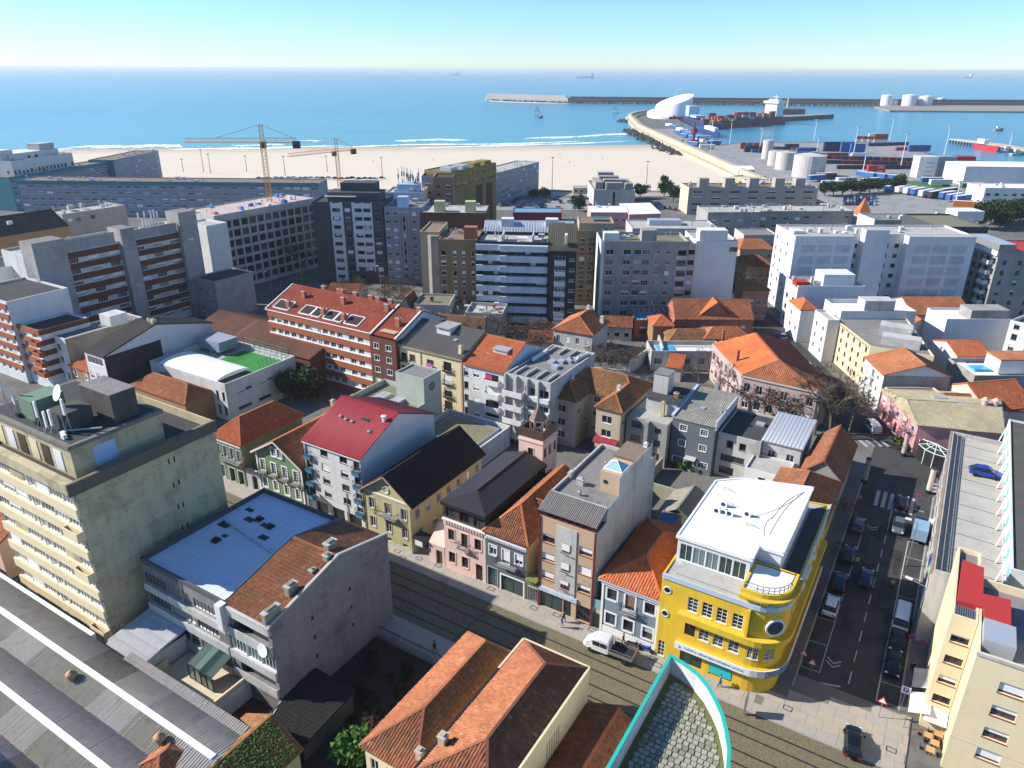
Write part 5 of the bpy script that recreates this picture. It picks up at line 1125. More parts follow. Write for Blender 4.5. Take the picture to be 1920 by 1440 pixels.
b=gb('mossy_roofed_house','rambling beige house with mossy orange hipped roofs',-58,-43.9,113,122.5,9.3,W_BG,{0:[G('w2',[.5],3,1.4,1.2,2.0,2.8)]},('hip',2.7,'x',T_MOSS,(3.5,3.5),{'ridge_mat':T_FRESH}))
for nm,lb,u0,u1 in(('left_wing','l',-58,-52.6),('right_wing','r',-48.6,-43.9)):
 c=gb('mossy_roofed_wing','beige %s wing with hipped mossy roof in front of the rambling house'%('left' if lb=='l' else 'right'),u0,u1,107.8,116,9.3,W_BG,{0:[G('w2',[.45],[1.5,4.0,6.7],1.9,1.4,0,0)],1:[G('w1',3,2,.8,.9,3.8,2.7)]},('hip',2.0,'y',T_MOSS,(2.6,.1),{'ridge_mat':T_FRESH}))
 c.chimney(2.2,4.4,10.4,.6,.6,1.8,W_WHITE);
 if lb=='r':roof_cover(c.t,[[c.on(0,.1,3.2,1.3),c.on(0,4.6,3.2,1.3),c.on(0,4.6,3.9,0),c.on(0,.1,3.9,0)]],MET_RED,(),.3,1.5,.06,name='awning_roof',kindname='corrugated_sheet')
 else:
  m=MB();p=[c.on(0,1.6+.28*k,3.2,.6)for k in range(6)]
  for q in p:m.box(q,.22,.04,.9,GA)
  m.build('laundry',plain('white_laundry',(.7,.7,.7),.9),c.t)
b=gb('grey_stepped_house','weathered grey house with rooftop stair tower',-43.5,-36.0,109.6,122.5,8.3,W_GREY,{0:[G('d2',[.25],3,1.9,1.1,1.3,2.6),G('d1',[.78],3,1.2,1.2,1.2,2.6)]},('flat',.2,R_LIGHT))
b.box(4.6,7.6,8.1,5.6,7.0,2.6,W_LGREY,'upper_storey');b.box(4.6,7.5,10.7,5.9,7.4,.15,R_DARK,'upper_roof');b.box(3.3,8.0,10.8,2.7,2.9,3.6,W_LGREY,'stair_tower');b.box(3.3,8.0,14.4,2.9,3.1,.15,R_GREY,'tower_roof');b.band(0,3.6,4.3,.2,8.3,.8,W_GREY,'fin')
b.chimney(5.2,3.4,8.1,.6,.6,2.6,W_LEMON);b.chimney(6.4,6.4,10.8,.8,.6,.8,BRICK)
b=gb('slate_grey_house','dark grey rendered house with white small-paned windows and buff corrugated roof',-35.7,-28.3,111,124,9.3,wall('dark_blue_grey_render',(.13,.155,.175),.15,.08,streak=.2),{0:[G('cas3',[.27,.76],[7.3,4.4],1.2,1.1,0,0,sur=(.12,TRIM_W)),G('cas3',[.22],[1.2],2.0,1.0,0,0,sur=(.12,TRIM_W)),G('cas3',[.8],[1.2],1.7,1.0,0,0,sur=(.12,TRIM_W)),G('w1',[.52],[.1],.9,2.1,0,0,name='door')]},('shed',1.0,'',tile('buff_profile_sheet',(.33,.32,.28),(.28,.27,.23),.3),0,{'pitch':.36,'ln':1.1,'hgt':.1,'over':.15}))
awning(b,0,2.9,4.8,2.9,1.0,TRIM_G,.3,'porch_roof');b.band(1,-.1,13,8.8,10.4,.15,W_WHITE,'parapet_wall');b.chimney(6.7,5.0,9.7,.5,.5,1.4,W_GREY);b.chimney(3.3,13.2,10.2,.7,.6,1.6,W_GREY);m=MB();m.box(b.L(3.5,5,9.95),.8,.8,.15,b.a);m.build('skylight',MET_LB,b.t)
m=MB();m.beam(b.L(-.1,0,9.7),b.L(-.1,13,10.6),.5,.25);m.build('lead_flashing',M_SIGNB,b.t)
b=gb('flat_roofed_grey_house','pale grey house with dark flat roof and black framed windows',-28.1,-21.0,112.4,123.5,8.0,W_LGREY,{0:[G('d1',[.3,.6],[5.6],1.1,1.3,0,0),G('d4',[.4],[3.0],4.0,1.2,0,0),G('hole',[.28],[.3],2.6,1.6,0,0)]},('flat',.35,R_DARK));b.box(5.2,7,7.7,1.4,1.1,.4,MET_LB,'skylight')
b=gb('zinc_roofed_house','small white house with pale zinc roof next to the dark flat roof',-20.9,-14.9,113.6,124,7.9,W_WHITE2,{0:[G('w2',2,2,1.2,1.4,2.0,3)]},('shed',.7,'',MET_LB,0,{'pitch':.6,'ln':50,'hgt':.05}))
b=gb('white_courtyard_annex','low white annex with long slit window behind the zinc roofed house',-22.0,-15.5,107.5,113.4,5.4,W_WHITE,{0:[G('d3',[.55],[3.6],2.6,.7,0,0)]},('flat',.3,R_LIGHT))
b=gb('orange_gabled_house','narrow gabled house with sharply split orange and brown roof near the junction',-13.6,-8.0,109,122.8,6.6,W_GREY,None,('gable',2.6,'y',T_OLD,.5,{'over':.35,'ridge_mat':T_FRESH}))
b=gb('corner_tiled_house','low house with old mottled hipped roof behind the yellow building',-16.5,-8.0,93.5,108.5,6.2,W_LEMON,{1:[G('w2',4,1,1.1,1.6,3.2,3)]},('hip',2.3,'y',T_OLD,(3.5,3.0),{'ridge_mat':T_FRESH}))
# ---- courtyards behind the tram row
b=gb('mint_workshop','pale mint rendered building with sunken roof terrace behind the red metal roof',-91.5,-77.5,88.5,101,7.6,W_MINT,{1:[G('w1',[.55],[4.4],.9,.9,0,0)]},('flat',1.0,R_OLIVE),cat='building')
for u in(4.6,8.2):b.box(u,6,6.6,2.2,4.4,.8,MET_LB,'rooflight')
b=gb('mint_stair_tower','pale mint stair tower with round windows beside the sunken terrace',-84.2,-77.6,96.0,101.2,12.4,W_MINT,None,('flat',.3,R_GREY),cat='tower')
for z in(10.2,5.6):
 m=MB();c=b.on(1,2.4,z,.03);d=b.dv.to_3d()
 for k in range(18):t0,t1=2*math.pi*k/18,2*math.pi*(k+1)/18;m.beam(c+(d*math.cos(t0)+Z*math.sin(t0))*.75,c+(d*math.cos(t1)+Z*math.sin(t1))*.75,.1)
 o=m.build('round_window',TRIM_D,b.t);m=MB();m.face([c+U*.02+(d*math.cos(2*math.pi*k/18)+Z*math.sin(2*math.pi*k/18))*.72 for k in range(18)]);m.build('pane',GLASS,o)
b=gb('cream_terrace_building','low building with pale terrace and glass pyramid between the green house and red metal roof',-92.3,-81,80.5,90,6.2,W_LEMON,None,('flat',.5,R_LIGHT));m=MB();c=b.L(8,5.2,6.2);q=[c+U*x+V_*y for x,y in((-2,-2),(2,-2),(2,2),(-2,2))]
for k in range(4):m.face([q[k],q[(k+1)%4],c+Z*2.4])
m.build('glass_pyramid',plain('teal_glass',(.12,.28,.3),.15,0,.6),b.t);b.chimney(.6,6.5,6.2,.7,.7,2.0,W_LEMON)
b=gb('low_glazed_workshop','low workshop with mossy translucent roof in the courtyard behind the black roof',-75,-64.5,92.5,101,3.8,W_BLGREY,None,('flat',.1,R_OLIVE),cat='shed')
wl=empty('courtyard_wall','white courtyard wall around the low workshop','wall',X(-69,97));m=MB()
for a,c in(((-77,102.5),(-63.3,102.5)),((-63.3,102.5),(-63.3,84.5)),((-77,102.5),(-77,88))):m.beam(X(*a,2.0),X(*c,2.0),.3,4.0)
m.build('wall',W_WHITE2,wl)
b=gb('glass_veranda','white glazed veranda at the foot of the white orange-roofed block',-71,-66.2,103,105.4,3.2,W_WHITE,{0:[G('d4',1,1,4.2,1.8,.8,3)]},('flat',.05,MET_LB),cat='veranda')
def shedlet(name,label,u0,u1,v0,v1,h,wm,rm,rise=.9):return gb(name,label,u0,u1,v0,v1,h,wm,None,('gable',rise,'y',rm,.5,{'over':.15,'pitch':.5,'ln':1.2,'hgt':.04}),cat='shed')
shedlet('dark_greenhouse','dark gabled greenhouse in the garden behind the tan block',-30.5,-24.5,92.0,99.5,2.4,plain('dusty_green_glass',(.1,.15,.13),.3),SH[1],1.8)
b=gb('orange_garden_hut','orange wooden hut with blue roof on the white terrace behind the tan block',-29.0,-26.2,87.0,90.0,4.6,wall('orange_timber',(.4,.18,.06),.1,.1),{0:[G('w1',[.7],[2.6],.7,1.8,0,0,name='door')]},('flat',.05,plain('blue_roof_felt',(.03,.1,.22),.7)),0,'shed')
b=gb('white_garden_terrace','white roof terrace behind the tan block',-29.2,-24.2,82.3,91,2.5,W_LEMON,None,('flat',.6,R_WHITE),cat='terrace')
wl=empty('garden_wall','mossy garden walls behind the blue tiled house','wall',X(-23,95));m=MB()
for a,c in(((-36,100),(-22,100)),((-22,84),(-22,110.5)),((-36.2,88),(-36.2,109)),((-24,84),(-24,91.5))):m.beam(X(*a,1.2),X(*c,1.2),.3,2.4)
m.build('wall',wall('mossy_garden_wall',(.36,.34,.25),.5,.15,streak=.8),wl)
b=gb('white_patio_house','low white patio building with orange awning behind the white penthouse',-18.5,-12,100.5,107,4.6,W_WHITE,{0:[G('w1',[.3],[.2],1.2,2.2,0,0,name='door')]},('flat',.3,R_WHITE));m=MB();m.box(b.L(1.4,-.4,1.4),1.2,.7,2.2,b.a);m.build('orange_blind',plain('orange_canvas',(.7,.22,.02),.8),b.t)
# ================================================================ RIGHT FOREGROUND
b=gb('cream_corner_block','cream corner block with recessed roller-shutter windows',9.2,30,67.3,80,14.8,W_CREAM,{0:[G('m2',[.16,.36,.56],[11.2,8.4,5.6,2.9],2.0,1.25,0,0,blind=.9)],3:[]},('flat',.9,R_GREY),cat='building')
b.band(0,-.05,20,14.5,14.82,.12,W_LGREY,'coping');b.band(0,0,20,4.25,4.32,.03,W_LGREY,'joint_line')
b.box(1.6,3.0,13.9,2.6,3.4,1.6,MET_LB,'glazed_stairhead');b.box(4.4,2.5,13.9,.25,4.8,2.0,W_WHITE,'screen_wall')
b=gb('cream_corner_wing','narrow cream wing with one window column next to the cream corner block',6.9,9.15,71.9,85,14.8,W_CREAM,{0:[G('m2',[.55],[11.6,8.9,6.3,3.7],1.6,1.0,0,0,blind=.7)],3:[]},('flat',.5,R_GREY),cat='building')
awning(b,0,.1,2.2,2.9,1.6,TRIM_W,.6)
m=MB()
for k in range(9):m.box(b.L(.3+.2*k,1.2,14.7),.1,1.6,.08,b.a)
m.build('roof_grille',METAL,b.t)
m=MB();m.prism([X(*q)for q in((7.2,74.1),(9.5,74.3),(9.6,72),(11.8,72.1),(11.8,77),(9.4,76.6),(9.4,81.6),(7.4,82))],14.2,15.1,0,True);m.build('red_roof',plain('red_roof_coating',(.4,.03,.025),.7,var=.12),b.t)
M_DECK=flatroof('parking_deck',(.42,.39,.34),.35,(.2,.18,.15),.4)
b=gb('parking_deck_building','long building with rooftop parking deck along the side street',5.2,12.4,85.6,127.5,10.6,W_LGREY,{3:[G('d4',9,3,3.2,1.5,1.2,3.2)]},('flat',.7,M_DECK),cat='building')
for k in range(10):m=MB();m.beam(b.L(2.0,3+4*k,9.91),b.L(6.8,2.6+4*k,9.91),.08,.02);m.build('bay_line',TRIM_D,b.t)
m=MB()
for v in(.35,.95):m.beam(b.L(v+.5,.5,10.2),b.L(v+.5,41.5,10.2),.08,.6 if v<.5 else.1)
for k in range(42):m.beam(b.L(.85,.6+k,10.15),b.L(1.45,.6+k,10.15),.07)
m.build('guard_rail',plain('weathered_metal_rail',(.3,.3,.29),.6,.4),b.t)
b.band(3,0,41.9,9.9,10.65,.25,wall('brown_stained_wall',(.32,.25,.17),.5,.2,streak=.9),'edge_beam')
b=gb('dark_roofed_hall','hall with dark roof and white framed edge beside the parking deck',12.4,40,86.5,131.5,13.0,W_WHITE,None,('flat',.25,flatroof('dark_ribbed_roof',(.1,.095,.085),.4,(.05,.05,.045),.3)),cat='building')
for k in range(11):
 m=MB();m.beam(b.on(3,2+4*k,12.6,.05),b.on(3,3.6+4*k,10.0,.9),.12);m.build('bracket',TRIM_W,b.t);b.band(3,3+4*k,4.4+4*k,11.0,12.4,.06,plain('turquoise_panel',(.15,.45,.55),.4),'glazed_panel')
b=gb('terrace_block','grey roof terrace between the red roof and the dark hall',14.3,24,76.5,86.4,12.4,W_LGREY,None,('flat',.8,R_LIGHT),cat='building')
# ================================================================ MIDDLE DISTANCE
def clutter(b,n,seed,zs=None,mats=None):
 """small roof furniture: boxes, flues and pipes"""
 r=random.Random(seed);z=(b.h-.3)if zs is None else zs
 for k in range(n):
  u,v=r.uniform(1,max(1.2,b.W-1)),r.uniform(1,max(1.2,b.D-1));q=r.random()
  if q<.45:b.box(u,v,z,r.uniform(.6,1.8),r.uniform(.6,1.6),r.uniform(.4,1.3),r.choice(mats or[W_LGREY,MET_LB,W_WHITE2]),'roof_unit')
  elif q<.8:vent(b,u,v,z,r.uniform(.12,.25),r.uniform(.6,1.6))
  else:
   m=MB();p=b.L(u,v,z);m.tube(p,p+Z*r.uniform(1.5,3),.05,n=5);m.build('aerial',METAL,b.t)
   # --- left edge: red and white banded high-rise
b=gb('banded_corner_tower','white and brick banded tower at the left edge with bay windows',-168,-159.5,72.0,82.5,13.4,W_WHITE,{0:[G('w3',[.25,.7],5,2.0,1.0,2.2,2.3)]},('flat',.5,R_DARK),cat='building')
for k in range(5):b.band(0,0,8.5,3.3+2.3*k,4.4+2.3*k,.3,W_BRICK,'brick_band');b.band(1,0,10.5,3.3+2.3*k,4.4+2.3*k,.2,W_DKBRICK,'brick_band')
for k in range(4):b.balcony(0,5.4,8.3,3.3+2.3*k,1.2,.9,W_BRICK,True)
b=gb('tall_banded_tower','tall white tower with brick bands cut by the left picture edge',-186,-168.2,71,84,18.6,W_WHITE,{0:[G('w2',7,7,1.3,1.1,2.0,2.3)]},('flat',.5,R_DARK),cat='building')
for k in range(7):b.band(0,0,17.8,3.2+2.3*k,4.2+2.3*k,.3,W_BRICK,'brick_band')
b=bld('long_banded_block','long concrete apartment block with brown balcony bands and three stair towers',(58,482),(383,428),14,24.0,W_WHITE2,{0:[G('w4',[.212,.271,.330,.389,.448,.612,.670,.728,.786,.844],8,2.6,1.2,1.78,2.7,blind=.6)]},('flat',.6,R_LIGHT),0,57.3,'building')
Lb=b.W
for f0,f1,zt,mt in((.0,.17,27.2,W_MAUVE),(.49,.575,27.0,W_MAUVE),(.875,1.0,28.6,W_MAUVE)):
 m=MB();q=[b.on(0,Lb*f0,0,1.6),b.on(0,Lb*f1,0,1.6),b.on(0,Lb*f1,0,-4),b.on(0,Lb*f0,0,-4)];m.prism(q,0,zt,0,True,mtop=1);m.build('stair_tower',[mt,R_GREY],b.t)
 u=Lb*(f0+f1)/2
 for k in range(7):window(b.t,b.mat(0,u+(.8 if f0<.1 else 0),3+2.9*k)@Matrix.Translation((0,-1.72,0)),1.6,1.0,'a2')
for k in range(8):
 for f0,f1 in((.18,.48),(.58,.87)):b.band(0,Lb*f0,Lb*f1,3.05+2.7*k,4.4+2.7*k,.5,W_DKBRICK,'balcony_band')
b.band(0,Lb*.18,Lb*.47,23.6,26.4,.1,W_MAUVE,'attic_wall');b.band(0,Lb*.58,Lb*.87,23.6,26,.1,W_MAUVE,'attic_wall');clutter(b,12,4)
for k in range(16):
 m=MB();p=b.L(Lb*.72+(k%6)*.9,3+(k//6)*1.5,24);hh=random.uniform(1.5,5.5);m.tube(p,p+Z*hh,.07,n=5);m.box(p+Z*(hh-1.2),.35,.25,1.4,0);m.build('antenna_mast',TRIM_W,b.t)
b2_=bld('blank_white_block','blank white wall block at the left end of the banded apartment block',(-30,508),(62,490),12,20.5,W_WHITE,{0:[G('vent',[.93],5,.8,.9,5,2.8)]},('flat',.5,R_DARK),0,57.3,'building')
b2_=bld('white_end_block','white end wall beyond the third stair tower of the banded block',(386,424),(428,417),10,22.5,W_WHITE,None,('flat',.4,R_LIGHT),0,57.3,'building')
b2_=bld('low_concrete_block','low concrete block with blank wall below the white end wall',(402,528),(476,510),9,11.0,W_MAUVE,{3:[G('w2',2,3,1.2,1.0,1.5,2.8)]},('flat',.4,R_DARK),0,57.3,'building')
# --- houses near the left
b=gb('ribbed_shed_house','white fronted house with ribbed dark side wall and slate roof',-147.0,-140.2,73.6,99,11.0,W_WHITE,{0:[G('w4',1,1,5.2,1.6,8.8,3),G('w2',3,2,1.3,1.6,2.2,3.1)]},('gable',3.4,'x',T_SLATE,.48,{'over':.2}))
b.band(1,.05,12.5,.1,11.0,.06,W_CORRUG,'ribbed_cladding')
for k in range(30):b.band(1,.3+.41*k,.42+.41*k,.1,11.0,.11,W_CORRUG,'cladding_rib')
b.chimney(5.8,12.3,13.8,1.0,.8,1.4,W_LEMON);b.chimney(4.2,12.4,13.9,.5,.5,1.2,W_LEMON)
b=gb('narrow_white_house','narrow white house with stained brown side wall',-161.2,-155.2,74.4,92,11.8,W_WHITE,{0:[G('w2',[.5],[8.6,5.8],1.6,1.6,0,0,sur=(.12,TRIM_W)),G('w2',[.3,.7],[2.2],1.1,1.7,0,0)]},('flat',.25,R_GREY));b.band(1,.05,17.5,.1,11.6,.04,wall('brown_stained_render',(.33,.28,.2),.6,.15,streak=.9),'side_wall');b.box(4.5,12,11.6,4,4,2.4,W_WHITE2,'roof_room')
for nm,lab,u0,u1,rm in(('small_tiled_house','small beige house with brown hipped roof beside the banded tower',-155.0-8,-161.4,T_OLD),('orange_topped_house','narrow orange house with small orange hipped roof by the ribbed shed house',-155.0,-147.4,T_FRESH)):
 gb(nm,lab,-166.5 if nm[0]=='s' else-155.0,-161.5 if nm[0]=='s' else-147.4,74.0,82,6.6 if nm[0]=='s' else 6.0,W_LEMON if nm[0]=='s' else W_BROWN,{0:[G('w2',2,2,1.0,1.5,1.0,3.0,sur=(.15,TRIM_W))]},('hip',1.8,'y',rm,(2.2,2.2)))
gb('brown_warehouse','brown roofed warehouse behind the rooftop pitch',-150,-112,101,116,7.5,W_DKBRICK,None,('gable',2.2,'x',tile('brown_sheet',(.14,.06,.045),(.1,.045,.035),.3),.5,{'pitch':.5,'ln':50,'hgt':.06}),cat='building')
b=gb('school_with_rooftop_pitch','white school building with green rooftop football pitch',-138.5,-115,81.8,99.7,8.0,W_WHITE2,{1:[G('d2',[.2,.3,.5,.6,.75,.85],[5.2],1.4,.4,0,0),G('d4',[.22,.5,.8],[1.6],3.2,.6,0,0)],0:[G('d1',2,2,.8,1.9,1.2,3,.85,1)]},('flat',1.2,R_LIGHT),cat='building')
m=MB();m.face([b.L(9,8,6.84),b.L(22.6,6.5,6.84),b.L(22.6,16.6,6.84),b.L(9,16.6,6.84)]);m.build('pitch',plain('green_turf',(.03,.2,.03),.9,var=.15,scale=.6),b.t)
m=MB();n=12
for k in range(n):
 a0,a1=math.pi*k/n,math.pi*(k+1)/n;q=lambda a,u:b.L(u,4.2-4.0*math.cos(a),7.9+.8*math.sin(a));m.face([q(a0,3),q(a0,21),q(a1,21),q(a1,3)]);m.face([q(a0,21),b.L(21,4.2,8),q(a1,21)]);m.face([q(a1,3),b.L(3,4.2,8),q(a0,3)])
m.build('vaulted_roof',plain('white_vault',(.7,.7,.68),.5,var=.06),b.t)
m=MB()
for p0,p1 in(((9,16.8),(23,16.8)),((9,8.4),(9,16.8)),((23,9),(23,16.8))):
 a,c=b.L(*p0,8),b.L(*p1,8);nn=8
 for k in range(nn+1):q=a.lerp(c,k/nn);m.beam(q,q+Z*1.8,.07)
 for z in(.4,1.1,1.8):m.beam(a+Z*z,c+Z*z,.05)
m.build('pitch_fence',plain('green_fence',(.05,.25,.2),.5),b.t);b.box(4,14,7.5,7,5,2.2,W_BLGREY,'changing_room')
gb('orange_hipped_hall','orange hipped roof hall in front of the white school',-136,-119,75.5,82.0,5.2,W_BROWN,{0:[G('w2',4,1,1.2,1.8,2,3)]},('hip',2.2,'x',T_ORANGE,(3.2,3.2)))
# --- construction shell, towers
b=bld('concrete_shell','unfinished concrete apartment frame under a tower crane',(400,405),(588,371),16,23.5,W_LGREY,{0:[G('hole',13,7,2.5,2.1,1.2,3.0)]},('flat',.3,flatroof('building_site_slab',(.5,.4,.36),.4,(.25,.2,.18),.3)),0,57.3,'building')
for k in range(7):b.band(0,0,b.W,3.5+3.0*k,3.8+3.0*k,.2,wall('raw_pink_slab',(.45,.38,.35),.2,.1),'floor_slab')
clutter(b,26,9,mats=[plain('pink_formwork',(.5,.25,.22),.8),W_WHITE,plain('blue_cabin',(.05,.2,.5),.6)])
b=bld('dark_white_striped_tower','dark tower with two white vertical stripes and small windows',(584,378),(716,380),17,25.8,W_DKGREY,{0:[G('d2',[.34],9,1.7,1.0,1.6,2.65),G('d2',[.66,.77],9,1.6,1.0,1.6,2.65),G('a2',[.5,.92],9,1.7,1.3,1.4,2.65)],3:[G('g2',[.85],9,2.0,1.8,1.2,2.65)]},('flat',.4,R_DARK),0,-3,'building')
for u0,u1,z0 in((.26,.285,.3),(.395,.435,.3),(.565,.6,4),(.72,.715,4)):
 if u1>u0:b.band(0,b.W*u0,b.W*u1,z0,25.7,.12,W_WHITE,'white_stripe')
for k in range(10):
 z0=.3 if k==0 else 2.65*k+.05;z1=min(25.7,2.65*k+1.55)
 b.band(0,b.W*.26,b.W*.435,z0,z1,.1,W_WHITE,'white_stripe')
 if k>1:b.band(0,b.W*.565,b.W*.85,z0,z1,.1,W_WHITE,'white_stripe')
b.band(0,b.W*.83,b.W*.85,4,25.7,.12,W_WHITE,'white_stripe');b.band(0,b.W*.705,b.W*.725,4,25.7,.12,W_WHITE,'white_stripe')
b.box(b.W*.58,6,25.4,b.W*.75,8,3.0,W_DKGREY,'penthouse');b.box(b.W*.62,7.5,28.4,b.W*.5,6,2.6,W_DKGREY,'penthouse');b.box(b.W*.4,1.8,27.2,b.W*.45,3,.2,MET_LB,'canopy');clutter(b,6,11)
b=bld('blue_grey_apartment_tower','blue grey apartment tower with ribbed centre bay next to the striped tower',(720,388),(788,392),16,24.4,W_BLGREY,{0:[G('w2',[.08,.28,.78,.95],9,1.3,1.1,1.4,2.55,blind=.3),G('d1',[.5],8,1.0,1.6,2,2.55)]},('flat',.8,R_GREY),0,-3,'building')
for k in range(8):b.band(0,0,b.W*.36,2.7+2.55*k,3.7+2.55*k,.25,W_BLGREY,'spandrel_band');b.band(0,b.W*.64,b.W,2.7+2.55*k,3.7+2.55*k,.25,W_BLGREY,'spandrel_band')
for u in(.38,.46,.56,.62):b.band(0,b.W*u,b.W*(u+.02),6,23,.5,W_LGREY,'rib')
b.box(b.W*.48,2.0,24,3.2,3.2,3.4,MATS['pale_blue_panel'],'roof_house');clutter(b,10,12)
b=bld('white_antenna_block','white block crowded with antennas behind the blue grey tower',(722,360),(800,352),14,22,W_WHITE,{0:[G('w2',5,6,1.6,1.2,2,3)]},('flat',.5,R_LIGHT),0,-3,'building')
for k in range(18):m=MB();p=b.L(b.W*(.35+.5*random.random()),2+8*random.random(),21.5);hh=random.uniform(3,9);m.tube(p,p+Z*hh,.1,n=5);m.box(p+Z*hh*.6,.5,.4,1.6,0);m.build('antenna_mast',METAL,b.t)
m=MB();b.box(b.W*.6,5,21.5,8,6,3,MATS['pale_blue_panel'],'plant_room');clutter(b,8,13)
b=bld('tan_curved_tower','tan tower with rounded grey concrete end beside the brown brick block',(787,434),(822,436),14,23.5,W_TAN,{3:[G('vent',[.8],7,.6,.8,2,2.8)]},('flat',.4,R_BROWN),0,-5,'building')
m=MB();c=b.L(4.4,-.2);q=[b.L(2.0,1.2),b.L(2.2,-.6),b.L(3.2,-1.4),b.L(4.6,-1.4),b.L(5.4,-.8),b.L(5.4,1.2)];m.prism(q,0,22.6,0,True);m.build('concrete_shaft',W_GREY,b.t)
b=bld('brown_brick_block','brown brick apartment block with white blinds left of the striped white block',(822,448),(892,452),14,22.4,W_BROWN,{0:[G('w1',[.12],7,1.4,1.4,1.8,2.7),G('w1',[.42,.65,.9],7,.9,1.5,1.6,2.7,blind=.7)]},('flat',.4,R_BROWN),0,-5,'building')
b.band(0,0,b.W*.33,.2,22.3,.03,W_DKBRICK,'recessed_bay',.0)if False else None;b.box(b.W*.82,2.5,22,3.4,2.6,3.4,BRICK,'roof_turret');clutter(b,5,14)
b=bld('white_ribbon_block','block with alternating white balcony ribbons and dark window strips',(892,452),(1028,455),13,22.6,wall('navy_wall',(.03,.035,.045),.1,.1),{0:[G('d2',[.06,.13,.2,.28,.4,.48,.56,.64,.72,.8,.88,.95],7,1.25,1.2,2.7,2.75)]},('flat',.9,R_LIGHT),0,-5,'building')
WR=wall('white_ribbon',(.62,.66,.68),.25,.06,streak=.6)
for k in range(8):b.band(0,0,b.W*.34,1.1+2.75*k,2.65+2.75*k,.5,WR,'balcony_ribbon');b.band(0,b.W*.34,b.W,.95+2.75*k,2.6+2.75*k,1.1,WR,'balcony_ribbon')
clutter(b,8,15);m=MB();m.tube(b.L(b.W*.55,5,22.5),b.L(b.W*.7,5,22.5),.5,n=10);m.build('roof_tank',TRIM_W,b.t)
for u in(.36,.78):b.box(b.W*u,4,21.7,.25,7,2.4,W_WHITE,'roof_fin')
b=bld('navy_balcony_block','navy block with a column of white balconies and dark sloping roof',(1029,470),(1081,470),14,21.0,MATS['navy_wall'],{0:[G('g2',[.08,.85],7,1.3,.8,1.8,2.75),G('w3',[.42],7,2.8,1.1,2.0,2.75)]},('shed',4.2,'',tile('dark_olive_sheet',(.09,.085,.065),(.075,.07,.055),.4),0,{'pitch':.6,'ln':50,'hgt':.05}),0,-3,'building')
for k in range(7):b.balcony(0,b.W*.22,b.W*.62,.9+2.75*k,.9,1.0,WR,True)
b.box(b.W*.62,2.5,22.4,.6,2.6,2.4,TRIM_W,'chimney_stack')
b=bld('yellowed_apartment_block','yellowed apartment block with brick window panels between navy and concrete blocks',(1082,432),(1138,432),14,22,W_OLIVE if False else wall('yellowed_render',(.36,.29,.17),.35,.1),{0:[G('w2',[.2,.5,.8],7,1.4,1.2,2.2,2.75)]},('flat',.4,R_GREY),0,0,'building')
for k in range(7):
 for u in(.2,.5,.8):b.band(0,b.W*u-.8,b.W*u+.8,1.2+2.75*k,2.15+2.75*k,.06,W_BRICK,'brick_panel')
b=bld('stained_concrete_block','stained grey concrete apartment block with enclosed balconies',(1128,452),(1292,452),12,22.4,W_GREY,{0:[G('w2',[.1,.3],7,2.0,1.4,2.0,2.8),G('w3',[.42,.52],7,1.9,1.4,2.0,2.8),G('w1',[.63,.66],7,.5,1.0,2.2,2.8),G('w2',[.77],7,1.2,1.1,2.1,2.8,blind=.3),G('d2',[.93],7,2.2,1.3,1.9,2.8)]},('flat',.8,R_OLIVE),0,0,'building')
b.band(0,b.W*.36,b.W,.2,22.3,.03,W_LGREY,'pale_render')if False else None
for k in range(7):b.band(0,b.W*.36,b.W*.58,.9+2.8*k,1.9+2.8*k,.5,W_GREY,'balcony_front');b.band(0,b.W*.86,b.W*.995,.8+2.8*k,1.8+2.8*k,.3,W_LGREY,'balcony_front')
b.band(3,.05,11.9,.2,22.35,.05,W_WHITE,'white_side_wall');b.band(0,0,.8,.2,22.4,.08,W_WHITE,'white_edge')
b.box(2.8,3,22,4,3,2.2,W_WHITE,'roof_house');b.box(b.W*.55,3,22,4,3.4,3,W_GREY,'roof_house');clutter(b,10,16)
b=bld('blank_white_tower','tall block with blank white wall right of the stained concrete block',(1306,452),(1384,452),14,22,W_WHITE,{3:[G('d2',3,7,1.6,1.2,1.8,2.8)]},('flat',.5,R_LIGHT),0,0,'building');b.box(4.5,2.2,21.6,7.4,4,3.2,W_WHITE,'roof_house');b.box(b.W-1,1.6,19.2,2.2,3.4,1.2,GLASS_L,'corner_glazing');clutter(b,5,17)
bld('recessed_stair_block','recessed stair block with stacked landings between concrete block and blank white tower',(1290,456),(1307,456),8,21.4,W_LGREY,{0:[G('d2',1,7,1.7,1.2,1.6,2.8)]},('flat',.4,R_GREY),0,0,'building')
# --- second line of roofs
b=bld('terrace_flats','brown flats with pale roof slab and two yellow stair heads',(787,398),(912,398),15,23.5,W_DKBRICK,{0:[G('a3',5,6,3.0,1.5,2.2,3)]},('flat',.3,R_LIGHT),0,-2,'building')
for u in(.28,.75):b.box(b.W*u,4,23.2,3.2,3,3.2,wall('pale_yellow_stairhead',(.5,.48,.28),.2,.08),'stair_head')
clutter(b,6,18)
b=bld('zinc_roofed_block','grey block with striped zinc roof behind the ribbon block',(907,436),(1075,436),12,20.5,W_LGREY,{0:[G('w2',9,6,1.4,1.1,2.2,3)]},('gable',2.0,'x',MET_LB,.6,{'pitch':.8,'ln':50,'hgt':.06}),0,-2,'building')
for u in(.26,.76):b.box(b.W*u,5,21.6,3.6,3.2,2.2,W_WHITE,'dormer')
b=bld('tan_topped_block','tan attic block with flat roof in front of the white low roofs',(1086,418),(1152,420),10,24,W_TAN,{0:[G('w2',3,2,1.8,1.0,18,3)]},('flat',.2,R_BROWN),0,-2,'building');b.box(b.W*.65,5,23.8,4,3,.5,GLASS_G,'rooflight')
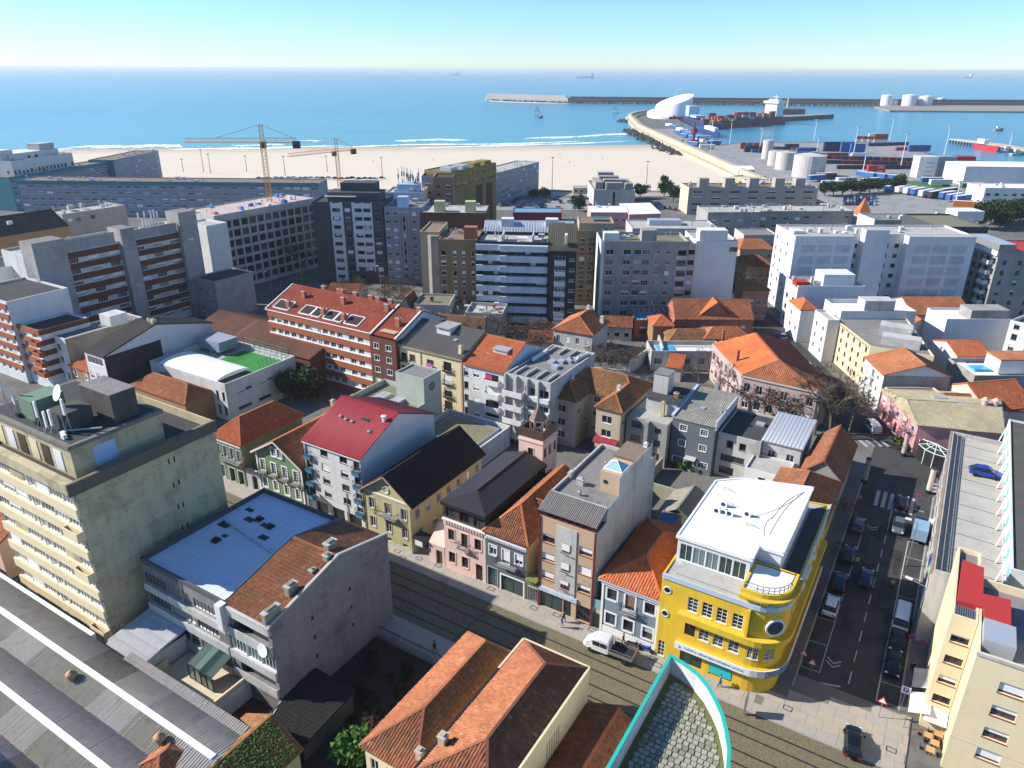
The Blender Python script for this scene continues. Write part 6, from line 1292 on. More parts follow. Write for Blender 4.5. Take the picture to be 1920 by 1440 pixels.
b=bld('wide_grey_roof_block','wide block with grey flat roof behind the stained concrete block',(1186,428),(1345,426),14,19.5,W_LGREY,{0:[G('w2',9,6,1.4,1.1,2,3)]},('flat',.3,R_LIGHT),0,0,'building');b.box(b.W*.42,8,19.2,10,4,1.6,MET_LB,'roof_house');clutter(b,8,19)
b=bld('olive_arched_block','olive and pink block with arched recesses and sloped glazing on its roof',(847,322),(920,304),13,27.0,W_OLIVE,{0:[G('d1',22,1,.9,1.0,21,3),G('d2',8,1,1.3,1.0,24.2,3),G('w2',5,5,1.3,1.1,3,3)]},('flat',.4,R_OLIVE),0,62,'building')
for k in range(4):b.band(0,b.W*(.04+.24*k),b.W*(.18+.24*k),2,19.5,.15,[W_BROWN,W_OLIVE,W_DKBRICK,W_DKBRICK][k],'arched_panel')
for k in range(4):b.box(b.W*(.12+.25*k),4,26.6,5.5,5,1.6,[MET_LB,MET_LB,W_OLIVE,W_OLIVE][k],'sloped_glazing')
bld('tan_side_block','tan block with white shutters in front of the olive arched block',(812,332),(848,333),12,26.5,W_BROWN,{0:[G('w2',2,7,1.8,1.5,3,3.2,blind=.6)]},('flat',.5,R_DARK),0,0,'building')
bld('pale_blue_side_block','pale blue grey block left of the tan shuttered block',(790,330),(812,332),12,26,W_BLGREY,{0:[G('w2',1,7,2.4,1.3,3,3.2)]},('flat',.5,R_DARK),0,0,'building')
b=bld('slanting_grey_slab','blue grey slab block with ribbon windows facing the beach',(921,327),(1004,303),14,15.5,W_BLGREY,{0:[G('w3',16,5,2.2,1.2,1.8,2.8)]},('flat',.4,R_LIGHT),0,65,'building');clutter(b,14,20)
b=bld('long_teal_slab','very long slab block with teal parapet and ribbon windows',(31,338),(592,346),14,16.0,W_BLGREY,{0:[G('w4',34,5,2.8,1.1,1.6,2.8)]},('flat',.4,R_BROWN),0,-2,'building');b.band(0,0,b.W,14.2,16.05,.25,W_TEAL,'teal_parapet');b.band(3,0,14,.2,16,.15,W_TEAL,'teal_end_wall');clutter(b,40,21)
b=bld('angled_teal_slab','angled slab with teal end wall left of the long teal slab',(17,332),(210,300),13,16.0,W_BLGREY,{0:[G('w3',20,5,2.2,1.1,1.6,2.8)]},('flat',.4,R_BROWN),0,77,'building');b.band(0,0,b.W,14.4,16.05,.25,W_TEAL,'teal_parapet');b.band(3,0,13,.2,16,.15,W_TEAL,'teal_end_wall');clutter(b,16,22)
b=bld('beachside_teal_slab','teal cornered slab block nearest the beach on the left',(212,300),(288,282),14,17.0,W_BLGREY,{0:[G('w3',12,5,2.4,1.2,1.8,2.8)]},('flat',.4,R_BROWN),0,88,'building');b.band(3,0,14,.2,17,.15,W_TEAL,'teal_end_wall');clutter(b,14,23);b.band(1,0,14,.2,17,.1,W_BLGREY,'end_wall')
b=bld('white_hotel','white hotel with planted roof terraces at the upper left corner',(20,302),(133,286),18,22.5,W_WHITE,{0:[G('d2',16,3,1.6,1.8,9,3.6),G('w2',16,2,1.6,1.6,1.5,3.6)],3:[G('w2',3,5,1.4,1.4,2,3.6)]},('flat',.6,R_GREY),0,79,'building')
b.box(b.W*.5,9,22,b.W*.8,9,3,W_WHITE,'set_back_storey');b.box(b.W*.75,9,25,10,7,3,W_LGREY,'roof_house');b.box(b.W*.1,9,22,8,7,5,W_WHITE,'roof_drum');clutter(b,20,24,22.2,[plain('terrace_planting',(.03,.06,.02),.9),W_GREY])
b=bld('brown_slate_block','brown block with dark slate mansard roof at the left edge',(-40,450),(114,420),14,24,W_BROWN,{0:[G('w2',6,7,1.3,1.3,1.8,2.9)]},('gable',3.6,'x',T_SLATE,.5,{'over':.2,'pitch':.5,'ln':.8}),0,57.3,'building');clutter(b,6,25,26)
b=bld('beige_parapet_block','beige block with cluttered flat roof behind the banded block',(116,402),(232,384),12,24,W_TAN if False else wall('pinkish_beige_render',(.42,.36,.31),.2,.08),{0:[G('d2',[.1,.16,.22,.45,.52],1,1.4,1.0,21.5,3)]},('flat',.8,R_LIGHT),0,57.3,'building');clutter(b,14,26)
# --- right of centre
b=bld('stepped_grey_block','grey block stepping up in terraces in front of the beach',(1114,356),(1190,355),34,9,W_LGREY,{0:[G('hole',[.49],1,1.2,7,1,3)]},('flat',.4,R_GREY),0,0,'building')
for k,(u,v,dx,dy,dz)in enumerate(((.5,4,.4,4,3.5),(.55,11,.55,5,4.2),(.45,20,.5,6,4.6),(.15,14,.18,18,3.4),(.88,13,.18,18,3.0),(.42,28,.4,5,5.5))):b.box(b.W*u,v,8.6,b.W*dx,dy,dz,W_GREY,'terrace_house')
clutter(b,14,27)
b=bld('low_white_roofs','low market building with white and pink roofs',(1108,398),(1176,396),16,7,wall('pale_pink_render',(.55,.38,.34),.15,.08),{0:[G('w2',5,1,1.4,1.2,3,3)]},('gable',1.2,'x',R_WHITE,.5,{'tiles':False}),0,0,'building');clutter(b,6,28,7.8,[W_WHITE,W_ROSE])
bld('pink_sawtooth_hall','small hall with curved white roof next to the low white roofs',(1180,402),(1230,396),14,6.5,W_ROSE,None,('shed',2.2,'',R_WHITE,0,{'tiles':False}),0,10,'building')
bld('blue_red_pavilion','low pavilion with blue roof and red fascia by the beach car park',(962,398),(1053,398),12,5,plain('red_fascia',(.35,.03,.06),.6),None,('flat',.3,plain('faded_blue_roof',(.12,.28,.4),.7)),0,0,'building')
b=bld('long_tan_apartments','long tan apartment block with white gable end near the port',(1292,352),(1540,354),16,12.6,wall('tan_grey_render',(.4,.37,.33),.2,.06),{0:[G('w3',7,4,4.6,1.1,1.6,2.8)]},('flat',.5,R_BROWN),0,1.5,'building');b.band(3,.05,16,.2,12.55,.06,W_CREAM,'gable_wall')
for u in(.13,.33,.52,.72,.88):b.box(b.W*u,6,12.2,4.6,4.6,4.2,MATS['tan_grey_render'],'stair_head')
clutter(b,26,29)
for A,B_,lab,hh in(((1328,398),(1420,394),'left part of the grey apartment row behind the white towers',14),((1422,396),(1500,392),'middle part of the grey apartment row behind the white towers',13.5),((1502,396),(1592,392),'right part of the grey apartment row behind the white towers',13)):
 b=bld('grey_apartment_row',lab,A,B_,15,hh,W_MAUVE if hh>13.8 else W_GREY,{0:[G('w2',4,4,2.0,1.1,1.6,2.8)],3:[G('w1',2,3,1,1,1.6,2.8)]},('flat',.5,R_LIGHT),0,3,'building','grey apartments behind the white towers');clutter(b,9,int(hh*10))
b=bld('white_tower_row','tall white blank-walled residential block with deep window recesses',(1460,424)and(1485,438),(1816,438),13,22.6,W_WHITE,{3:[G('d1',3,7,.8,1.1,2,2.8)],0:[G('d2',[.365,.54,.60],7,1.3,1.1,2,2.8)]},('flat',.5,R_LIGHT),0,0,'building')
WF=wall('shade_tinted_white_render',(.62,.63,.64),.22,.05,streak=.35,joints=2.9)  # cool tint of the shaded fronts is mixed into this white
for f0,f1,zt in((0,.335,22.5),(.385,.515,24.2),(.63,1.0,22.5)):
 m=MB();q=[b.on(0,b.W*f0+.01,0,3.0),b.on(0,b.W*f1,0,3.0),b.on(0,b.W*f1,0,-.05),b.on(0,b.W*f0+.01,0,-.05)];m.prism(q,0,zt,0,True,mtop=1);m.build('blank_wall_bay',[WF,R_LIGHT],b.t)
WP=wall('grey_render_panel',(.52,.53,.55),.3,.08,streak=.4)
for f0,f1,nc in((.03,.32,3),(.66,.97,3)):
 for k in range(6):
  for c_ in range(nc):w_=b.W*(f1-f0)/nc;b.band(0,b.W*f0+w_*c_+.5,b.W*f0+w_*(c_+1)-.5,2.6+3.1*k,4.7+3.1*k,3.03,WP,'render_panel',2.98)
b.box(2,2,22.3,3,4,1.0,W_WHITE,'parapet_block');clutter(b,18,30,mats=[W_WHITE])
b=bld('white_office_row','white flat-roofed building with square windows beyond the white towers',(1640,412),(1800,404),14,13,W_WHITE,{0:[G('d1',[.5,.58,.66,.74,.82],1,1.3,1.9,9,3)]},('flat',.5,R_GREY),0,0,'building');b.band(0,0,b.W*.42,5,13,.1,W_GREY,'grey_wall');b.box(b.W*.97,5,12.5,10,8,3.5,W_WHITE,'roof_house');clutter(b,12,31)
b=bld('white_arcade_building','white building with arched windows and lettered parapet near the lorry park',(1578,402),(1640,410),10,10,W_WHITE,{3:[G('d1',5,1,1.2,2.4,3,3)],0:[G('d1',4,1,1.2,2.4,3,3)]},('flat',.5,R_LIGHT),0,-60,'building')
m=MB();c=P(1617,402,10);q=[c+Vector((math.cos(math.pi/4+k*math.pi/2),math.sin(math.pi/4+k*math.pi/2),0))*3.4 for k in range(4)]
t=empty('spired_turret','small turret with pointed orange spire beyond the white towers','tower',Vector((c.x,c.y,0)));mm=MB();mm.prism([p for p in q],0,9.8,0,False);mm.build('wall',W_WHITE,t)
for k in range(4):m.face([q[k]+(q[k]-c)*.15,q[(k+1)%4]+(q[(k+1)%4]-c)*.15,c+Z*7])
m.build('spire',T_FRESH,t)
b=bld('small_white_terrace_block','white block with roof terrace in front of the white towers',(1497,536),(1612,530),9,13.0,WF,{3:[G('d2',2,3,1.4,1.3,2,3)]},('flat',.6,R_LIGHT),0,0,'building');b.box(b.W*.62,4,12.5,8,6,3.2,WF,'roof_house');b.box(1.4,2.2,12.6,3.4,3,1.2,MATS['red_roof_coating'],'red_canopy');b.chimney(4.5,3,12.6,.7,.7,1.8,W_WHITE);clutter(b,3,32)
b=polyb('cream_street_block','cream four storey block with brown shutters along the far side street',[(1632,649),(1752,668),(1700,596),(1556,590)],9.8,W_CREAM,{3:[G('d1',7,4,.9,1.1,1.0,2.3,.02,1,blind=.25,bmat=FR_B)]},('flat',.3,R_GREY),0,'building');b.box(5.5,5,9.5,7.5,3.4,1.9,W_LGREY,'stair_head');b.box(4.0,12,9.5,6.5,4,2.2,W_LGREY,'stair_head');b.chimney(1.5,15,9.5,.8,.8,1.6,W_LEMON);b.chimney(6.8,9,9.5,.8,.8,1.8,W_WHITE);clutter(b,4,33)
for k in range(16):q=b.on(3,b.len(3)*(k+.5)/16,9.35,.12);m=MB();m.box(q,.3,.9,.4,b.a+1.57);m.build('cornice_scallop',W_CREAM,b.t)
b=bld('white_rooftop_terrace_block','white block with walled white roof terraces behind the cream street block',(1578,583),(1690,566),10,11.5,W_WHITE,{3:[G('w2',2,3,1.2,1.3,2,3)]},('flat',1.0,R_WHITE),0,0,'building');b.box(b.W*.5,2.2,10.5,b.W*.4,4,3.4,W_LGREY,'roof_house')
bld('white_lettered_house','narrow white house with faded lettering beside the cream street block',(1553,600),(1575,600),8,10.5,W_WHITE,{3:[G('w1',2,3,.9,1.3,1.6,2.7)]},('flat',.4,R_LIGHT),0,0)
b=bld('orange_topped_white_house','white corner house with small orange roof at the far end of the side street',(1502,582),(1528,580),8,8.5,W_WHITE,{3:[G('w2',2,2,1.0,1.4,2.4,3)]},('hip',1.8,'y',T_FRESH,(3,3)),0,0)
b=bld('white_balcony_house','white house with orange gable roof and small balconies facing the side street',(1658,703),(1784,707),(1622,670),8.2,W_WHITE,{3:[G('w1',[.2,.75],3,.8,1.1,1.2,2.4),G('w2',[.5],3,1.2,1.7,.9,2.4)]},('gable',2.2,'y',T_ORANGE,.58,{'over':.3}),0,-3);b.band(0,.1,b.W-.1,.2,8.1,.04,W_GREY,'grey_gable_render')
for k in(1,2):b.balcony(3,3.4,5.8,.9+2.4*k,.8,.9,TRIM_W,False,rail=TRIM_W)
b=polyb('pink_corner_restaurant','pink restaurant with buff tiled roof at the road junction',[(1722,797),(1880,812),(1870,742),(1655,732)],5.6,W_ROSE,{3:[G('w2',5,1,1.2,1.2,3.5,3,sur=(.12,TRIM_W)),G('d1',3,1,1.0,2.0,.3,3)],0:[G('w2',[.6],1,1.4,1.3,3,3)]},None,0,'building')
q=b.p;h=5.7;ridge0=Vector((*(q[3].lerp(q[2],.05)*.5+q[0].lerp(q[1],.05)*.5),7.2));ridge1=Vector((*(q[2]*.5+q[1]*.5),7.2));A_,B_,C_,D_=[Vector((*p,h))for p in inset(q,-.35)]
roof_cover(b.t,[[A_,B_,ridge1,ridge0],[D_,A_,ridge0],[C_,D_,ridge0,ridge1]],T_PALE,[(ridge0,ridge1),(A_,ridge0)])
b.box(9,9,6.4,1.4,1.2,.9,MET_LB,'extractor');b.box(6,10.5,6.4,2.2,1.2,.8,MET_LB,'extractor')
for k in range(2):
 m=MB();p=b.L(13+1.8*k,8.5,7.0);m.tube(p,p+Z*1.2,.5,n=10);m.tube(p+Z*1.2,p+Z*1.7,.7,.2,n=10);m.build('chimney',wall('pink_chimney',(.6,.4,.36),.1,.05),b.t)
t=empty('glass_pergola','low glazed pergola with white radial bars at the restaurant corner','pergola',P(1770,850));m=MB();c=P(1757,833,3.4);ring=[P(x,y,2.8)for x,y in((1726,822),(1722,832),(1735,843),(1752,851),(1775,858),(1800,858))]
for p in ring:m.beam(c,p,.12);m.beam(p,Vector((p.x,p.y,0)),.12)
for p,q_ in zip(ring[:-1],ring[1:]):m.beam(p,q_,.1);m.beam(c.lerp(p,.55),c.lerp(q_,.55),.08)
m.build('frame',TRIM_W,t);m=MB()
for p,q_ in zip(ring[:-1],ring[1:]):m.face([c-Z*.03,p-Z*.03,q_-Z*.03])
m.build('glazing',GLASS_G,t);m=MB()
for p,q_ in zip(ring[:-1],ring[1:]):m.face([Vector((p.x,p.y,0)),Vector((q_.x,q_.y,0)),q_,p])
m.build('dark_screen',TRIM_D,t)
b=bld('grey_cracked_block','grey rendered block with peeling wall and white terrace',(1776,598),(1873,587),9,9.6,WF,{3:[]},('flat',.5,R_WHITE),0,0,'building');b.box(b.W*.68,3,9.2,b.W*.6,5,2.4,W_GREY,'upper_storey')
bld('orange_tiled_court','orange roofed houses in front of the white tower row',(1712,590),(1800,578),14,5,W_WHITE,None,('gable',2.6,'x',T_ORANGE,.5),0,0);bld('small_orange_house','small orange gabled house beside the cream street block',(1706,612),(1738,610),7,4.5,W_WHITE,None,('gable',1.8,'y',T_FRESH,.5),0,0)
b=bld('terrace_villa','white villa with orange roof and blue pool on its terrace',(1828,704),(1960,706),10,6.0,W_GREY,None,('flat',.9,R_WHITE),0,0);b.box(b.W*.72,5,5.4,b.W*.55,5,3.0,W_WHITE,'upper_storey');b.box(b.W*.72,5,8.4,b.W*.58,5.4,.25,T_ORANGE,'upper_roof');b.box(4.2,5.4,5.2,3.4,2.4,.5,plain('pool_blue',(.05,.35,.6),.2),'small_pool')
bld('villa_orange_wing','orange tiled wing left of the terrace villa',(1795,668),(1850,662),10,6.5,W_WHITE,None,('gable',1.6,'x',T_FRESH,.5),0,0)
bld('pink_gabled_house','pink house with orange roof at the right edge behind the restaurant',(1850,770),(1960,772),12,5.4,W_PINK,None,('gable',3.0,'x',T_FRESH,.5),0,10);bld('brown_roof_annex','long mottled orange roof behind the restaurant',(1780,765),(1920,770),6,5.0,W_PINK,None,('gable',1.6,'x',T_OLD,.5),0,-5);bld('grey_restaurant_annex','grey flat roofed annex behind the pink restaurant front',(1696,757),(1785,752),8,6.0,W_PINK,None,('flat',.3,R_GREY),0,0)
b=bld('grey_balcony_tower','grey tower with glazed attic and red roof at the right edge',(1875,470),(1990,470),14,19.5,W_GREY,{3:[G('d2',5,6,1.5,1.5,1.6,2.8)],0:[G('d1',4,6,1.0,1.2,1.6,2.8)]},('flat',.4,MATS['red_roof_coating']),0,0,'building')
for k in range(6):b.balcony(3,9.5,12.5,1.5+2.8*k,1.4,.9,W_WHITE,True)
b.band(3,0,14,18,19.3,.5,W_WHITE,'attic_band');m=MB();m.prism([b.L(-.6,-.3),b.L(4,-.3),b.L(4,14),b.L(-.6,14)],19.5,21.2,0,True,mtop=1);m.build('glazed_attic',[GLASS_L,MET_LB],b.t)
bld('dark_rear_block','dark flat roofed block behind the white tower row',(1760,425),(1850,424),22,20.5,W_DKGREY,None,('flat',.5,R_OLIVE),0,0,'building')
b=bld('white_terraced_flats','white flats with balconies and roof garden at the right edge',(1895,600),(1990,640),12,11,W_WHITE,{3:[G('d2',6,4,1.2,1.4,1.4,2.6)],0:[G('d2',4,4,1.2,1.4,1.4,2.6)]},('flat',.9,R_GREY),0,-55,'building');clutter(b,6,34,mats=[plain('roof_plants',(.04,.09,.02),.9)])
# --- orange institutional roof and neighbours
z0=8.2;ev=[P(1337,645,z0),P(1392,704,z0),P(1534,735,z0),P(1556,722,z0),P(1478,641,z0)];ev=[Vector((p.x,p.y,z0))for p in ev]
b=polyb('orange_hipped_institute','large pink walled building under a broad orange hipped roof',[ev[1],ev[2],ev[3],ev[4],P(1414,625,z0),ev[0]],z0,wall('faded_pink_render',(.5,.36,.33),.25,.1),{0:[G('w2',6,2,1.3,1.8,1.5,3.4)],5:[G('w2',7,2,1.2,1.8,1.5,3.4)]},None,0,'building')
r1,r2=P(1417,624,11.2),P(1461,675,11.2);up=Z*.1;o=[p+up for p in ev];bk=P(1400,628,z0)+up
roof_cover(b.t,[[o[0],o[1],r2],[o[0],r2,r1]],tile('sunlit_orange_tile',(.55,.17,.06),(.46,.13,.045),.1),(),.34,.5);roof_cover(b.t,[[o[1],o[2],r2]],T_ORANGE,[(o[1],r2)],.34,.5);roof_cover(b.t,[[o[2],o[3],r2]],T_OLD,[(o[2],r2)],.34,.5);roof_cover(b.t,[[o[3],o[4],r1],[o[3],r1,r2]],T_RED,[(r1,r2)],.34,.5)  # left slope painted sunlit, slopes turned from the sun painted darker
for px,z in(((1383,672),9.4),((1356,632),9.6)):q=P(*px,z);m=MB();m.box(q-Z*.8,.5,.5,2.6,0);m.build('chimney',BRICK,b.t)
m=MB()
for p,q_ in zip(o[:-1],o[1:]):m.beam(p-Z*.25,q_-Z*.25,.5,.3)
m.build('eave_cornice',TRIM_G,b.t)
b=bld('orange_dormer_house','orange walled house with broad dormer and tiled roof',(1266,598),(1407,592),11,6.0,wall('orange_brown_render',(.4,.16,.1),.15,.08),{0:[G('w2',4,1,1.2,1.6,2.6,3)]},('gable',3.4,'x',T_ORANGE,.5),0,0)
m=MB();L=b.L;wd=b.W;m.face([L(wd*.32,1.0,6),L(wd*.74,1.0,6),L(wd*.53,1.0,10)]);m.build('dormer_wall',MATS['orange_brown_render'],b.t);roof_cover(b.t,[[L(wd*.28,.7,6.2),L(wd*.53,.7,10.2),L(wd*.53,5.6,10.2)],[L(wd*.78,.7,6.2),L(wd*.53,5.6,10.2),L(wd*.53,.7,10.2)]],T_FRESH,name='dormer_roof');
for u in(.49,.56):front_window(b,0,wd*u,6.8,.9,1.4,'cas',0.0-.85+.7-.9)
for px0,px1,lab,tm,zz in(((1255,640),(1340,640),'mossy low roof in front of the orange dormer house',T_MOSS,4.5),((1322,636),(1400,628),'small orange roof beside the institute',T_ORANGE,5.0),((1225,612),(1262,612),'tiny orange hipped roof left of the dormer house',T_FRESH,6.0)):
 bld('low_tiled_house',lab,px0,px1,7,zz,W_BROWN,None,('hip',1.8,'x',tm,(2.5,2.5)),0,0)
b=bld('hipped_stone_house','old house with orange hipped roof and grey side wall among bare trees',(1038,618),(1108,632),11,6.6,W_LGREY,{0:[G('w2',4,2,.9,1.5,.9,3)]},('hip',2.8,'y',T_ORANGE,(3.8,1.0),{'ridge_mat':T_FRESH}),0,-26);b.chimney(b.W-.6,8,7.2,.8,.8,1.6,W_WHITE);b.chimney(b.W*.5,10,9,.7,.7,1.4,W_WHITE)
b=bld('terrace_pavilion','low orange building with blue awning terrace below the concrete block',(1190,600),(1256,600),9,4.6,MATS['orange_brown_render'],{0:[G('d1',2,1,1.6,1.8,1,3)]},('flat',.6,MATS['faded_blue_roof']),0,0);m=MB()
for k in range(8):m.beam(b.L(b.W*k/7,.4,4.6),b.L(b.W*k/7,.4,6.6),.1);m.beam(b.L(b.W*k/7,.4,6.6),b.L(b.W*k/7,6,6.6),.1)
m.build('pergola_frame',plain('navy_frame',(.03,.04,.12),.6),b.t)
b=bld('pool_terrace_house','flat roofed house with turquoise pool terrace',(1222,658),(1352,652),7,4.8,W_LGREY,{0:[G('w3',5,1,1.8,1.6,1.5,3)]},('flat',.9,R_LIGHT),0,0);m=MB();m.prism([b.L(2,1.2),b.L(6,1.2),b.L(6,5.6),b.L(2,5.6)],3.95,4.1,0);m.build('pool',MATS['pool_blue'],b.t);m=MB();m.prism([b.L(6.2,.8),b.L(b.W-1,.8),b.L(b.W-1,2.6),b.L(6.2,2.6)],4.4,4.6,0,True,True);m.build('white_canopy',TRIM_W,b.t)
bld('orange_garden_store','small orange lean-to roof in the yards behind the grey stair tower',(1252,688),(1278,690),5,3.2,W_LGREY,None,('shed',1.2,'',T_FRESH),0,-20,'shed')
b=bld('roofless_brick_house','half ruined brick house with mossy roof slabs among bare trees',(822,588),(900,606),10,5.6,wall('pale_brick_ruin',(.42,.22,.13),.3,.15),{0:[G('d1',4,1,1.1,1.3,2,3)]},('flat',.6,R_OLIVE),0,-15);clutter(b,6,35,mats=[BRICK,W_LGREY])
b=bld('mossy_terrace_house','old house with dark mossy flat roof and white parapets among bare trees',(776,570),(842,572),10,7.6,W_LGREY,{0:[G('d1',3,2,1,1.3,1.4,3)]},('flat',.5,R_OLIVE),0,-5);b.chimney(4,4,7.4,.8,.8,1.2,BRICK)
b=bld('cluttered_terrace_house','small house with cluttered pale roof terrace in front of the ribbon block',(872,585),(938,596),9,6.4,W_LGREY,{0:[G('w2',3,1,1.2,1.4,2.4,3)]},('flat',.8,R_LIGHT),0,-8);clutter(b,8,36,mats=[W_ROSE,W_WHITE,BRICK])
bld('steep_orange_roof','steep orange tiled roof behind the red brick block',(742,585),(772,590),7,5,W_LGREY,None,('gable',4.0,'y',T_OLD,.6),0,-10)
wl=empty('yard_wall','pale stepped yard wall by the bare bushes','wall',P(1215,690));m=MB()
for a,c,hh in(((1060,700),(1180,712),2.2),((1180,700),(1232,664),3.2),((1232,664),(1240,690),5)):m.beam(P(*a)+Z*hh/2,P(*c)+Z*hh/2,.35,hh)
m.build('wall',W_LGREY,wl)
for A,B_,dd,hh,wm,rm,lab in(((1400,500),(1446,498),12,8.0,W_BROWN,T_OLD,'old brown house with mottled roof in the gap beside the blank white tower'),((1394,545),(1440,543),8,8.5,wall('dusky_pink_house',(.3,.16,.13),.3,.1),T_OLD,'dusky pink house at the foot of the blank white tower'),((1388,468),(1448,466),14,7.5,W_TAN,T_ORANGE,'orange roofed house far behind the blank white tower'),((1395,440),(1455,438),12,9,W_LGREY,R_GREY,'grey flat house behind the orange roofs by the white towers')):
 bld('infill_house',lab,A,B_,dd,hh,wm,{0:[G('w2',4,2,1.0,1.6,1.2,3.2)],3:[G('w1',3,2,.9,1.5,1.2,3.2)]},('hip',2.2,'x',rm,(3,3))if rm is not R_GREY else('flat',.4,R_GREY),0,0)
for A,B_,dd,hh,lab in(((612,548),(672,550),9,4.0,'low shed with brown roof behind the red tiled roof'),((1130,612),(1185,610),8,3.6,'low grey workshop at the foot of the stained concrete block'),((990,640),(1036,648),7,4.0,'small tiled house hidden in the bare thicket')):
 bld('low_infill_shed',lab,A,B_,dd,hh,W_LGREY,{0:[G('d1',3,1,1.1,1.3,1.2,3)]},('gable',1.4,'x',T_OLD,.5),0,-8,'shed')
# ================================================================ HARBOUR AND SEA
g=N('mole_masonry');c=g.mix(g.noise(.15,detail=6,rough=.7),(.4,.33,.24),(.56,.48,.37));c=g.mix(g.ramp(g.noise(.5,stretch=(1,1,.3),detail=5),[(.5,0),(.75,.5)]),c,(.2,.17,.13));M_MOLE=g.out(c,.9,0,.2)
M_ROCK=flatroof('wet_rock',(.06,.055,.05),.4,(.02,.02,.02),.4);M_HULL=plain('maroon_hull',(.12,.02,.035),.5,var=.1,scale=.1);M_BLUEH=plain('navy_hull',(.02,.04,.14),.5)
def thing(name,label,cat,p,group=None):return empty(name,label,cat,Vector((p.x,p.y,0)),group)
t=thing('harbour_mole','long pale masonry mole wall curving out from the beach','mole',Vector((148,650,0)));pl=[Vector((150,330)),Vector((149,432)),Vector((148,640)),Vector((147.6,800)),Vector((148,900))]+[P(x,y).xy for x,y in((1186,226),(1182,221),(1192,217),(1215,213))]
def strip(pl,w0,w1,z0,z1,mat,name,par):
 m=MB();n=len(pl);A=[];B=[]
 for i in range(n):
  d=(pl[min(i+1,n-1)]-pl[max(i-1,0)]).normalized();nn=Vector((-d.y,d.x));A.append(pl[i]+nn*w0);B.append(pl[i]+nn*w1)
 for i in range(n-1):m.prism([A[i],A[i+1],B[i+1],B[i]]if w0<w1 else[B[i],B[i+1],A[i+1],A[i]],z0,z1,0,True,False)
 return m.build(name,mat,par)
strip(pl,-.5,3.0,-3,5.6,M_MOLE,'parapet_wall',t);strip(pl,3.0,7.0,-3,1.6,M_MOLE,'footing',t);strip(pl,-6,-.5,-1,2.6,M_MOLE,'walkway',t)
r=np.random.default_rng(4);m=MB()
for k in range(420):
 s=r.random();q=pl[2].lerp(pl[4],s)if r.random()<.75 else P(1186,226).xy;off=abs(r.normal(0,6))+7
 c=Vector((q.x-off if r.random()<.9 else q.x+r.normal(0,12),q.y+r.normal(0,9),-1.6+r.random()*.6));sz=r.uniform(1.0,2.8)
 vs=[c+Vector((math.cos(a),math.sin(a),0))*sz*r.uniform(.7,1.2)for a in np.arange(6)*1.047];tp=c+Vector((r.normal(0,.3),r.normal(0,.3),sz*r.uniform(.8,1.4)))
 for i in range(6):m.face([vs[i],vs[(i+1)%6],tp])
o=m.build('rock',M_ROCK,None,'stuff');o['label']='dark boulders heaped along the seaward foot of the mole';o['category']='rocks'
sheet('quay',[(152,335,.03)]+[(p.x,p.y,.03)for p in(P(1920,420),P(1920,309),P(1823,303),P(1770,297),P(1735,288),P(1690,268),P(1560,268),P(1395,268),P(1347,274),P(1310,259),P(1288,240))]+[(152,900,.03)],M_QUAY)
M_GRASS=plain('rough_grass',(.06,.13,.03),.9,var=.3,scale=.3)
for pts in([(1690,340),(1760,338),(1830,372),(1740,358)],[(1815,385),(1880,378),(1920,395),(1920,408),(1860,402)]):sheet('grass_verge',[(p.x,p.y,.06)for p in(P(*q)for q in pts)],M_GRASS,None,'structure')
sheet('promenade',[(-250,425,.02),(146,425,.02),(146,412,.02),(-250,412,.02)],M_STONE2)
sheet('car_park',[(p.x,p.y,.03)for p in(P(925,372),P(1120,372),P(1120,394),P(925,394))],M_QUAY)
t=thing('outer_breakwater','long outer breakwater, pale concrete head on the left, dark wall on the right','breakwater',P(1200,192));A,B,C,D_=[P(x,y,-1.5).xy for x,y in((914,188),(1068,193),(1660,199),(1960,200))]
strip([A,B],-8,8,-3,9,wall('pale_armour_concrete',(.5,.46,.42),.4,.12),'concrete_head',t);strip([A+(B-A)*.03,A+(B-A)*.98],-7.9,-2,9,13,MATS['pale_armour_concrete'],'head_parapet',t);strip([B,C,D_],-7,10,-3,6,wall('dark_breakwater',(.13,.12,.115),.4,.15),'sea_wall',t);strip([B,C,D_],6,9.8,6,11,MATS['dark_breakwater'],'wave_wall',t)
m=MB()
for k in range(500):
 s=r.random();q=(B.lerp(C,s)if r.random()<.8 else A.lerp(B,s))+Vector((0,-12+r.normal(0,3)));m.box(Vector((q.x,q.y,-2)),r.uniform(2,5),r.uniform(2,5),r.uniform(1.5,4),r.random()*3)
o=m.build('armour_block',MATS['dark_breakwater'],t,'stuff')
sheet('harbour_spit',[(p.x,p.y,.8)for p in(P(1640,201),P(1668,208),P(1960,210),P(1960,199),P(1680,196))],flatroof('spit_ground',(.28,.25,.21),.4),skirt=3)
M_TANKW=wall('white_tank',(.7,.7,.69),.12,.05);M_TANKC=wall('cream_tank',(.58,.55,.5),.25,.06,streak=.6)
def tank(px,py,rr,hh,lab,mat,grp=None):
 p=P(px,py);t=thing('storage_tank',lab,'tank',p,grp);m=MB();ring=cyl_ring(p,rr,28);m.prism(ring,0,hh,0,False);m.build('shell',mat,t,smooth=False);m=MB()
 for i in range(28):m.face([(*ring[i],hh),(*ring[(i+1)%28],hh),(p.x,p.y,hh+rr*.16)])
 m.build('roof',mat,t);m=MB();m.beam((*ring[20],0),(*(ring[23]),hh),.25,.5)
 for i in range(28):m.beam((*ring[i],hh+1),(*ring[(i+1)%28],hh+1),.12);m.beam((*ring[i],hh),(*ring[i],hh+1),.1)
 m.build('stair_and_rail',METAL,t)
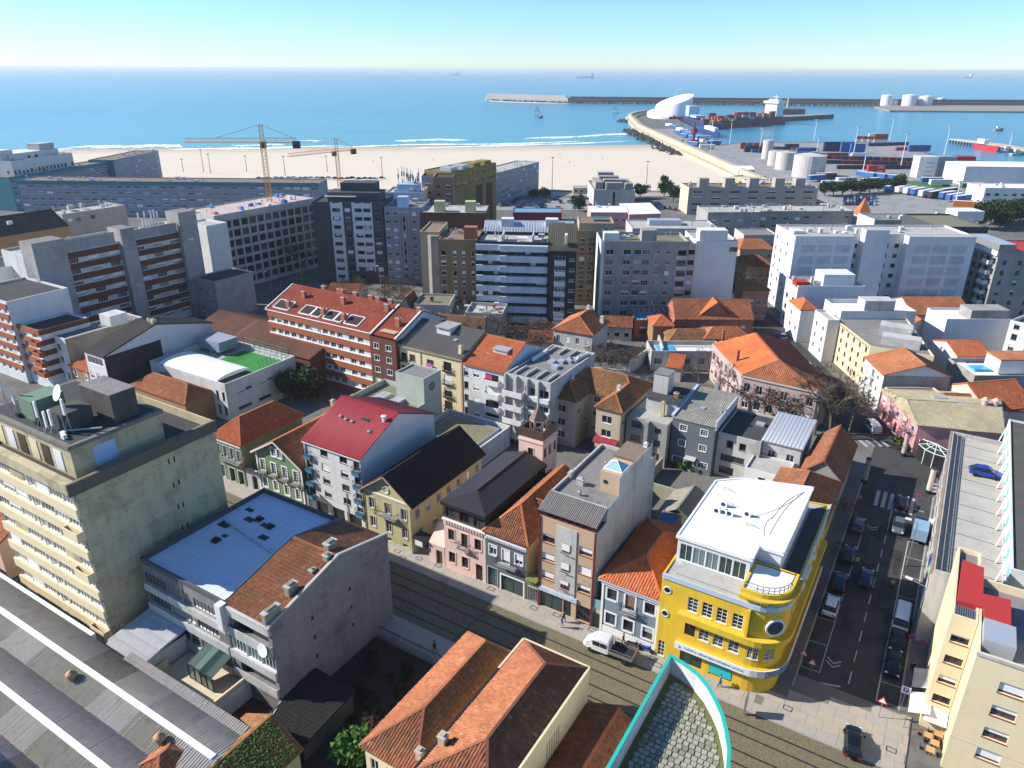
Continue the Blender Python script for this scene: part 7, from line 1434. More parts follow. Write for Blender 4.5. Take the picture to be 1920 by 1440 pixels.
for a in((1661,198,11,19,'left white tank on the far spit',M_TANKW),(1676,198,5.5,9,'small white tank second from left on the far spit',M_TANKW),(1703,199,13,20,'largest white tank on the far spit',M_TANKW),(1734,199,12,18,'fourth white tank on the far spit',M_TANKW),(1763,196,7,13,'rightmost small white tank on the far spit',M_TANKW),(1514,331,10,13.5,'largest cream storage tank behind the tan apartments',M_TANKC),(1471,317,6.8,11.5,'middle cream storage tank behind the tan apartments',M_TANKC),(1452,310,5.2,10,'small cream tank left of the middle tank',M_TANKC),(1437,298,4.0,14,'tall slim cream silo tank on the quay',M_TANKC)):tank(*a)
c=P(1256,221);t=thing('cruise_terminal','white drum shaped terminal building with slanted oval roof at the mole end','terminal',c);m=MB();n=48;lo=[];hi=[]
for i in range(n):
 a=2*math.pi*i/n;d=Vector((math.cos(a),math.sin(a),0));k=(1+math.cos(a-.5))/2
 lo.append(c+d*25+Z*3);hi.append(c+Vector((3+5*k,3,0))+Vector((d.x*24,d.y*20,0))+Z*(15+17*k))
for i in range(n):j=(i+1)%n;m.face([lo[i],lo[j],hi[j],hi[i]]);
m.build('drum',plain('white_ceramic_cladding',(.82,.82,.82),.4,var=.03),t,smooth=True);m=MB();m.face(hi);m.build('roof',R_WHITE,t);m=MB();m.prism([(p.x,p.y)for p in[c+(q-c)*.93 for q in lo]],0,3,0,False);m.build('base',FR_M,t)
m=MB()
for i in range(n//2+4):
 a0,a1=math.pi*.55+math.pi*i/n*1.5,math.pi*.55+math.pi*(i+1)/n*1.5;z0,z1=13-i*.35,13-(i+1)*.35;q=lambda a,rr,z:c+Vector((math.cos(a)*rr,math.sin(a)*rr,z))
 m.face([q(a0,25,z0),q(a0,33,z0-1),q(a1,33,z1-1),q(a1,25,z1)]);m.face([q(a0,33,max(0,z0-6)),q(a1,33,max(0,z1-6)),q(a1,33,z1-1),q(a0,33,z0-1)])
m.build('spiral_ramp',MATS['white_ceramic_cladding'],t)
for k in range(5):p=P(1263+3.2*k,212);m=MB();m.tube(p,p+Z*38,.35,n=5);m.build('flagpole',TRIM_W,t)
def hull(pts_top,pts_bot,mat,name,par):
 m=MB();n=len(pts_top)
 for i in range(n):j=(i+1)%n;m.face([pts_bot[i],pts_bot[j],pts_top[j],pts_top[i]])
 m.face(pts_top);return m.build(name,mat,par)
CCOL=[plain('container_'+n_,c_,.6,.1,var=.08,scale=.4)for n_,c_ in(('rust',(.3,.08,.04)),('navy',(.02,.035,.1)),('blue',(.03,.12,.35)),('maroon',(.18,.02,.03)),('grey',(.35,.36,.37)),('white',(.68,.68,.67)),('red',(.5,.03,.04)),('orange',(.55,.16,.03)),('green',(.04,.15,.12)),('dark',(.03,.03,.05)))]
CN=dict(zip(('rust','navy','blue','maroon','grey','white','red','orange','green','dark'),range(10)));CME={}
def cmesh(ci,L_=12.2):
 k=(ci,L_)
 if k not in CME:
  m=MB();box_faces(m,-L_/2,L_/2,-1.2,1.2,0,2.6);n=int(L_/.6)
  for s in(-1,1):
   for i in range(n):x=-L_/2+.3+i*(L_-.6)/(n-1);box_faces(m,x-.1,x+.1,s*1.2-(.05 if s<0 else 0),s*1.2+(.05 if s>0 else 0),.15,2.45)
  me=bpy.data.meshes.new('shipping_container');me.from_pydata(m.v,[],m.f);me.materials.append(CCOL[ci]);CME[k]=me
 return CME[k]
def container(p,ang,ci,L_=12.2,lab=None,grp='stacked shipping containers on the quay'):
 o=bpy.data.objects.new('shipping_container',cmesh(ci,L_));COL.objects.link(o);o.location=p;o.rotation_euler=(0,0,math.radians(ang));ORG[o.name]=Vector(p)
 tag(o,lab or '%s shipping container standing on the quay'%list(CN)[ci],'container',grp);return o
def ship(name,label,pb,ps,beam,hz,mat,zdeck=None):
 """pb bow, ps stern (waterline)"""
 t=thing(name,label,'ship',(pb+ps)/2);d=(pb-ps);Ln=d.length;d=d/Ln;n=Vector((-d.y,d.x,0));q=lambda x,y,z:ps+d*(x*Ln)+n*(y*beam/2)+Z*z
 prof=[(0,.8),(.02,.95),(.3,1),(.75,1),(.88,.75),(.96,.35),(1.0,.02)]
 top=[q(x+(.03 if x>.9 else 0),y,hz+(2 if x>.9 else 0))for x,y in prof]+[q(x+(.03 if x>.9 else 0),-y,hz+(2 if x>.9 else 0))for x,y in reversed(prof)];bot=[q(x,y*.9,-1.6)for x,y in prof]+[q(x,-y*.9,-1.6)for x,y in reversed(prof)]
 hull(top,bot,mat,'hull',t);return t,q,d,n,Ln
t,q,d,n,Ln=ship('container_ship','maroon container ship with white bridge moored in the harbour basin',P(1322,241,-1.5),P(1462,231,-1.5),22,8.5,M_HULL)
a=math.degrees(math.atan2(d.y,d.x));m=MB();
for x0,x1,z0,z1,wy in((.06,.16,8,24,.8),(.05,.17,24,27,1.0),(.08,.14,27,29,.6)):m.prism([q(x0,-wy,0),q(x1,-wy,0),q(x1,wy,0),q(x0,wy,0)]if False else[q(x0,wy,0).xy,q(x0,-wy,0).xy,q(x1,-wy,0).xy,q(x1,wy,0).xy],z0,z1,0,True,True)
m.build('bridge',TRIM_W,t);m=MB();m.tube(q(.1,0,29),q(.1,0,36),.5,n=6);m.beam(q(.1,-.4,33),q(.1,.4,33),.5);m.build('mast',TRIM_W,t);m=MB();m.box(q(.03,0,8),6,8,12,d.to_2d().angle_signed(Vector((1,0)))if False else math.radians(a));m.build('funnel',CCOL[1],t)
for x in(.25,.42,.58,.74):m=MB();m.beam(q(x,-1.02,5.5),q(x+.06,-1.02,5.5),.3,1.6);m.build('hull_lettering',M_LETW,t)
rr_=random.Random(8);OW='first second third fourth fifth sixth seventh eighth'.split()
for row in range(8):
 for col in range(5):
  for st in range(rr_.choice((1,1,2,2,3))):cc=rr_.choice((0,0,3,3,1,4,8,7));container(q(.215+row*.092,-.78+col*.39,8.6+st*2.62),a,cc,12.2,'%s ship container, %s bay from the bridge, %s row from near side, %s tier'%(list(CN)[cc],OW[row],OW[4-col],('bottom','second','top')[st]),'containers on the maroon ship')
t,q,d,n,Ln=ship('feeder_ship','pale blue and white ship berthed stern on beside the terminal',P(1284,228,-1.5),P(1345,243,-1.5),17,7,M_BLUEH);m=MB();m.prism([q(.72,-.8,0).xy,q(.9,-.5,0).xy,q(.9,.5,0).xy,q(.72,.8,0).xy],7,20,0,True);m.prism([q(.5,-.7,0).xy,q(.7,-.7,0).xy,q(.7,.7,0).xy,q(.5,.7,0).xy],7,10,0,True);m.build('superstructure',MATS['pale_blue_panel'],t);m=MB();m.tube(q(.8,0,20),q(.8,0,30),.5,n=6);m.build('mast',METAL,t)
a=math.degrees(math.atan2(d.y,d.x))
for k in range(9):container(q(.08+.13*(k%3),-.5+.5*(k//3),7.1),a,rr_.choice((7,0,7,2)),6.1,'container on the stern deck of the pale blue ship','containers on the pale blue ship')
t,q,d,n,Ln=ship('white_tug','white tug with navy hull and raised bow in the harbour basin',P(1347,259,-1.5),P(1316,248,-1.5),9,4,M_BLUEH);m=MB();m.prism([q(.3,-.7,0).xy,q(.85,-.5,0).xy,q(.85,.5,0).xy,q(.3,.7,0).xy]if False else[q(.3,-.7,0).xy,q(.85,-.45,0).xy,q(.85,.45,0).xy,q(.3,.7,0).xy],4,7.5,0,True);m.build('superstructure',TRIM_W,t);m=MB();m.tube(q(.6,0,7),q(.6,0,16),.3,n=6);m.build('mast',TRIM_W,t)
for nm,lab,p0,p1,bm_,hz in(('red_trawler','red and white trawler moored at the piled pier',(1868,286),(1830,277),7,3.5),):
 t,q,d,n,Ln=ship(nm,lab,P(*p0,-1.5),P(*p1,-1.5),bm_,hz,CCOL[6]);m=MB();m.prism([q(.1,-.6,0).xy,q(.45,-.6,0).xy,q(.45,.6,0).xy,q(.1,.6,0).xy],3.5,7,0,True);m.build('wheelhouse',TRIM_W,t);m=MB();m.tube(q(.3,0,7),q(.3,0,14),.2,n=5);m.tube(q(.7,0,4),q(.7,0,11),.2,n=5);m.beam(q(.3,0,13),q(.7,0,10),.1);m.build('mast',METAL,t)
def small_boat(px,py,lab,mat,Ln=9):
 p=P(px,py,-1.5);t,q,d,n,L_=ship('small_boat',lab,p+Vector((Ln/2,1,0)),p-Vector((Ln/2,1,0)),Ln*.35,1.6,mat);m=MB();m.prism([q(.25,-.5,0).xy,q(.6,-.5,0).xy,q(.6,.5,0).xy,q(.25,.5,0).xy],1.6,3.4,0,True);m.build('cabin',TRIM_W,t)
small_boat(1872,245,'small yellow boat crossing the basin at the right',CCOL[7],12);small_boat(1888,285,'white cabin boat moored right of the trawler',TRIM_W,12);small_boat(1906,291,'grey boat near the right edge of the fishing pier',CCOL[4],12);small_boat(1014,221,'dark dinghy near the left sailing boat',CCOL[9],6)
for px,py,lab in((1007,214,'left sailing boat with white sail off the mole'),(1153,211,'right sailing boat with white sail nearer the breakwater')):
 p=P(px,py,-1.5);t,q,d,n,L_=ship('sailing_boat',lab,p+Vector((6,0,0)),p-Vector((6,0,0)),3.2,1,TRIM_W);m=MB();m.tube(q(.55,0,1),q(.55,0,15),.12,n=5);m.build('mast',METAL,t);m=MB();m.face([q(.53,0,2),q(.05,.1,2.2),q(.53,0,14.5)]);m.face([q(.57,0,2),q(.57,0,12),q(.98,-.1,1.8)]);m.build('sail',TRIM_W,t)
for px,py,L_,lab in((1097,146,150,'cargo ship on the horizon right of centre'),(851,141,120,'small ship on the horizon left of centre'),(1812,146,110,'pale ship on the horizon at the right')):
 p=P(px,py,-1.5);t,q,d,n,Ln=ship('distant_ship',lab,p-Vector((L_/2,0,0)),p+Vector((L_/2,0,0)),24,12,MATS['pale_blue_panel']);m=MB();m.prism([q(.04,-.8,0).xy,q(.04,.8,0).xy,q(.2,.8,0).xy,q(.2,-.8,0).xy][::-1],12,36,0,True);m.build('superstructure',TRIM_W,t)
t=thing('cargo_jetty','long dark sided jetty behind the maroon ship','jetty',P(1500,222));strip([P(1448,227,-1.5).xy,P(1549,221,-1.5).xy],-12,10,-3,4.0,wall('dark_jetty_side',(.1,.09,.09),.3,.1),'deck',t);strip([P(1448,227,-1.5).xy,P(1548.5,221,-1.5).xy],-11.5,9.5,4.0,4.1,M_QUAY,'deck_surface',t);m=MB();m.box(P(1468,214),60,25,8,0);m.build('dolphin_shed',MATS['dark_breakwater'],t);m=MB();p=P(1475,212);m.tube(p+Z*8,p+Z*24,2,1.2,n=10);m.build('light_tower',W_LEMON,t)
t=thing('fishing_pier','low pier on dark piles at the right with moored boats','pier',P(1850,275));strip([P(1778,268,-1.5).xy,P(1850,277,-1.5).xy,P(1930,292,-1.5).xy],0,12,1.4,2.4,M_MOLE,'deck',t)
for k in range(26):s=k/25;p=P(1778,268,-1.5).lerp(P(1930,292,-1.5),s);m=MB();m.tube(p+Vector((1,-1,-1)),p+Vector((1,-1,3.0)),.7,n=6);m.build('pile',TRIM_D,t)
for i,(tx,ty,bx,by)in enumerate([(1533,225,1526,264),(1608,238,1600,290),(1676,222,1668,264),(1700,252,1689,312),(1782,237,1770,291),(1896,251,1892,277),(1535,258,1531,288),(1622,286,1617,327),(1373,226,1368,270),(1429,241,1424,285),(1332,270,1331,295),(1805,350,1790,387)]):
 p=P(bx,by);h_=8.;
 den=(by-ty)/max(1,(543-.919*(720-by))/CAM_H*1.05);h_=min(34,max(12,den));t=thing('light_mast',['light mast on the inner quay edge behind the orange containers','light mast among the blue containers','light mast at the quay corner by the orange stack','light mast beside the dark trailer rows','tallest light mast near the white container stack','light mast on the fishing pier at the right','light mast behind the largest cream tank','light mast by the red container pair','light mast in front of the maroon ship hull','light mast left of the slim silo','light mast near the mole road','light mast at the bottom of the lorry park'][i],'lamp',p,'harbour light masts');m=MB();m.tube(p,p+Z*h_,.35,.18,n=6);m.build('pole',TRIM_W,t);m=MB();m.box(p+Z*h_,2.6,2.6,.5,.4);m.build('lamp_head',METAL,t)
def row(px0,px1,n,ang,cols,hs,lab,L_=12.2):
 for k in range(n):
  p=P(*px0).lerp(P(*px1),k/max(1,n-1))
  for s in range(hs if isinstance(hs,int)else rr_.choice(hs)):container(Vector((p.x,p.y,.05+2.62*s)),ang,CN[rr_.choice(cols)],L_,lab)
row((1400,279),(1520,283),11,5,('rust','red','blue','navy','rust'),(1,2,2),'container in the mixed row behind the slim silo');row((1408,285),(1520,291),9,5,('blue','navy','grey','dark'),(1,2),'container in the blue and dark row behind the cream tanks')
row((1556,284),(1584,284),3,4,('navy',),3,'navy container in the tall stack at the quay middle');row((1588,285),(1606,288),2,4,('blue',),3,'blue container beside the tall navy stack');row((1617,266),(1650,267),4,-8,('orange','rust','white'),(2,3),'container in the orange stack at the quay edge');row((1640,274),(1690,272),5,2,('navy','dark'),1,'dark container along the quay edge below the orange stack')
row((1690,282),(1706,280),2,10,('red',),1,'red skip container near the water');row((1714,284),(1730,284),2,8,('blue',),2,'bright blue container near the water');row((1548,298),(1710,303),12,0,('dark','navy','maroon'),1,'low dark container in the first long row');row((1560,307),(1715,310),10,0,('navy','maroon','dark'),1,'low container in the second long row');row((1585,317),(1700,317),8,0,('navy','dark'),1,'low navy container in the third long row');row((1550,293),(1575,293),2,0,('maroon',),1,'maroon container left of the long rows');row((1610,293),(1616,293),1,0,('white',),1,'white container behind the long rows')
row((1641,325),(1641,325),1,4,('red',),2,'red container of the lettered pair in the lorry park')
M_LETB=plain('blue_container_lettering',(.05,.25,.45),.6,var=0)
for st in range(2):
 o=[o for o in bpy.data.objects if o.name.startswith('shipping_container')and o['label'].startswith('red container of the lettered')][st];me=text_mesh('LINES',1.7,M_LETW);place('lettering',me,o,Matrix(((1,0,0,2.2),(0,0,-1,-1.28),(0,1,0,1.3),(0,0,0,1))))
p0=P(1733,333)
for col in range(3):
 for st in range(5):
  for dp in range(3):
   ci=[5,4,6 if st==4 else 4][col];o=container(p0+Vector((col*12.6,dp*3.0+col*1.0,.05+2.62*st)),3,ci,12.2,['white lettered container in the tall white stack','grey container in the middle of the tall stack','container at the right end of the tall stack'][col])
   if dp==0 and col==0 and st<4:me=text_mesh('MAERSK',1.5,M_LETB);place('lettering',me,o,Matrix(((1,0,0,1.0),(0,0,-1,-1.28),(0,1,0,1.3),(0,0,0,1))))
TR={}
def trailer(px,py,ang,ci,lab,roofc=5):
 p=P(px,py);t=thing('lorry_trailer',lab,'trailer',p,'trailers in the lorry park');t.rotation_euler=(0,0,math.radians(ang))
 if(ci,roofc)not in TR:
  m=MB();box_faces(m,-6.6,6.6,-1.25,1.25,1.1,3.9);a=bpy.data.meshes.new('box_body');a.from_pydata(m.v,[],m.f);a.materials.append(CCOL[ci]);m=MB();box_faces(m,-6.6,6.6,-1.27,1.27,3.9,4.0);b_=bpy.data.meshes.new('roof');b_.from_pydata(m.v,[],m.f);b_.materials.append(CCOL[roofc]);m=MB()
  m.tube((0,.2,.5),(0,-.2,.5),.5,n=10);c_=bpy.data.meshes.new('wheel');c_.from_pydata(m.v,[],m.f);c_.materials.append(TRIM_D);TR[(ci,roofc)]=(a,b_,c_)
 for nm,me in zip(('box_body','roof'),TR[(ci,roofc)]):place(nm,me,t,Matrix())
 for x in(2.5,3.8,5.1):
  for y in(-1,1):place('wheel',TR[(ci,roofc)][2],t,Matrix.Translation((x,y,0)))
tl=[(1622,334,-62,2),(1642,336,-60,2),(1662,338,-58,2),(1745,345,2,2),(1762,349,2,5),(1630,346,20,9),(1658,352,48,2),(1672,350,48,5),(1685,352,42,2),(1668,360,45,2),(1690,362,38,5),(1706,364,38,5),(1720,366,36,2),(1735,369,36,5),(1752,371,36,9),(1778,366,30,9),(1775,373,32,2),(1788,377,32,2),(1802,380,30,2),(1822,356,-2,8),(1850,365,-3,9),(1812,392,-20,7),(1530,340,25,2),(1548,336,10,9),(1585,345,15,5),(1560,352,-5,5),(1590,358,-5,2)]
for i,(x,y,a,ci)in enumerate(tl):trailer(x,y,a,ci,'%s trailer %s of the lorry park'%(list(CN)[ci],'at the left side' if x<1640 else 'in the slanted middle row' if x<1760 else 'toward the right end'))
for x,y,a,ci in((1255,238,-65,5),(1262,241,-65,2),(1275,246,-65,5),(1283,250,-65,2),(1292,254,-65,2),(1300,262,-60,2),(1310,268,-60,5),(1320,262,10,5),(1338,272,5,2),(1325,280,5,5),(1270,252,-70,2),(1282,258,-70,2),(1300,274,-65,2)):trailer(x,y,a,ci,'%s sided trailer parked along the mole road'%list(CN)[ci])
def shed(name,lab,A,B_,dep,h_,mat,rm,rise=1.5,ang=0):return bld(name,lab,A,B_,dep,h_,mat,None,('gable',rise,'x',rm,.5,{'tiles':False}),0,ang,'warehouse')
M_WSH=wall('white_sheet_cladding',(.68,.68,.66),.15,.05,streak=.4)
b=bld('white_quay_warehouse','large white warehouse with ribbed end wall at the right of the quay',(1812,312),(1990,312),26,11,M_WSH,None,('gable',1.5,'x',R_WHITE,.5,{'tiles':False}),0,-4,'warehouse')
for k in range(8):b.band(3,26*k/8,26*k/8+.5,0,11,.25,TRIM_W,'cladding_rib')
b=bld('white_port_office','low white port building in front of the white warehouse',(1848,352),(1990,356),18,8,M_WSH,{0:[G('d2',8,1,2.2,1.2,4,3)]},('flat',.4,R_WHITE),0,-3,'building');clutter(b,8,40)
shed('gabled_quay_shed','small pale shed with gabled roof left of the cream tanks',(1385,318),(1415,318),14,5,W_WHITE2,R_WHITE);b=bld('quay_office','flat roofed quay office below the cream tanks',(1408,343),(1470,340),16,7,W_LGREY,{0:[G('d2',4,1,1.6,1.2,3,3)]},('flat',.5,R_LIGHT),0,0,'building');clutter(b,10,41)
b=bld('curved_beach_building','long low cream building at the landward end of the mole',(1372,330),(1440,348),10,6,W_LEMON,{0:[G('d2',8,1,2.2,1.6,2,3)]},('flat',.5,R_LIGHT),0,-55,'building')
b=bld('beach_kiosk','low pale kiosk on the sand beside the stepped grey block',(1075,352),(1106,352),8,3.4,W_LGREY,{0:[G('d2',3,1,1.4,1.2,1,3)]},('flat',.3,R_LIGHT),0,0,'kiosk')
t=thing('harbour_crane','dark red mobile harbour crane on the mole quay','crane',P(1300,268));p=P(1300,268);m=MB();m.box(p,9,6,3,.3);m.tube(p+Z*3,p+Z*14,1.4,n=8);m.box(p+Z*9,6,4,4,.6);m.build('base',CCOL[3],t);m=MB();m.beam(p+Z*14,p+Vector((-20,6,24)),1.2);m.beam(p+Z*18,p+Vector((-20,6,24)),.4);m.tube(p+Z*13,p+Z*19,.8,n=6);m.build('boom',CCOL[3],t)
M_CRANE=plain('orange_crane_steel',(.7,.3,.06),.6,var=.1)
def lattice(m,a,b_,w_,n_,tri=False):
 a=Vector(a);b_=Vector(b_);d=(b_-a).normalized();up=Z if abs(d.z)<.9 else Vector((1,0,0));x=d.cross(up).normalized()*(w_/2);y=x.cross(d).normalized()*(w_/2)
 cs=[x+y,x-y,-x-y,-x+y]if not tri else[x-y,-x-y,y]
 for c_ in cs:m.beam(a+c_,b_+c_,w_*.1)
 for k in range(n_):
  p,q_=a.lerp(b_,k/n_),a.lerp(b_,(k+1)/n_)
  for i in range(len(cs)):m.beam(p+cs[i],q_+cs[(i+1)%len(cs)],w_*.055)
def tcrane(base,ztop,jib_end,cl,lab):
 t=empty('tower_crane',lab,'crane',base);m=MB();top=Vector((base.x,base.y,ztop));lattice(m,base,top,1.3,16);m.build('mast',M_CRANE,t);je=Vector((jib_end.x,jib_end.y,ztop+.5));d=(je-top);d.z=0;d.normalize();m=MB();lattice(m,top+Z*.8,je,1.3,26,True);m.beam(top+Z*5.5,top+d*((je-top).length*.6)+Z*1.2,.12);m.build('jib',M_CRANE,t);m=MB();lattice(m,top+Z*.8,top-d*cl+Z*.8,1.3,6,True);m.beam(top+Z*5.5,top-d*cl+Z*1.2,.12);m.build('counter_jib',M_CRANE,t);m=MB();m.box(top-d*cl+Z*-1.6,2.2,1.4,2.2,math.atan2(d.y,d.x));m.build('counterweight',TRIM_D,t);m=MB();lattice(m,top,top+Z*5.6,1.0,4);m.build('apex',M_CRANE,t);m=MB();m.box(top+d*.4+Z*-1.8+Vector((d.y,-d.x,0))*1.3,1.6,1.4,2,math.atan2(d.y,d.x));m.build('cab',TRIM_D,t)
tcrane(P(506,378,23.5),42,P(345,263,42.5),11,'orange tower crane standing on the concrete shell');tcrane(P(637,352,16),31,P(540,291,31.5),9,'smaller orange tower crane behind the striped tower')
for i,(px,py,hh)in enumerate(((382,322,14),(395,325,12),(344,322,8),(463,322,10),(535,330,12),(717,333,12),(614,322,10),(1035,357,18),(1212,345,13))):
 p=P(px,py,-.2);t=empty('beach_lamp_post',['tall lamp post on the sand left of the tower crane','second lamp post on the sand left of the tower crane','short post on the sand above the teal slab','thin post on the sand right of the teal slab','lamp post on the sand right of the tall crane','lamp post on the sand above the blue grey tower','thin post on the sand near the small crane','tallest lamp post beside the stepped grey block','lamp post on the sand right of the stepped grey block'][i],'lamp',p,'lamp posts along the beach');m=MB();m.tube(p,p+Z*hh,.22,.12,n=6);m.build('pole',TRIM_D,t);m=MB();m.box(p+Z*hh,1.6,.8,.35,0);m.build('lamp_head',TRIM_D,t)
# ================================================================ VEHICLES, PEOPLE, STREET FURNITURE, VEGETATION
def paint(n_,c_):return plain('car_paint_'+n_,c_,.22,.2,.6,var=.02)
PAINT={'white':paint('white',(.7,.7,.7)),'black':paint('black',(.008,.008,.01)),'navy':paint('navy',(.015,.025,.07)),'blue':paint('blue',(.02,.05,.3)),'silver':paint('silver',(.4,.41,.42)),'red':paint('red',(.35,.02,.02)),'grey':paint('grey',(.12,.125,.13)),'pale':paint('pale_blue',(.25,.4,.55))}
M_TYRE=plain('tyre_rubber',(.015,.015,.015),.9,var=0);M_HEAD=plain('headlamp_glass',(.6,.62,.65),.1,0,.6,var=0);M_TAIL=plain('tail_lamp',(.35,.01,.01),.3,var=0);M_CGL=plain('tinted_car_glass',(.012,.018,.024),.06,0,.6,var=0)
def loft(m,sts,mi=0,cap=True):
 """sts: (x, half width low, half width high, z low, z high)"""
 rings=[]
 for x,wl,wh,zl,zh in sts:
  k=min(.12,(zh-zl)*.25);rings.append([Vector(p)for p in((x,-wl+k,zl),(x,-wl,zl+k),(x,-wh-(wl-wh)*.15,zh-k),(x,-wh+k,zh),(x,wh-k,zh),(x,wh+(wl-wh)*.15,zh-k),(x,wl,zl+k),(x,wl-k,zl))])
 for a,b_ in zip(rings[:-1],rings[1:]):
  for i in range(8):j=(i+1)%8;m.face([a[i],a[j],b_[j],b_[i]],mi)
 if cap:m.face(list(reversed(rings[0])),mi);m.face(rings[-1],mi)
def mk(m,name,mat,smooth=False):
 me=bpy.data.meshes.new(name);me.from_pydata(m.v,[],m.f);me.materials.append(mat)
 if smooth:me.polygons.foreach_set('use_smooth',[True]*len(m.f))
 return me
def car_parts(kind):
 van=kind=='van';m=MB()
 if van:
  loft(m,[(-2.4,.85,.85,.35,.95),(-2.35,.92,.92,.3,1.05),(1.2,.92,.92,.3,1.05),(2.3,.85,.85,.32,.95),(2.45,.75,.75,.38,.8)]);loft(m,[(-2.38,.9,.78,1.0,1.95),(.9,.9,.78,1.0,1.95),(1.35,.85,.72,1.0,1.85),(1.9,.8,.7,1.0,1.1)])
 else:loft(m,[(-2.08,.72,.7,.4,.82),(-1.98,.84,.82,.3,.95),(-1.2,.88,.86,.25,.98),(.7,.88,.86,.25,.95),(1.5,.86,.8,.27,.85),(1.95,.78,.7,.32,.74),(2.1,.62,.58,.4,.66)])
 out=[('body',mk(m,'body',PAINT['white'],False),0)]
 m=MB()
 if van:box_faces(m,-1.9,.8,-.915,.915,1.25,1.7);loft(m,[(1.42,.84,.72,1.1,1.8),(1.9,.81,.71,1.02,1.12)])
 else:loft(m,[(-1.85,.78,.6,.93,.98),(-1.35,.8,.62,.93,1.4),(-.2,.82,.64,.93,1.46),(.35,.82,.62,.93,1.4),(1.05,.78,.7,.9,.93)])
 out.append(('windows',mk(m,'windows',M_CGL),None));m=MB()
 if not van:loft(m,[(-1.32,.62,.58,1.38,1.43),(-.2,.64,.6,1.42,1.49),(.3,.62,.58,1.38,1.43)])
 else:box_faces(m,-2.2,.8,-.7,.7,1.94,1.97)
 out.append(('roof_panel',mk(m,'roof_panel',PAINT['white']),0))
 for nm,x,mt in(('headlight',1.98 if not van else 2.36,M_HEAD),('tail_light',-2.04 if not van else-2.4,M_TAIL)):
  for s in(-1,1):m=MB();box_faces(m,x-.07,x+.07,s*.62-.16,s*.62+.16,.6,.78);out.append((nm,mk(m,nm,mt),None))
 for x in(-1.3,1.3):
  for s in(-1,1):m=MB();m.tube((x,s*.9,.32),(x,s*.68,.32),.32,n=14);m.tube((x,s*.91,.32),(x,s*.9,.32),.18,n=10);out.append(('wheel',mk(m,'wheel',M_TYRE),None))
 for s in(-1,1):m=MB();box_faces(m,.55,.75,s*.98-.1,s*.98+.1,.95,1.08);out.append(('mirror',mk(m,'mirror',PAINT['black']),None))
 return out
CARP={'car':car_parts('car'),'van':car_parts('van')}
def car(p,ang,col,lab,kind='car',group='cars parked along the side street',parts=True,s=1.0):
 t=empty('parked_'+kind,lab,'van' if kind=='van' else 'car',p,group);t.rotation_euler=(0,0,ang);t.scale=(s,s,s)
 for nm,me,slot in CARP[kind]:
  if not parts and nm not in('body','windows','roof_panel'):continue
  o=place(nm,me,t,Matrix())
  if slot is not None:o.material_slots[0].link='OBJECT';o.material_slots[0].material=PAINT[col]
 return t
UP=GA+math.pi/2
def P3(x,y,z=.03):q=P(x,y,z);return q
for px,a,col,lab,kd in(((1557,1142),UP,'white','white car parked next to the yellow building','car'),((1574,1098),UP,'black','black car parked just beyond the white car','car'),((1590,1045),UP,'navy','dark blue car farther up the left kerb','car'),((1608,990),UP,'grey','grey car under the bare street tree','car'),((1622,1090),UP,'navy','dark blue car driving in the middle of the side street','car'),((1688,1170),UP+math.pi,'white','white van parked under the street lamp','van'),((1681,1208),UP+math.pi,'black','black car parked behind the white van','car'),((1674,1252),UP+math.pi,'black','black car nearest the parking sign at the street mouth','car'),((1684,992),UP+math.pi,'grey','dark grey estate car waiting before the crossing','car'),((1691,948),UP,'black','black car driving over the zebra crossing','car'),((1776,897),.15,'black','black car turning in from the right at the junction','car'),((1598,1398),UP+.12,'black','black hatchback parked on the pale plaza paving','car'),((1466,634),1.5,'pale','pale car in the far street by the orange institute','car'),((1512,690),1.5,'white','white car in the far street under the cream block','car'),((1634,806),1.5,'white','white van waiting at the far zebra crossing','van')):car(P3(*px,.16 if px==(1598,1398)else.03),a,col,lab,kd)
car(P(1846,892,9.95),GA+.1,'blue','bright blue car on the rooftop parking deck')
R_=random.Random(12)
for i in range(26):
 x,y=R_.uniform(935,1110),R_.choice((375,380,386,391));car(P3(x,y,.06),R_.choice((0,1.57)),R_.choice(list(PAINT)),'small car in the beachside car park','car','cars in the beachside car park',False)
for i in range(22):car(P3(485+11*i+R_.uniform(-3,3),336+R_.uniform(-1,1),.06),0,R_.choice(list(PAINT)),'small car parked along the beach promenade','car','cars along the beach promenade',False)
for x,y in((1236,392),(1246,391),(1256,392),(1266,394)):car(P3(x,y,.06),1.4,R_.choice(list(PAINT)),'small car beside the white gabled tan apartments','car','cars beside the tan apartments',False)
t=empty('small_lorry','small lorry with pale blue box parked at the right kerb','lorry',P3(1722,1006));t.rotation_euler=(0,0,UP)
for nm,mt,bx_ in(('box_body',PAINT['pale'],(-2.6,.6,-1.0,1.0,.8,2.6)),('cab',PAINT['navy'],(.75,2.4,-.95,.95,.5,2.0)),('windscreen',M_CGL,(2.38,2.43,-.8,.8,1.2,1.85))):m=MB();box_faces(m,*bx_);place(nm,mk(m,nm,mt),t,Matrix())
for x in(-1.7,1.5):
 for s in(-1,1):m=MB();m.tube((x,s*.95,.4),(x,s*.65,.4),.4,n=12);place('wheel',mk(m,'wheel',M_TYRE),t,Matrix())
t=empty('flatbed_truck','white crew cab truck with open flatbed parked on the tram street pavement','truck',P3(1146,1226,.14));t.rotation_euler=(0,0,GA+math.pi+.04);m=MB()
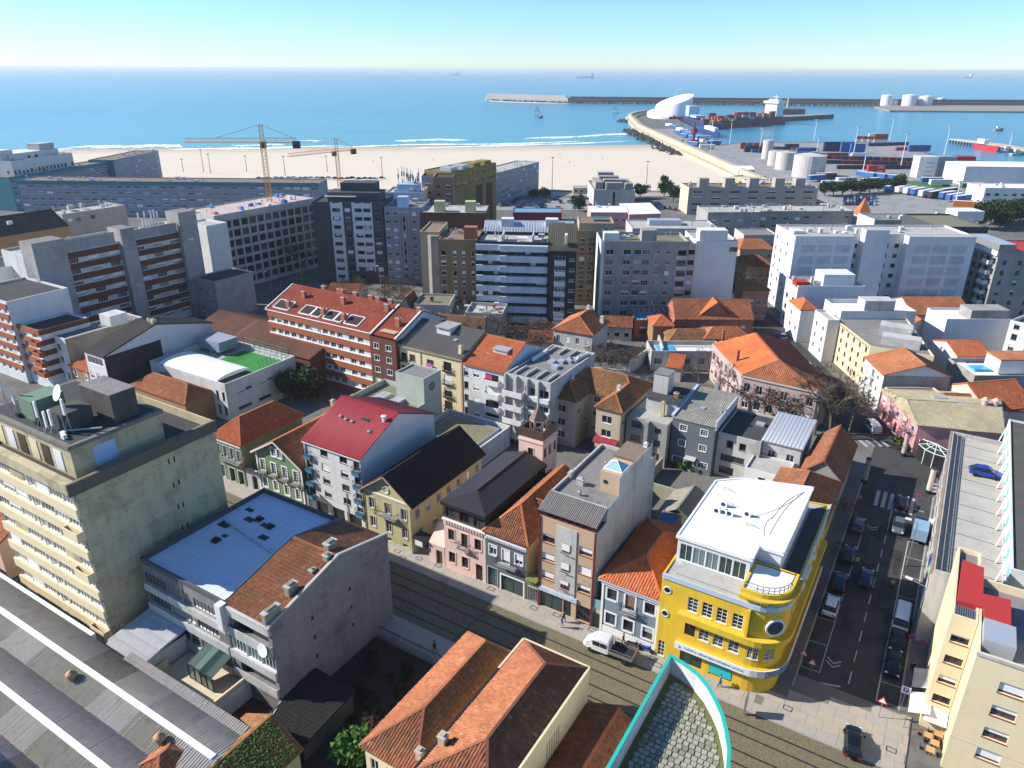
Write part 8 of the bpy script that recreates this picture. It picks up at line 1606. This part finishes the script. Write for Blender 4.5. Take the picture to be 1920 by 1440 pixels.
loft(m,[(.1,.95,.8,.5,2.15),(.3,.98,.82,.45,2.25),(1.6,.98,.82,.45,2.25),(2.3,.95,.75,.45,1.95),(2.95,.9,.85,.45,1.2),(3.35,.75,.7,.5,.95)]);place('cab',mk(m,'cab',PAINT['white']),t,Matrix());m=MB();loft(m,[(2.05,.8,.74,1.3,2.08),(2.9,.82,.78,1.15,1.25)]);place('windscreen',mk(m,'windscreen',M_CGL),t,Matrix())
for s in(-1,1):
 for x0,x1 in((.4,1.1),(1.25,2.1)):m=MB();box_faces(m,x0,x1,s*.93-.04,s*.93+.04,1.3,1.85);place('side_window',mk(m,'side_window',M_CGL),t,Matrix())
m=MB();box_faces(m,-2.9,0,-1.0,1.0,.75,.85);place('flatbed',mk(m,'flatbed',TRIM_D),t,Matrix())
for s in(-1,1):m=MB();box_faces(m,-2.9,0,s*1.0-.03,s*1.0+.03,.85,1.25);place('drop_side',mk(m,'drop_side',METAL),t,Matrix());m=MB();m.beam((-2.8,s,1.6),(0,s,1.6),.05);[m.beam((-2.8+.93*k,s,1.2),(-2.8+.93*k,s,1.62),.05)for k in range(4)];place('bed_rail',mk(m,'bed_rail',METAL),t,Matrix())
m=MB();box_faces(m,-2.95,-2.88,-1.0,1.0,.85,1.5);place('tailgate',mk(m,'tailgate',plain('timber_tailgate',(.35,.2,.1),.8)),t,Matrix())
for x in(-1.9,2.3):
 for s in(-1,1):m=MB();m.tube((x,s*.95,.36),(x,s*.7,.36),.36,n=12);place('wheel',mk(m,'wheel',M_TYRE),t,Matrix())
for px,col,lab in(((1186,1214),'black','dark motorbike leaning by the blue tiled house'),((1212,1222),'blue','blue motorbike nearest the yellow building')):
 p=P3(*px,.16);t=empty('motorbike',lab,'motorbike',p);t.rotation_euler=(0,0,GA)
 for x in(-.65,.65):m=MB();m.tube((x,.06,.3),(x,-.06,.3),.3,n=14);place('wheel',mk(m,'wheel',M_TYRE),t,Matrix())
 m=MB();loft(m,[(-.7,.1,.1,.6,.75),(-.2,.16,.14,.35,.85),(.25,.16,.12,.35,.95),(.5,.08,.06,.6,.9)]);place('body',mk(m,'body',PAINT[col]),t,Matrix());m=MB();m.beam((.65,0,.3),(.4,0,1.05),.07);m.beam((.4,-.35,1.05),(.4,.35,1.05),.05);place('handlebar',mk(m,'handlebar',TRIM_D),t,Matrix())
def person(p,ang,top,legs,lab,stride=.18,arm=.15):
 g=N('clothing');tc=g.n('TexCoord');sx=g.n('SeparateXYZ');g.l(tc.outputs['Object'],sx.inputs[0]);c=g.mix(g.math('GREATER_THAN',sx.outputs['Z'],.88),legs,top);c=g.mix(g.math('GREATER_THAN',sx.outputs['Z'],1.47),c,(.45,.28,.2));g.out(c,.8)
 v=[(0,0,.92),(0,0,1.2),(0,0,1.42),(.01,0,1.52),(.03,0,1.64),(0,.1,.86),(stride*.6,.1,.48),(stride,.1,.06),(stride+.14,.1,.03),(0,-.1,.86),(-stride*.3,-.1,.48),(-stride*1.2,-.1,.08),(-stride*1.2+.14,-.1,.03),(0,.2,1.4),(-arm*.5,.24,1.12),(arm*.3,.25,.88),(0,-.2,1.4),(arm*.5,-.24,1.12),(arm*1.2,-.25,.88)]
 e=[(0,1),(1,2),(2,3),(3,4),(0,5),(5,6),(6,7),(7,8),(0,9),(9,10),(10,11),(11,12),(2,13),(13,14),(14,15),(2,16),(16,17),(17,18)]
 rad=[.15,.15,.16,.06,.1,.1,.07,.045,.04,.1,.07,.045,.04,.075,.05,.035,.075,.05,.035]
 me=bpy.data.meshes.new('person');me.from_pydata(v,e,[]);o=bpy.data.objects.new('person',me);COL.objects.link(o);me.materials.append(g.m);sk=o.modifiers.new('Skin','SKIN');
 for i,d in enumerate(me.skin_vertices[0].data):d.radius=(rad[i],rad[i]);d.use_root=i==0
 o.modifiers.new('Subdivision','SUBSURF').render_levels=1;o.location=p;o.rotation_euler=(0,0,ang);tag(o,lab,'person')
 m=MB();c=Vector((.02,0,1.69));n=8
 for i in range(n):
  a0,a1=2*math.pi*i/n,2*math.pi*(i+1)/n;q=lambda a,r_,z:c+Vector((math.cos(a)*r_,math.sin(a)*r_,z));m.face([q(a0,.115,-.04),q(a1,.115,-.04),q(a1,.08,.06),q(a0,.08,.06)]);m.face([q(a0,.08,.06),q(a1,.08,.06),c+Z*.09])
 h_=place('hair',mk(m,'hair',plain('dark_hair',(.03,.02,.015),.8,var=0)),o,Matrix());return o
for px,a,tp,lg,lab in(((1057,1166),GA,(.05,.05,.06),(.03,.03,.04),'person in dark jacket walking by the tan apartment block'),((1053,1176),GA,(.1,.2,.5),(.4,.4,.4),'person in blue top with pale trousers on the tram street pavement'),((1349,1287),GA+.3,(.03,.12,.4),(.02,.02,.04),'person in blue jacket walking past the yellow building'),((1605,1062),UP,(.15,.6,.05),(.05,.06,.1),'person in lime green vest in the side street'),((1671,1105),UP,(.6,.45,.05),(.03,.03,.04),'person in yellow vest beside the white van'),((1168,1208),GA,(.04,.05,.04),(.03,.03,.03),'person standing behind the flatbed truck'),((815,1222),GA,(.02,.02,.02),(.02,.02,.02),'person in black on the shaded pavement by the garden'),((1708,1262),UP,(.03,.02,.05),(.02,.02,.02),'person in dark clothes next to the parked black cars')):person(P(*px,.14),a,tp,lg,lab)
def lamp(px,h_,arm,lab,two=False):
 p=P(*px,.1);t=empty('street_lamp',lab,'lamp',p);m=MB();m.tube(p,p+Z*h_,.1,.06,n=8);m.tube(p+Z*h_,p+Z*(h_+.25)+arm,.05,n=6);m.build('pole',METAL,t);m=MB();e=p+Z*(h_+.2)+arm;m.box(e,.8,.35,.16,math.atan2(arm.y,arm.x));m.build('lamp_head',TRIM_W,t)
lamp((1710,1195),7.6,U*-1.9+V_*.4,'street lamp with long arm above the white van');lamp((1700,1060),7.0,U*-1.2,'street lamp beside the blue topped lorry');lamp((512,560),8,Vector((-1.4,.3,0)),'street lamp left of the red tiled roof');lamp((566,530),8,Vector((-1.5,.3,0)),'street lamp at the foot of the striped tower');lamp((557,528),6,Vector((-.8,0,0)),'shorter street lamp by the building site');lamp((714,535),6,Vector((-.8,.2,0)),'street lamp in front of the blue grey tower');lamp((1117,590),14,Vector((.3,.2,0)),'very tall lamp pole beside the orange hipped stone house')
for px,lab,mt in(((1693,855),'pink tinted poster column by the far crossing',wall('posters_pink',(.5,.38,.36),.3,.2)),((1740,925),'white poster column at the sunny junction corner',wall('posters_white',(.62,.52,.45),.2,.15)),((1620,905),'grey poster column by the corner tiled house',W_GREY)):
 p=P(*px);t=empty('poster_column',lab,'column',p);m=MB();m.tube(p,p+Z*4.6,.42,n=14);m.build('shaft',mt,t);m=MB();m.tube(p,p+Z*.7,.47,n=14);m.tube(p+Z*4.6,p+Z*4.8,.5,.3,n=14);m.build('trim',TRIM_D,t)
M_SBL=plain('sign_blue',(.02,.08,.35),.5,var=0);M_SRD=plain('sign_red',(.5,.02,.03),.5,var=0)
def sign(px,h_,shape,lab,ang=GA):
 p=P(*px,.1);t=empty('road_sign',lab,'sign',p);d=Vector((math.cos(ang),math.sin(ang),0));n=Vector((d.y,-d.x,0));m=MB();m.tube(p,p+Z*h_,.04,n=6);m.build('post',METAL,t);c=p+Z*(h_-.3)+n*.06;m=MB()
 def plate(pts,o,mt,nm):mm=MB();q=[c+d*x+Z*y+n*o for x,y in pts];mm.face(q);mm.face([v-n*.02 for v in reversed(q)]);[mm.face([q[i]-n*.02,q[(i+1)%len(q)]-n*.02,q[(i+1)%len(q)],q[i]])for i in range(len(q))];mm.build(nm,mt,t)
 if shape=='tri':plate([(-.55,-.35),(.55,-.35),(0,.6)],0,M_SRD,'plate');plate([(-.36,-.24),(.36,-.24),(0,.38)],.02,TRIM_W,'plate_centre')
 elif shape=='P':plate([(-.45,-.45),(.45,-.45),(.45,.5),(-.45,.5)],0,TRIM_W,'plate');plate([(-.26,-.2),(.26,-.2),(.26,.36),(-.26,.36)],.02,M_SBL,'plate_centre');lettering(t,'P',.5,M_LETW,c+n*.045+Z*.08,d)
 elif shape=='round':plate([(.4*math.cos(k*.52),.4*math.sin(k*.52))for k in range(12)],0,M_SRD,'plate');plate([(.28*math.cos(k*.52),.28*math.sin(k*.52))for k in range(12)],.02,M_SBL,'plate_centre')
 else:plate([(-.7,-1.3),(.7,-1.3),(.7,.6),(-.7,.6)],0,TRIM_W,'plate')
sign((1647,1345),2.7,'tri','red and white triangular sign on a post at the street mouth');sign((1690,1325),2.7,'P','white and blue parking sign at the street mouth');sign((1502,1250),2.4,'tri','triangular sign at the corner of the yellow building');sign((1518,1268),2.4,'tri','second sign in the shade by the yellow corner');sign((1703,1222),2.6,'round','round sign beside the parked black cars');sign((1722,1232),2.6,'round','round sign at the wall of the cream wing');sign((1716,955),2.8,'round','round sign by the zebra crossing');sign((1745,1000),2.2,'plate','white notice board on the right pavement');sign((1640,790),2.6,'P','blue sign by the far white van')
p=P(1752,1062,6.0);t=empty('parking_garage_sign','blue parking sign with white P on the garage wall','sign',p);m=MB();m.box(p,1.5,.15,1.7,GA);m.build('panel',M_SBL,t);m=MB();m.box(p-Z*.35,1.5,.16,.35,GA);m.build('green_strip',plain('teal_strip',(.02,.35,.3),.5,var=0),t);lettering(t,'P',1.5,M_LETW,p+Z*.85-V_*.09,U)
p=P(1396,1338,.13);t=empty('stop_totem','slim grey tram stop totem on the plaza','totem',p);m=MB();m.box(p,.25,.12,.8,UP);m.box(p+Z*.8,1.0,.14,1.9,UP);m.build('panel',METAL,t)
for i,(x,y)in enumerate(((1738,1388),(1750,1402),(1742,1415),(1757,1385))):
 p=P(x,y,.1);t=empty('cafe_table','cafe table with chairs %s'%('nearest the awning','in the middle of the terrace','nearest the camera','against the cream wall')[i],'table',p);m=MB();m.box(p+Z*.7,.8,.8,.05,GA);m.build('table_top',plain('wood_table',(.5,.3,.13),.6),t);m=MB();m.tube(p,p+Z*.7,.05,n=6);m.build('leg',METAL,t)
 for s in(-1,1):
  c=empty('cafe_chair','dark cafe chair %s the table %s'%('left of' if s<0 else 'right of',('nearest the awning','in the middle of the terrace','nearest the camera','against the cream wall')[i]),'chair',p+U*s*.75);q=p+U*s*.75;m=MB();m.box(q+Z*.42,.42,.42,.05,GA);m.build('seat',TRIM_D,c);m=MB();m.box(q+U*s*.2+Z*.45,.05,.42,.45,GA);m.build('backrest',TRIM_D if i else M_SRD,c);
  for a,b_ in((-.18,-.18),(-.18,.18),(.18,-.18),(.18,.18)):m=MB();m.beam(q+U*a+V_*b_,q+U*a+V_*b_+Z*.42,.04);m.build('leg',METAL,c)
for i,(x,y)in enumerate(((1722,1318),(1728,1272))):
 p=P(x,y,2.6);t=empty('shop_awning',('white sloping awning at the cream wing corner','grey awning farther along the cream wing')[i],'awning',Vector((p.x,p.y,0)));m=MB();q=[p+U*1.1+V_*-1.6+Z*.5,p+U*1.1+V_*1.6+Z*.5,p-U*.8+V_*1.6-Z*.2,p-U*.8-V_*1.6-Z*.2];m.face(q);m.face([v-Z*.05 for v in reversed(q)]);[m.face([q[k]-Z*.05,q[k],q[(k+1)%4],q[(k+1)%4]-Z*.05])for k in range(4)];m.build('canvas',TRIM_W if i==0 else W_LGREY,t);[(MB_:=MB(),MB_.beam(q[k],q[k]-Z*2.3,.06),MB_.build('post',METAL,t))for k in(2,3)]
 # ---- vegetation
g=N('bark');M_BARK=g.out(g.mix(g.noise(3,detail=4),(.09,.07,.055),(.19,.16,.13)),.95,0,.1);g=N('twigs');M_TWIG=g.out(g.mix(g.noise(.8),(.085,.06,.045),(.15,.11,.085)),.95,0,.1)
def leafmat(n_,a,b_):
 g=N(n_);c=g.mix(g.ramp(g.noise(1.6,detail=3),[(.35,0),(.65,1)]),a,b_);m_=g.out(c,.7,0,.2);return m_
M_LEAF=leafmat('evergreen_leaves',(.012,.032,.012),(.04,.075,.025));M_LEAF2=leafmat('bright_leaves',(.03,.09,.015),(.09,.17,.03));M_IVY=leafmat('ivy_leaves',(.03,.07,.01),(.1,.15,.025))
def bare_tree(seed,spread=.75,h_=7.,gen=5,dense=1.0):
 r=random.Random(seed);tr,tw=MB(),MB()
 def grow(p,d,ln,rad,lev):
  q=p+d*ln;rad=max(rad,.022);(tr if lev<3 else tw).tube(p,q,rad,rad*.68,n=6 if lev<2 else(4 if lev<4 else 3),caps=False)
  if lev>=gen:return
  for k in range(r.choice((2,3,3))if lev<gen-1 else int(4*dense)):
   nd=(d+Vector((r.gauss(0,spread),r.gauss(0,spread),r.gauss(.12,spread*.55)))).normalized();grow(p.lerp(q,r.uniform(.55,1))if lev else q,nd,ln*r.uniform(.62,.85),max(rad*.58,.026),lev+1)
 grow(Vector((0,0,-.1)),Vector((r.gauss(0,.05),r.gauss(0,.05),1)),h_*.3,h_*.022,0);return mk(tr,'trunk',M_BARK),mk(tw,'crown',M_TWIG)
BT=[bare_tree(1),bare_tree(2,.6,8),bare_tree(3,.9,6,5,1.3),bare_tree(4,.85,4,5,1.4)]
def leaf_tree(seed,mat,n_=2600,rx=2.6,rz=2.2,zc=3.4,trunk=True,leaf=.34):
 r=np.random.default_rng(seed);cl=r.normal(0,1,(26,3));cl/=np.linalg.norm(cl,axis=1)[:,None];cl*=r.uniform(.35,1,(26,1));cl[:,:2]*=rx*.8;cl[:,2]*=rz*.8
 c=cl[r.integers(0,26,n_)]+r.normal(0,.26,(n_,3))*[rx*.75,rx*.75,rz*.75]+[0,0,zc];a=r.normal(0,1,(n_,3));a/=np.linalg.norm(a,axis=1)[:,None];b_=np.cross(a,r.normal(0,1,(n_,3)));b_/=np.linalg.norm(b_,axis=1)[:,None];s=leaf*r.uniform(.6,1.3,(n_,1))
 V=np.stack([c-a*s,c+b_*s*.6,c+a*s,c-b_*s*.6],1).reshape(-1,3);me=arr_mesh('crown',V,np.arange(4*n_).reshape(-1,4),None,mat);m=MB()
 if trunk:
  m.tube((0,0,-.2),(0,0,zc),.22,.1,n=7)
  for k in range(6):m.tube((0,0,zc*.6),tuple(cl[k]+[0,0,zc]),.1,.04,n=5)
 return mk(m,'trunk',M_BARK),me
LT=[leaf_tree(1,M_LEAF),leaf_tree(2,M_LEAF,2400,3.0,1.9,3.0),leaf_tree(3,M_LEAF2,2600,1.5,1.2,1.3,True,.2),leaf_tree(4,M_IVY,500,.7,.4,.35,True,.13)]
LTD=leaf_tree(5,leafmat('dark_weeds',(.012,.02,.008),(.03,.035,.015)),400,.7,.4,.35,True,.12)
def tree(px,z,proto,s,lab,name='bare_tree',group=None,cat='tree',sz=None):
 p=px if isinstance(px,Vector)else P(*px,z);t=empty(name,lab,cat,p,group);t.rotation_euler=(0,0,R_.uniform(0,6.28));t.scale=(s,s,sz or s*R_.uniform(.9,1.1))
 for nm,me in zip(('trunk','crown'),proto):place(nm,me,t,Matrix())
G1_='bare trees around the orange institute';G2_='bare trees behind the red brick block';G3_='bare thicket in front of the ribbon block'
for x,y,s in((1372,772,1.5),(1402,780,1.7),(1432,790,1.6),(1462,797,1.7),(1494,806,1.6),(1526,815,1.7),(1556,822,1.9),(1590,815,1.8),(1562,790,1.8),(1600,790,1.5),(1618,800,1.6),(1575,760,1.6),(1545,800,1.7),(1348,735,1.2),(1310,722,1.3),(1330,706,1.2),(1375,745,1.2)):tree((x,y),0,BT[R_.randrange(3)],s,'bare winter tree standing in front of the orange hipped institute',group=G1_)
for x,y,s in((1125,700,1.3),(1150,704,1.5),(1175,702,1.4),(1140,684,1.3),(1190,690,1.2),(1112,684,1.2)):tree((x,y),0,BT[2],s,'dense bare tree below the orange hipped stone house',group='bare trees below the stone house')
for k in range(22):tree((R_.uniform(925,1035),R_.uniform(628,668)),0,BT[R_.choice((2,3,0))],R_.uniform(1.0,1.5),'bare brown tree in the thicket in front of the ribbon block',group=G3_)
for k in range(20):tree((R_.uniform(640,880),R_.uniform(556,592)),0,BT[R_.choice((2,3,0))],R_.uniform(1.0,1.5),'bare tree in the row behind the red brick block',group=G2_)
for k in range(7):tree((R_.uniform(610,790),R_.uniform(535,550)),0,BT[R_.choice((2,3))],R_.uniform(.7,1.0),'bare tree at the foot of the striped tower',group='bare trees at the striped tower')
tree((573,530),0,BT[1],2.3,'largest bare tree beside the concrete shell');tree((560,505),0,BT[0],2.1,'second bare tree close to the concrete shell');tree((1604,985),0,BT[0],1.0,'lone bare street tree on the left pavement of the side street');tree((1575,1045),0,BT[3],.9,'small bare street tree next to the yellow building');tree((885,640),0,BT[1],1.0,'slender bare tree behind the orange roofed white block')
for x,y,s,i,lab in((1022,374,1.2,0,'round dark tree at the end of the grey slab'),(1085,396,1.5,0,'round dark tree beside the low market roofs'),(1200,372,1.6,1,'dark tree right of the stepped grey block'),(1245,368,1.7,0,'large dark tree left of the tan apartments'),(1262,378,1.6,1,'dark tree against the gable of the tan apartments'),(1246,347,1.1,0,'small dark tree at the edge of the sand'),(1000,374,1.1,1,'low dark tree beside the grey slab')):tree((x,y),0,LT[i],s,lab,'evergreen_tree')
for k in range(9):tree((1545+17*k,368-k*1.2+R_.uniform(-2,2)),0,LT[k%2],R_.uniform(1.3,1.8),'dark evergreen in the hedge row left of the lorry park','evergreen_tree','evergreens by the lorry park')
for k in range(12):tree((1838+9*k,425-1.0*k+R_.uniform(-6,6)),0,LT[k%2],R_.uniform(1.6,2.2),'evergreen in the wood at the right edge below the lorry park','evergreen_tree','wood at the right edge')
for x,y,s in((548,752,1.1),(572,748,1.2),(590,752,.9)):tree((x,y),0,LT[0],s,'dark evergreen between the white school and the brick block','evergreen_tree','evergreens by the school')
tree((672,1425),0,LT[2],1.5,'bright leafy bush at the bottom of the dark garden','leafy_bush',cat='bush');tree((715,1425),0,LT[2],1.25,'second leafy bush against the mossy orange hall','leafy_bush',cat='bush');tree((700,1370),0,BT[3],.9,'bare bramble above the bright leafy bush')
for k in range(40):q=X(R_.uniform(-50,-38.5),R_.uniform(36,50),.05);tree(q,0,LTD,R_.uniform(.7,1.6),'dark weed clump in the shaded garden','weed_clump','weeds in the shaded garden','plant')
for px,s in(((1268,872),1.2),((1285,876),1.4),((1300,880),1.3),((1248,868),1.1),((1235,862),1.0),((1310,884),1.0)):tree(px,0,LT[3],s*1.8,'green shrub in the garden of the slate grey house','garden_shrub','shrubs of the slate grey house','shrub')
for px,s,lab in(((1686,832),1.9,'yellow green shrub at the restaurant corner'),((1698,842),1.6,'low shrub beside the pink poster column'),((1712,838),2.2,'dark round bush by the glass pergola')):tree(px,0,LT[3]if s<2 else LT[2],s if s<2 else 1.0,lab,'corner_shrub',cat='shrub')
m=MB()
for k in range(900):u,v=R_.uniform(-47.6,-44.0),R_.uniform(25.2,32.8);z=3.8+2.0*(1-abs(u+47.85)/4.0)+.16;p=X(u,v,z);a=Vector((R_.gauss(0,1),R_.gauss(0,1),R_.gauss(0,.5))).normalized()*.16;b_=a.cross(Z).normalized()*.11;m.face([p-a,p+b_,p+a,p-b_])
o=m.build('roof_moss',M_IVY,None,'stuff');o['label']='thick green moss tufts on the low cottage roof';o['category']='moss'
for i in range(30):car(P3(1584+(i%10)*6.2,372+(i//10)*6,.06),.9,R_.choice(list(PAINT)),'small car in the parking rows behind the arcade building','car','cars behind the arcade building',False)
for i,(x,y)in enumerate(((1046,291),(1050,291),(1068,306),(812,300),(1130,300),(700,305))):person(P(x,y,-.5),i*.9,(.06,.06,.08),(.04,.04,.05),'tiny walker on the open sand, %s from the left'%('third','fourth','fifth','second','rightmost','leftmost')[i])
ORD=['first','second','third','fourth','fifth','sixth','seventh','eighth','ninth','tenth','eleventh','twelfth','thirteenth','fourteenth','fifteenth','sixteenth','seventeenth','eighteenth','nineteenth','twentieth','twenty-first','twenty-second','twenty-third','twenty-fourth']
TI=['bottom','second','third','fourth','top']
by={}
for o in bpy.data.objects:
 if o.parent is None and o.get('label'):by.setdefault(o['label'],[]).append(o)
for lab,os_ in by.items():
 if len(os_)<2:continue
 st={}
 for o in os_:st.setdefault((round(o.location.x,1),round(o.location.y,1)),[]).append(o)
 ks=sorted(st,key=lambda k:k[0]/max(1,k[1]))
 if len(ks)>24:continue
 for i,k in enumerate(ks):
  col=sorted(st[k],key=lambda o:o.location.z)
  for j,o in enumerate(col):
   e=(', %s from the left'%ORD[i]if len(ks)>1 else '')+(', %s tier'%TI[min(j,4)]if len(col)>1 else '')
   if len((lab+e).split())<=16:o['label']=lab+e
# ================================================================ AIR
hm=bpy.data.materials.new('sea_haze');hm.use_nodes=True;ht=hm.node_tree;ht.nodes.clear()
ho=ht.nodes.new('ShaderNodeOutputMaterial');hv=ht.nodes.new('ShaderNodeVolumePrincipled');hv.inputs['Density'].default_value=8e-5;hv.inputs['Color'].default_value=(.9,.97,1,1);hv.inputs['Anisotropy'].default_value=0.1
ht.links.new(hv.outputs[0],ho.inputs['Volume'])
m=MB();m.prism([(-40100,-700),(40100,-700),(40100,60100),(-40100,60100)],-4.5,72,0,True,True);o=m.build('haze',hm,None,'stuff');o['label']='thin pale sea haze over the whole town and harbour';o['category']='haze'
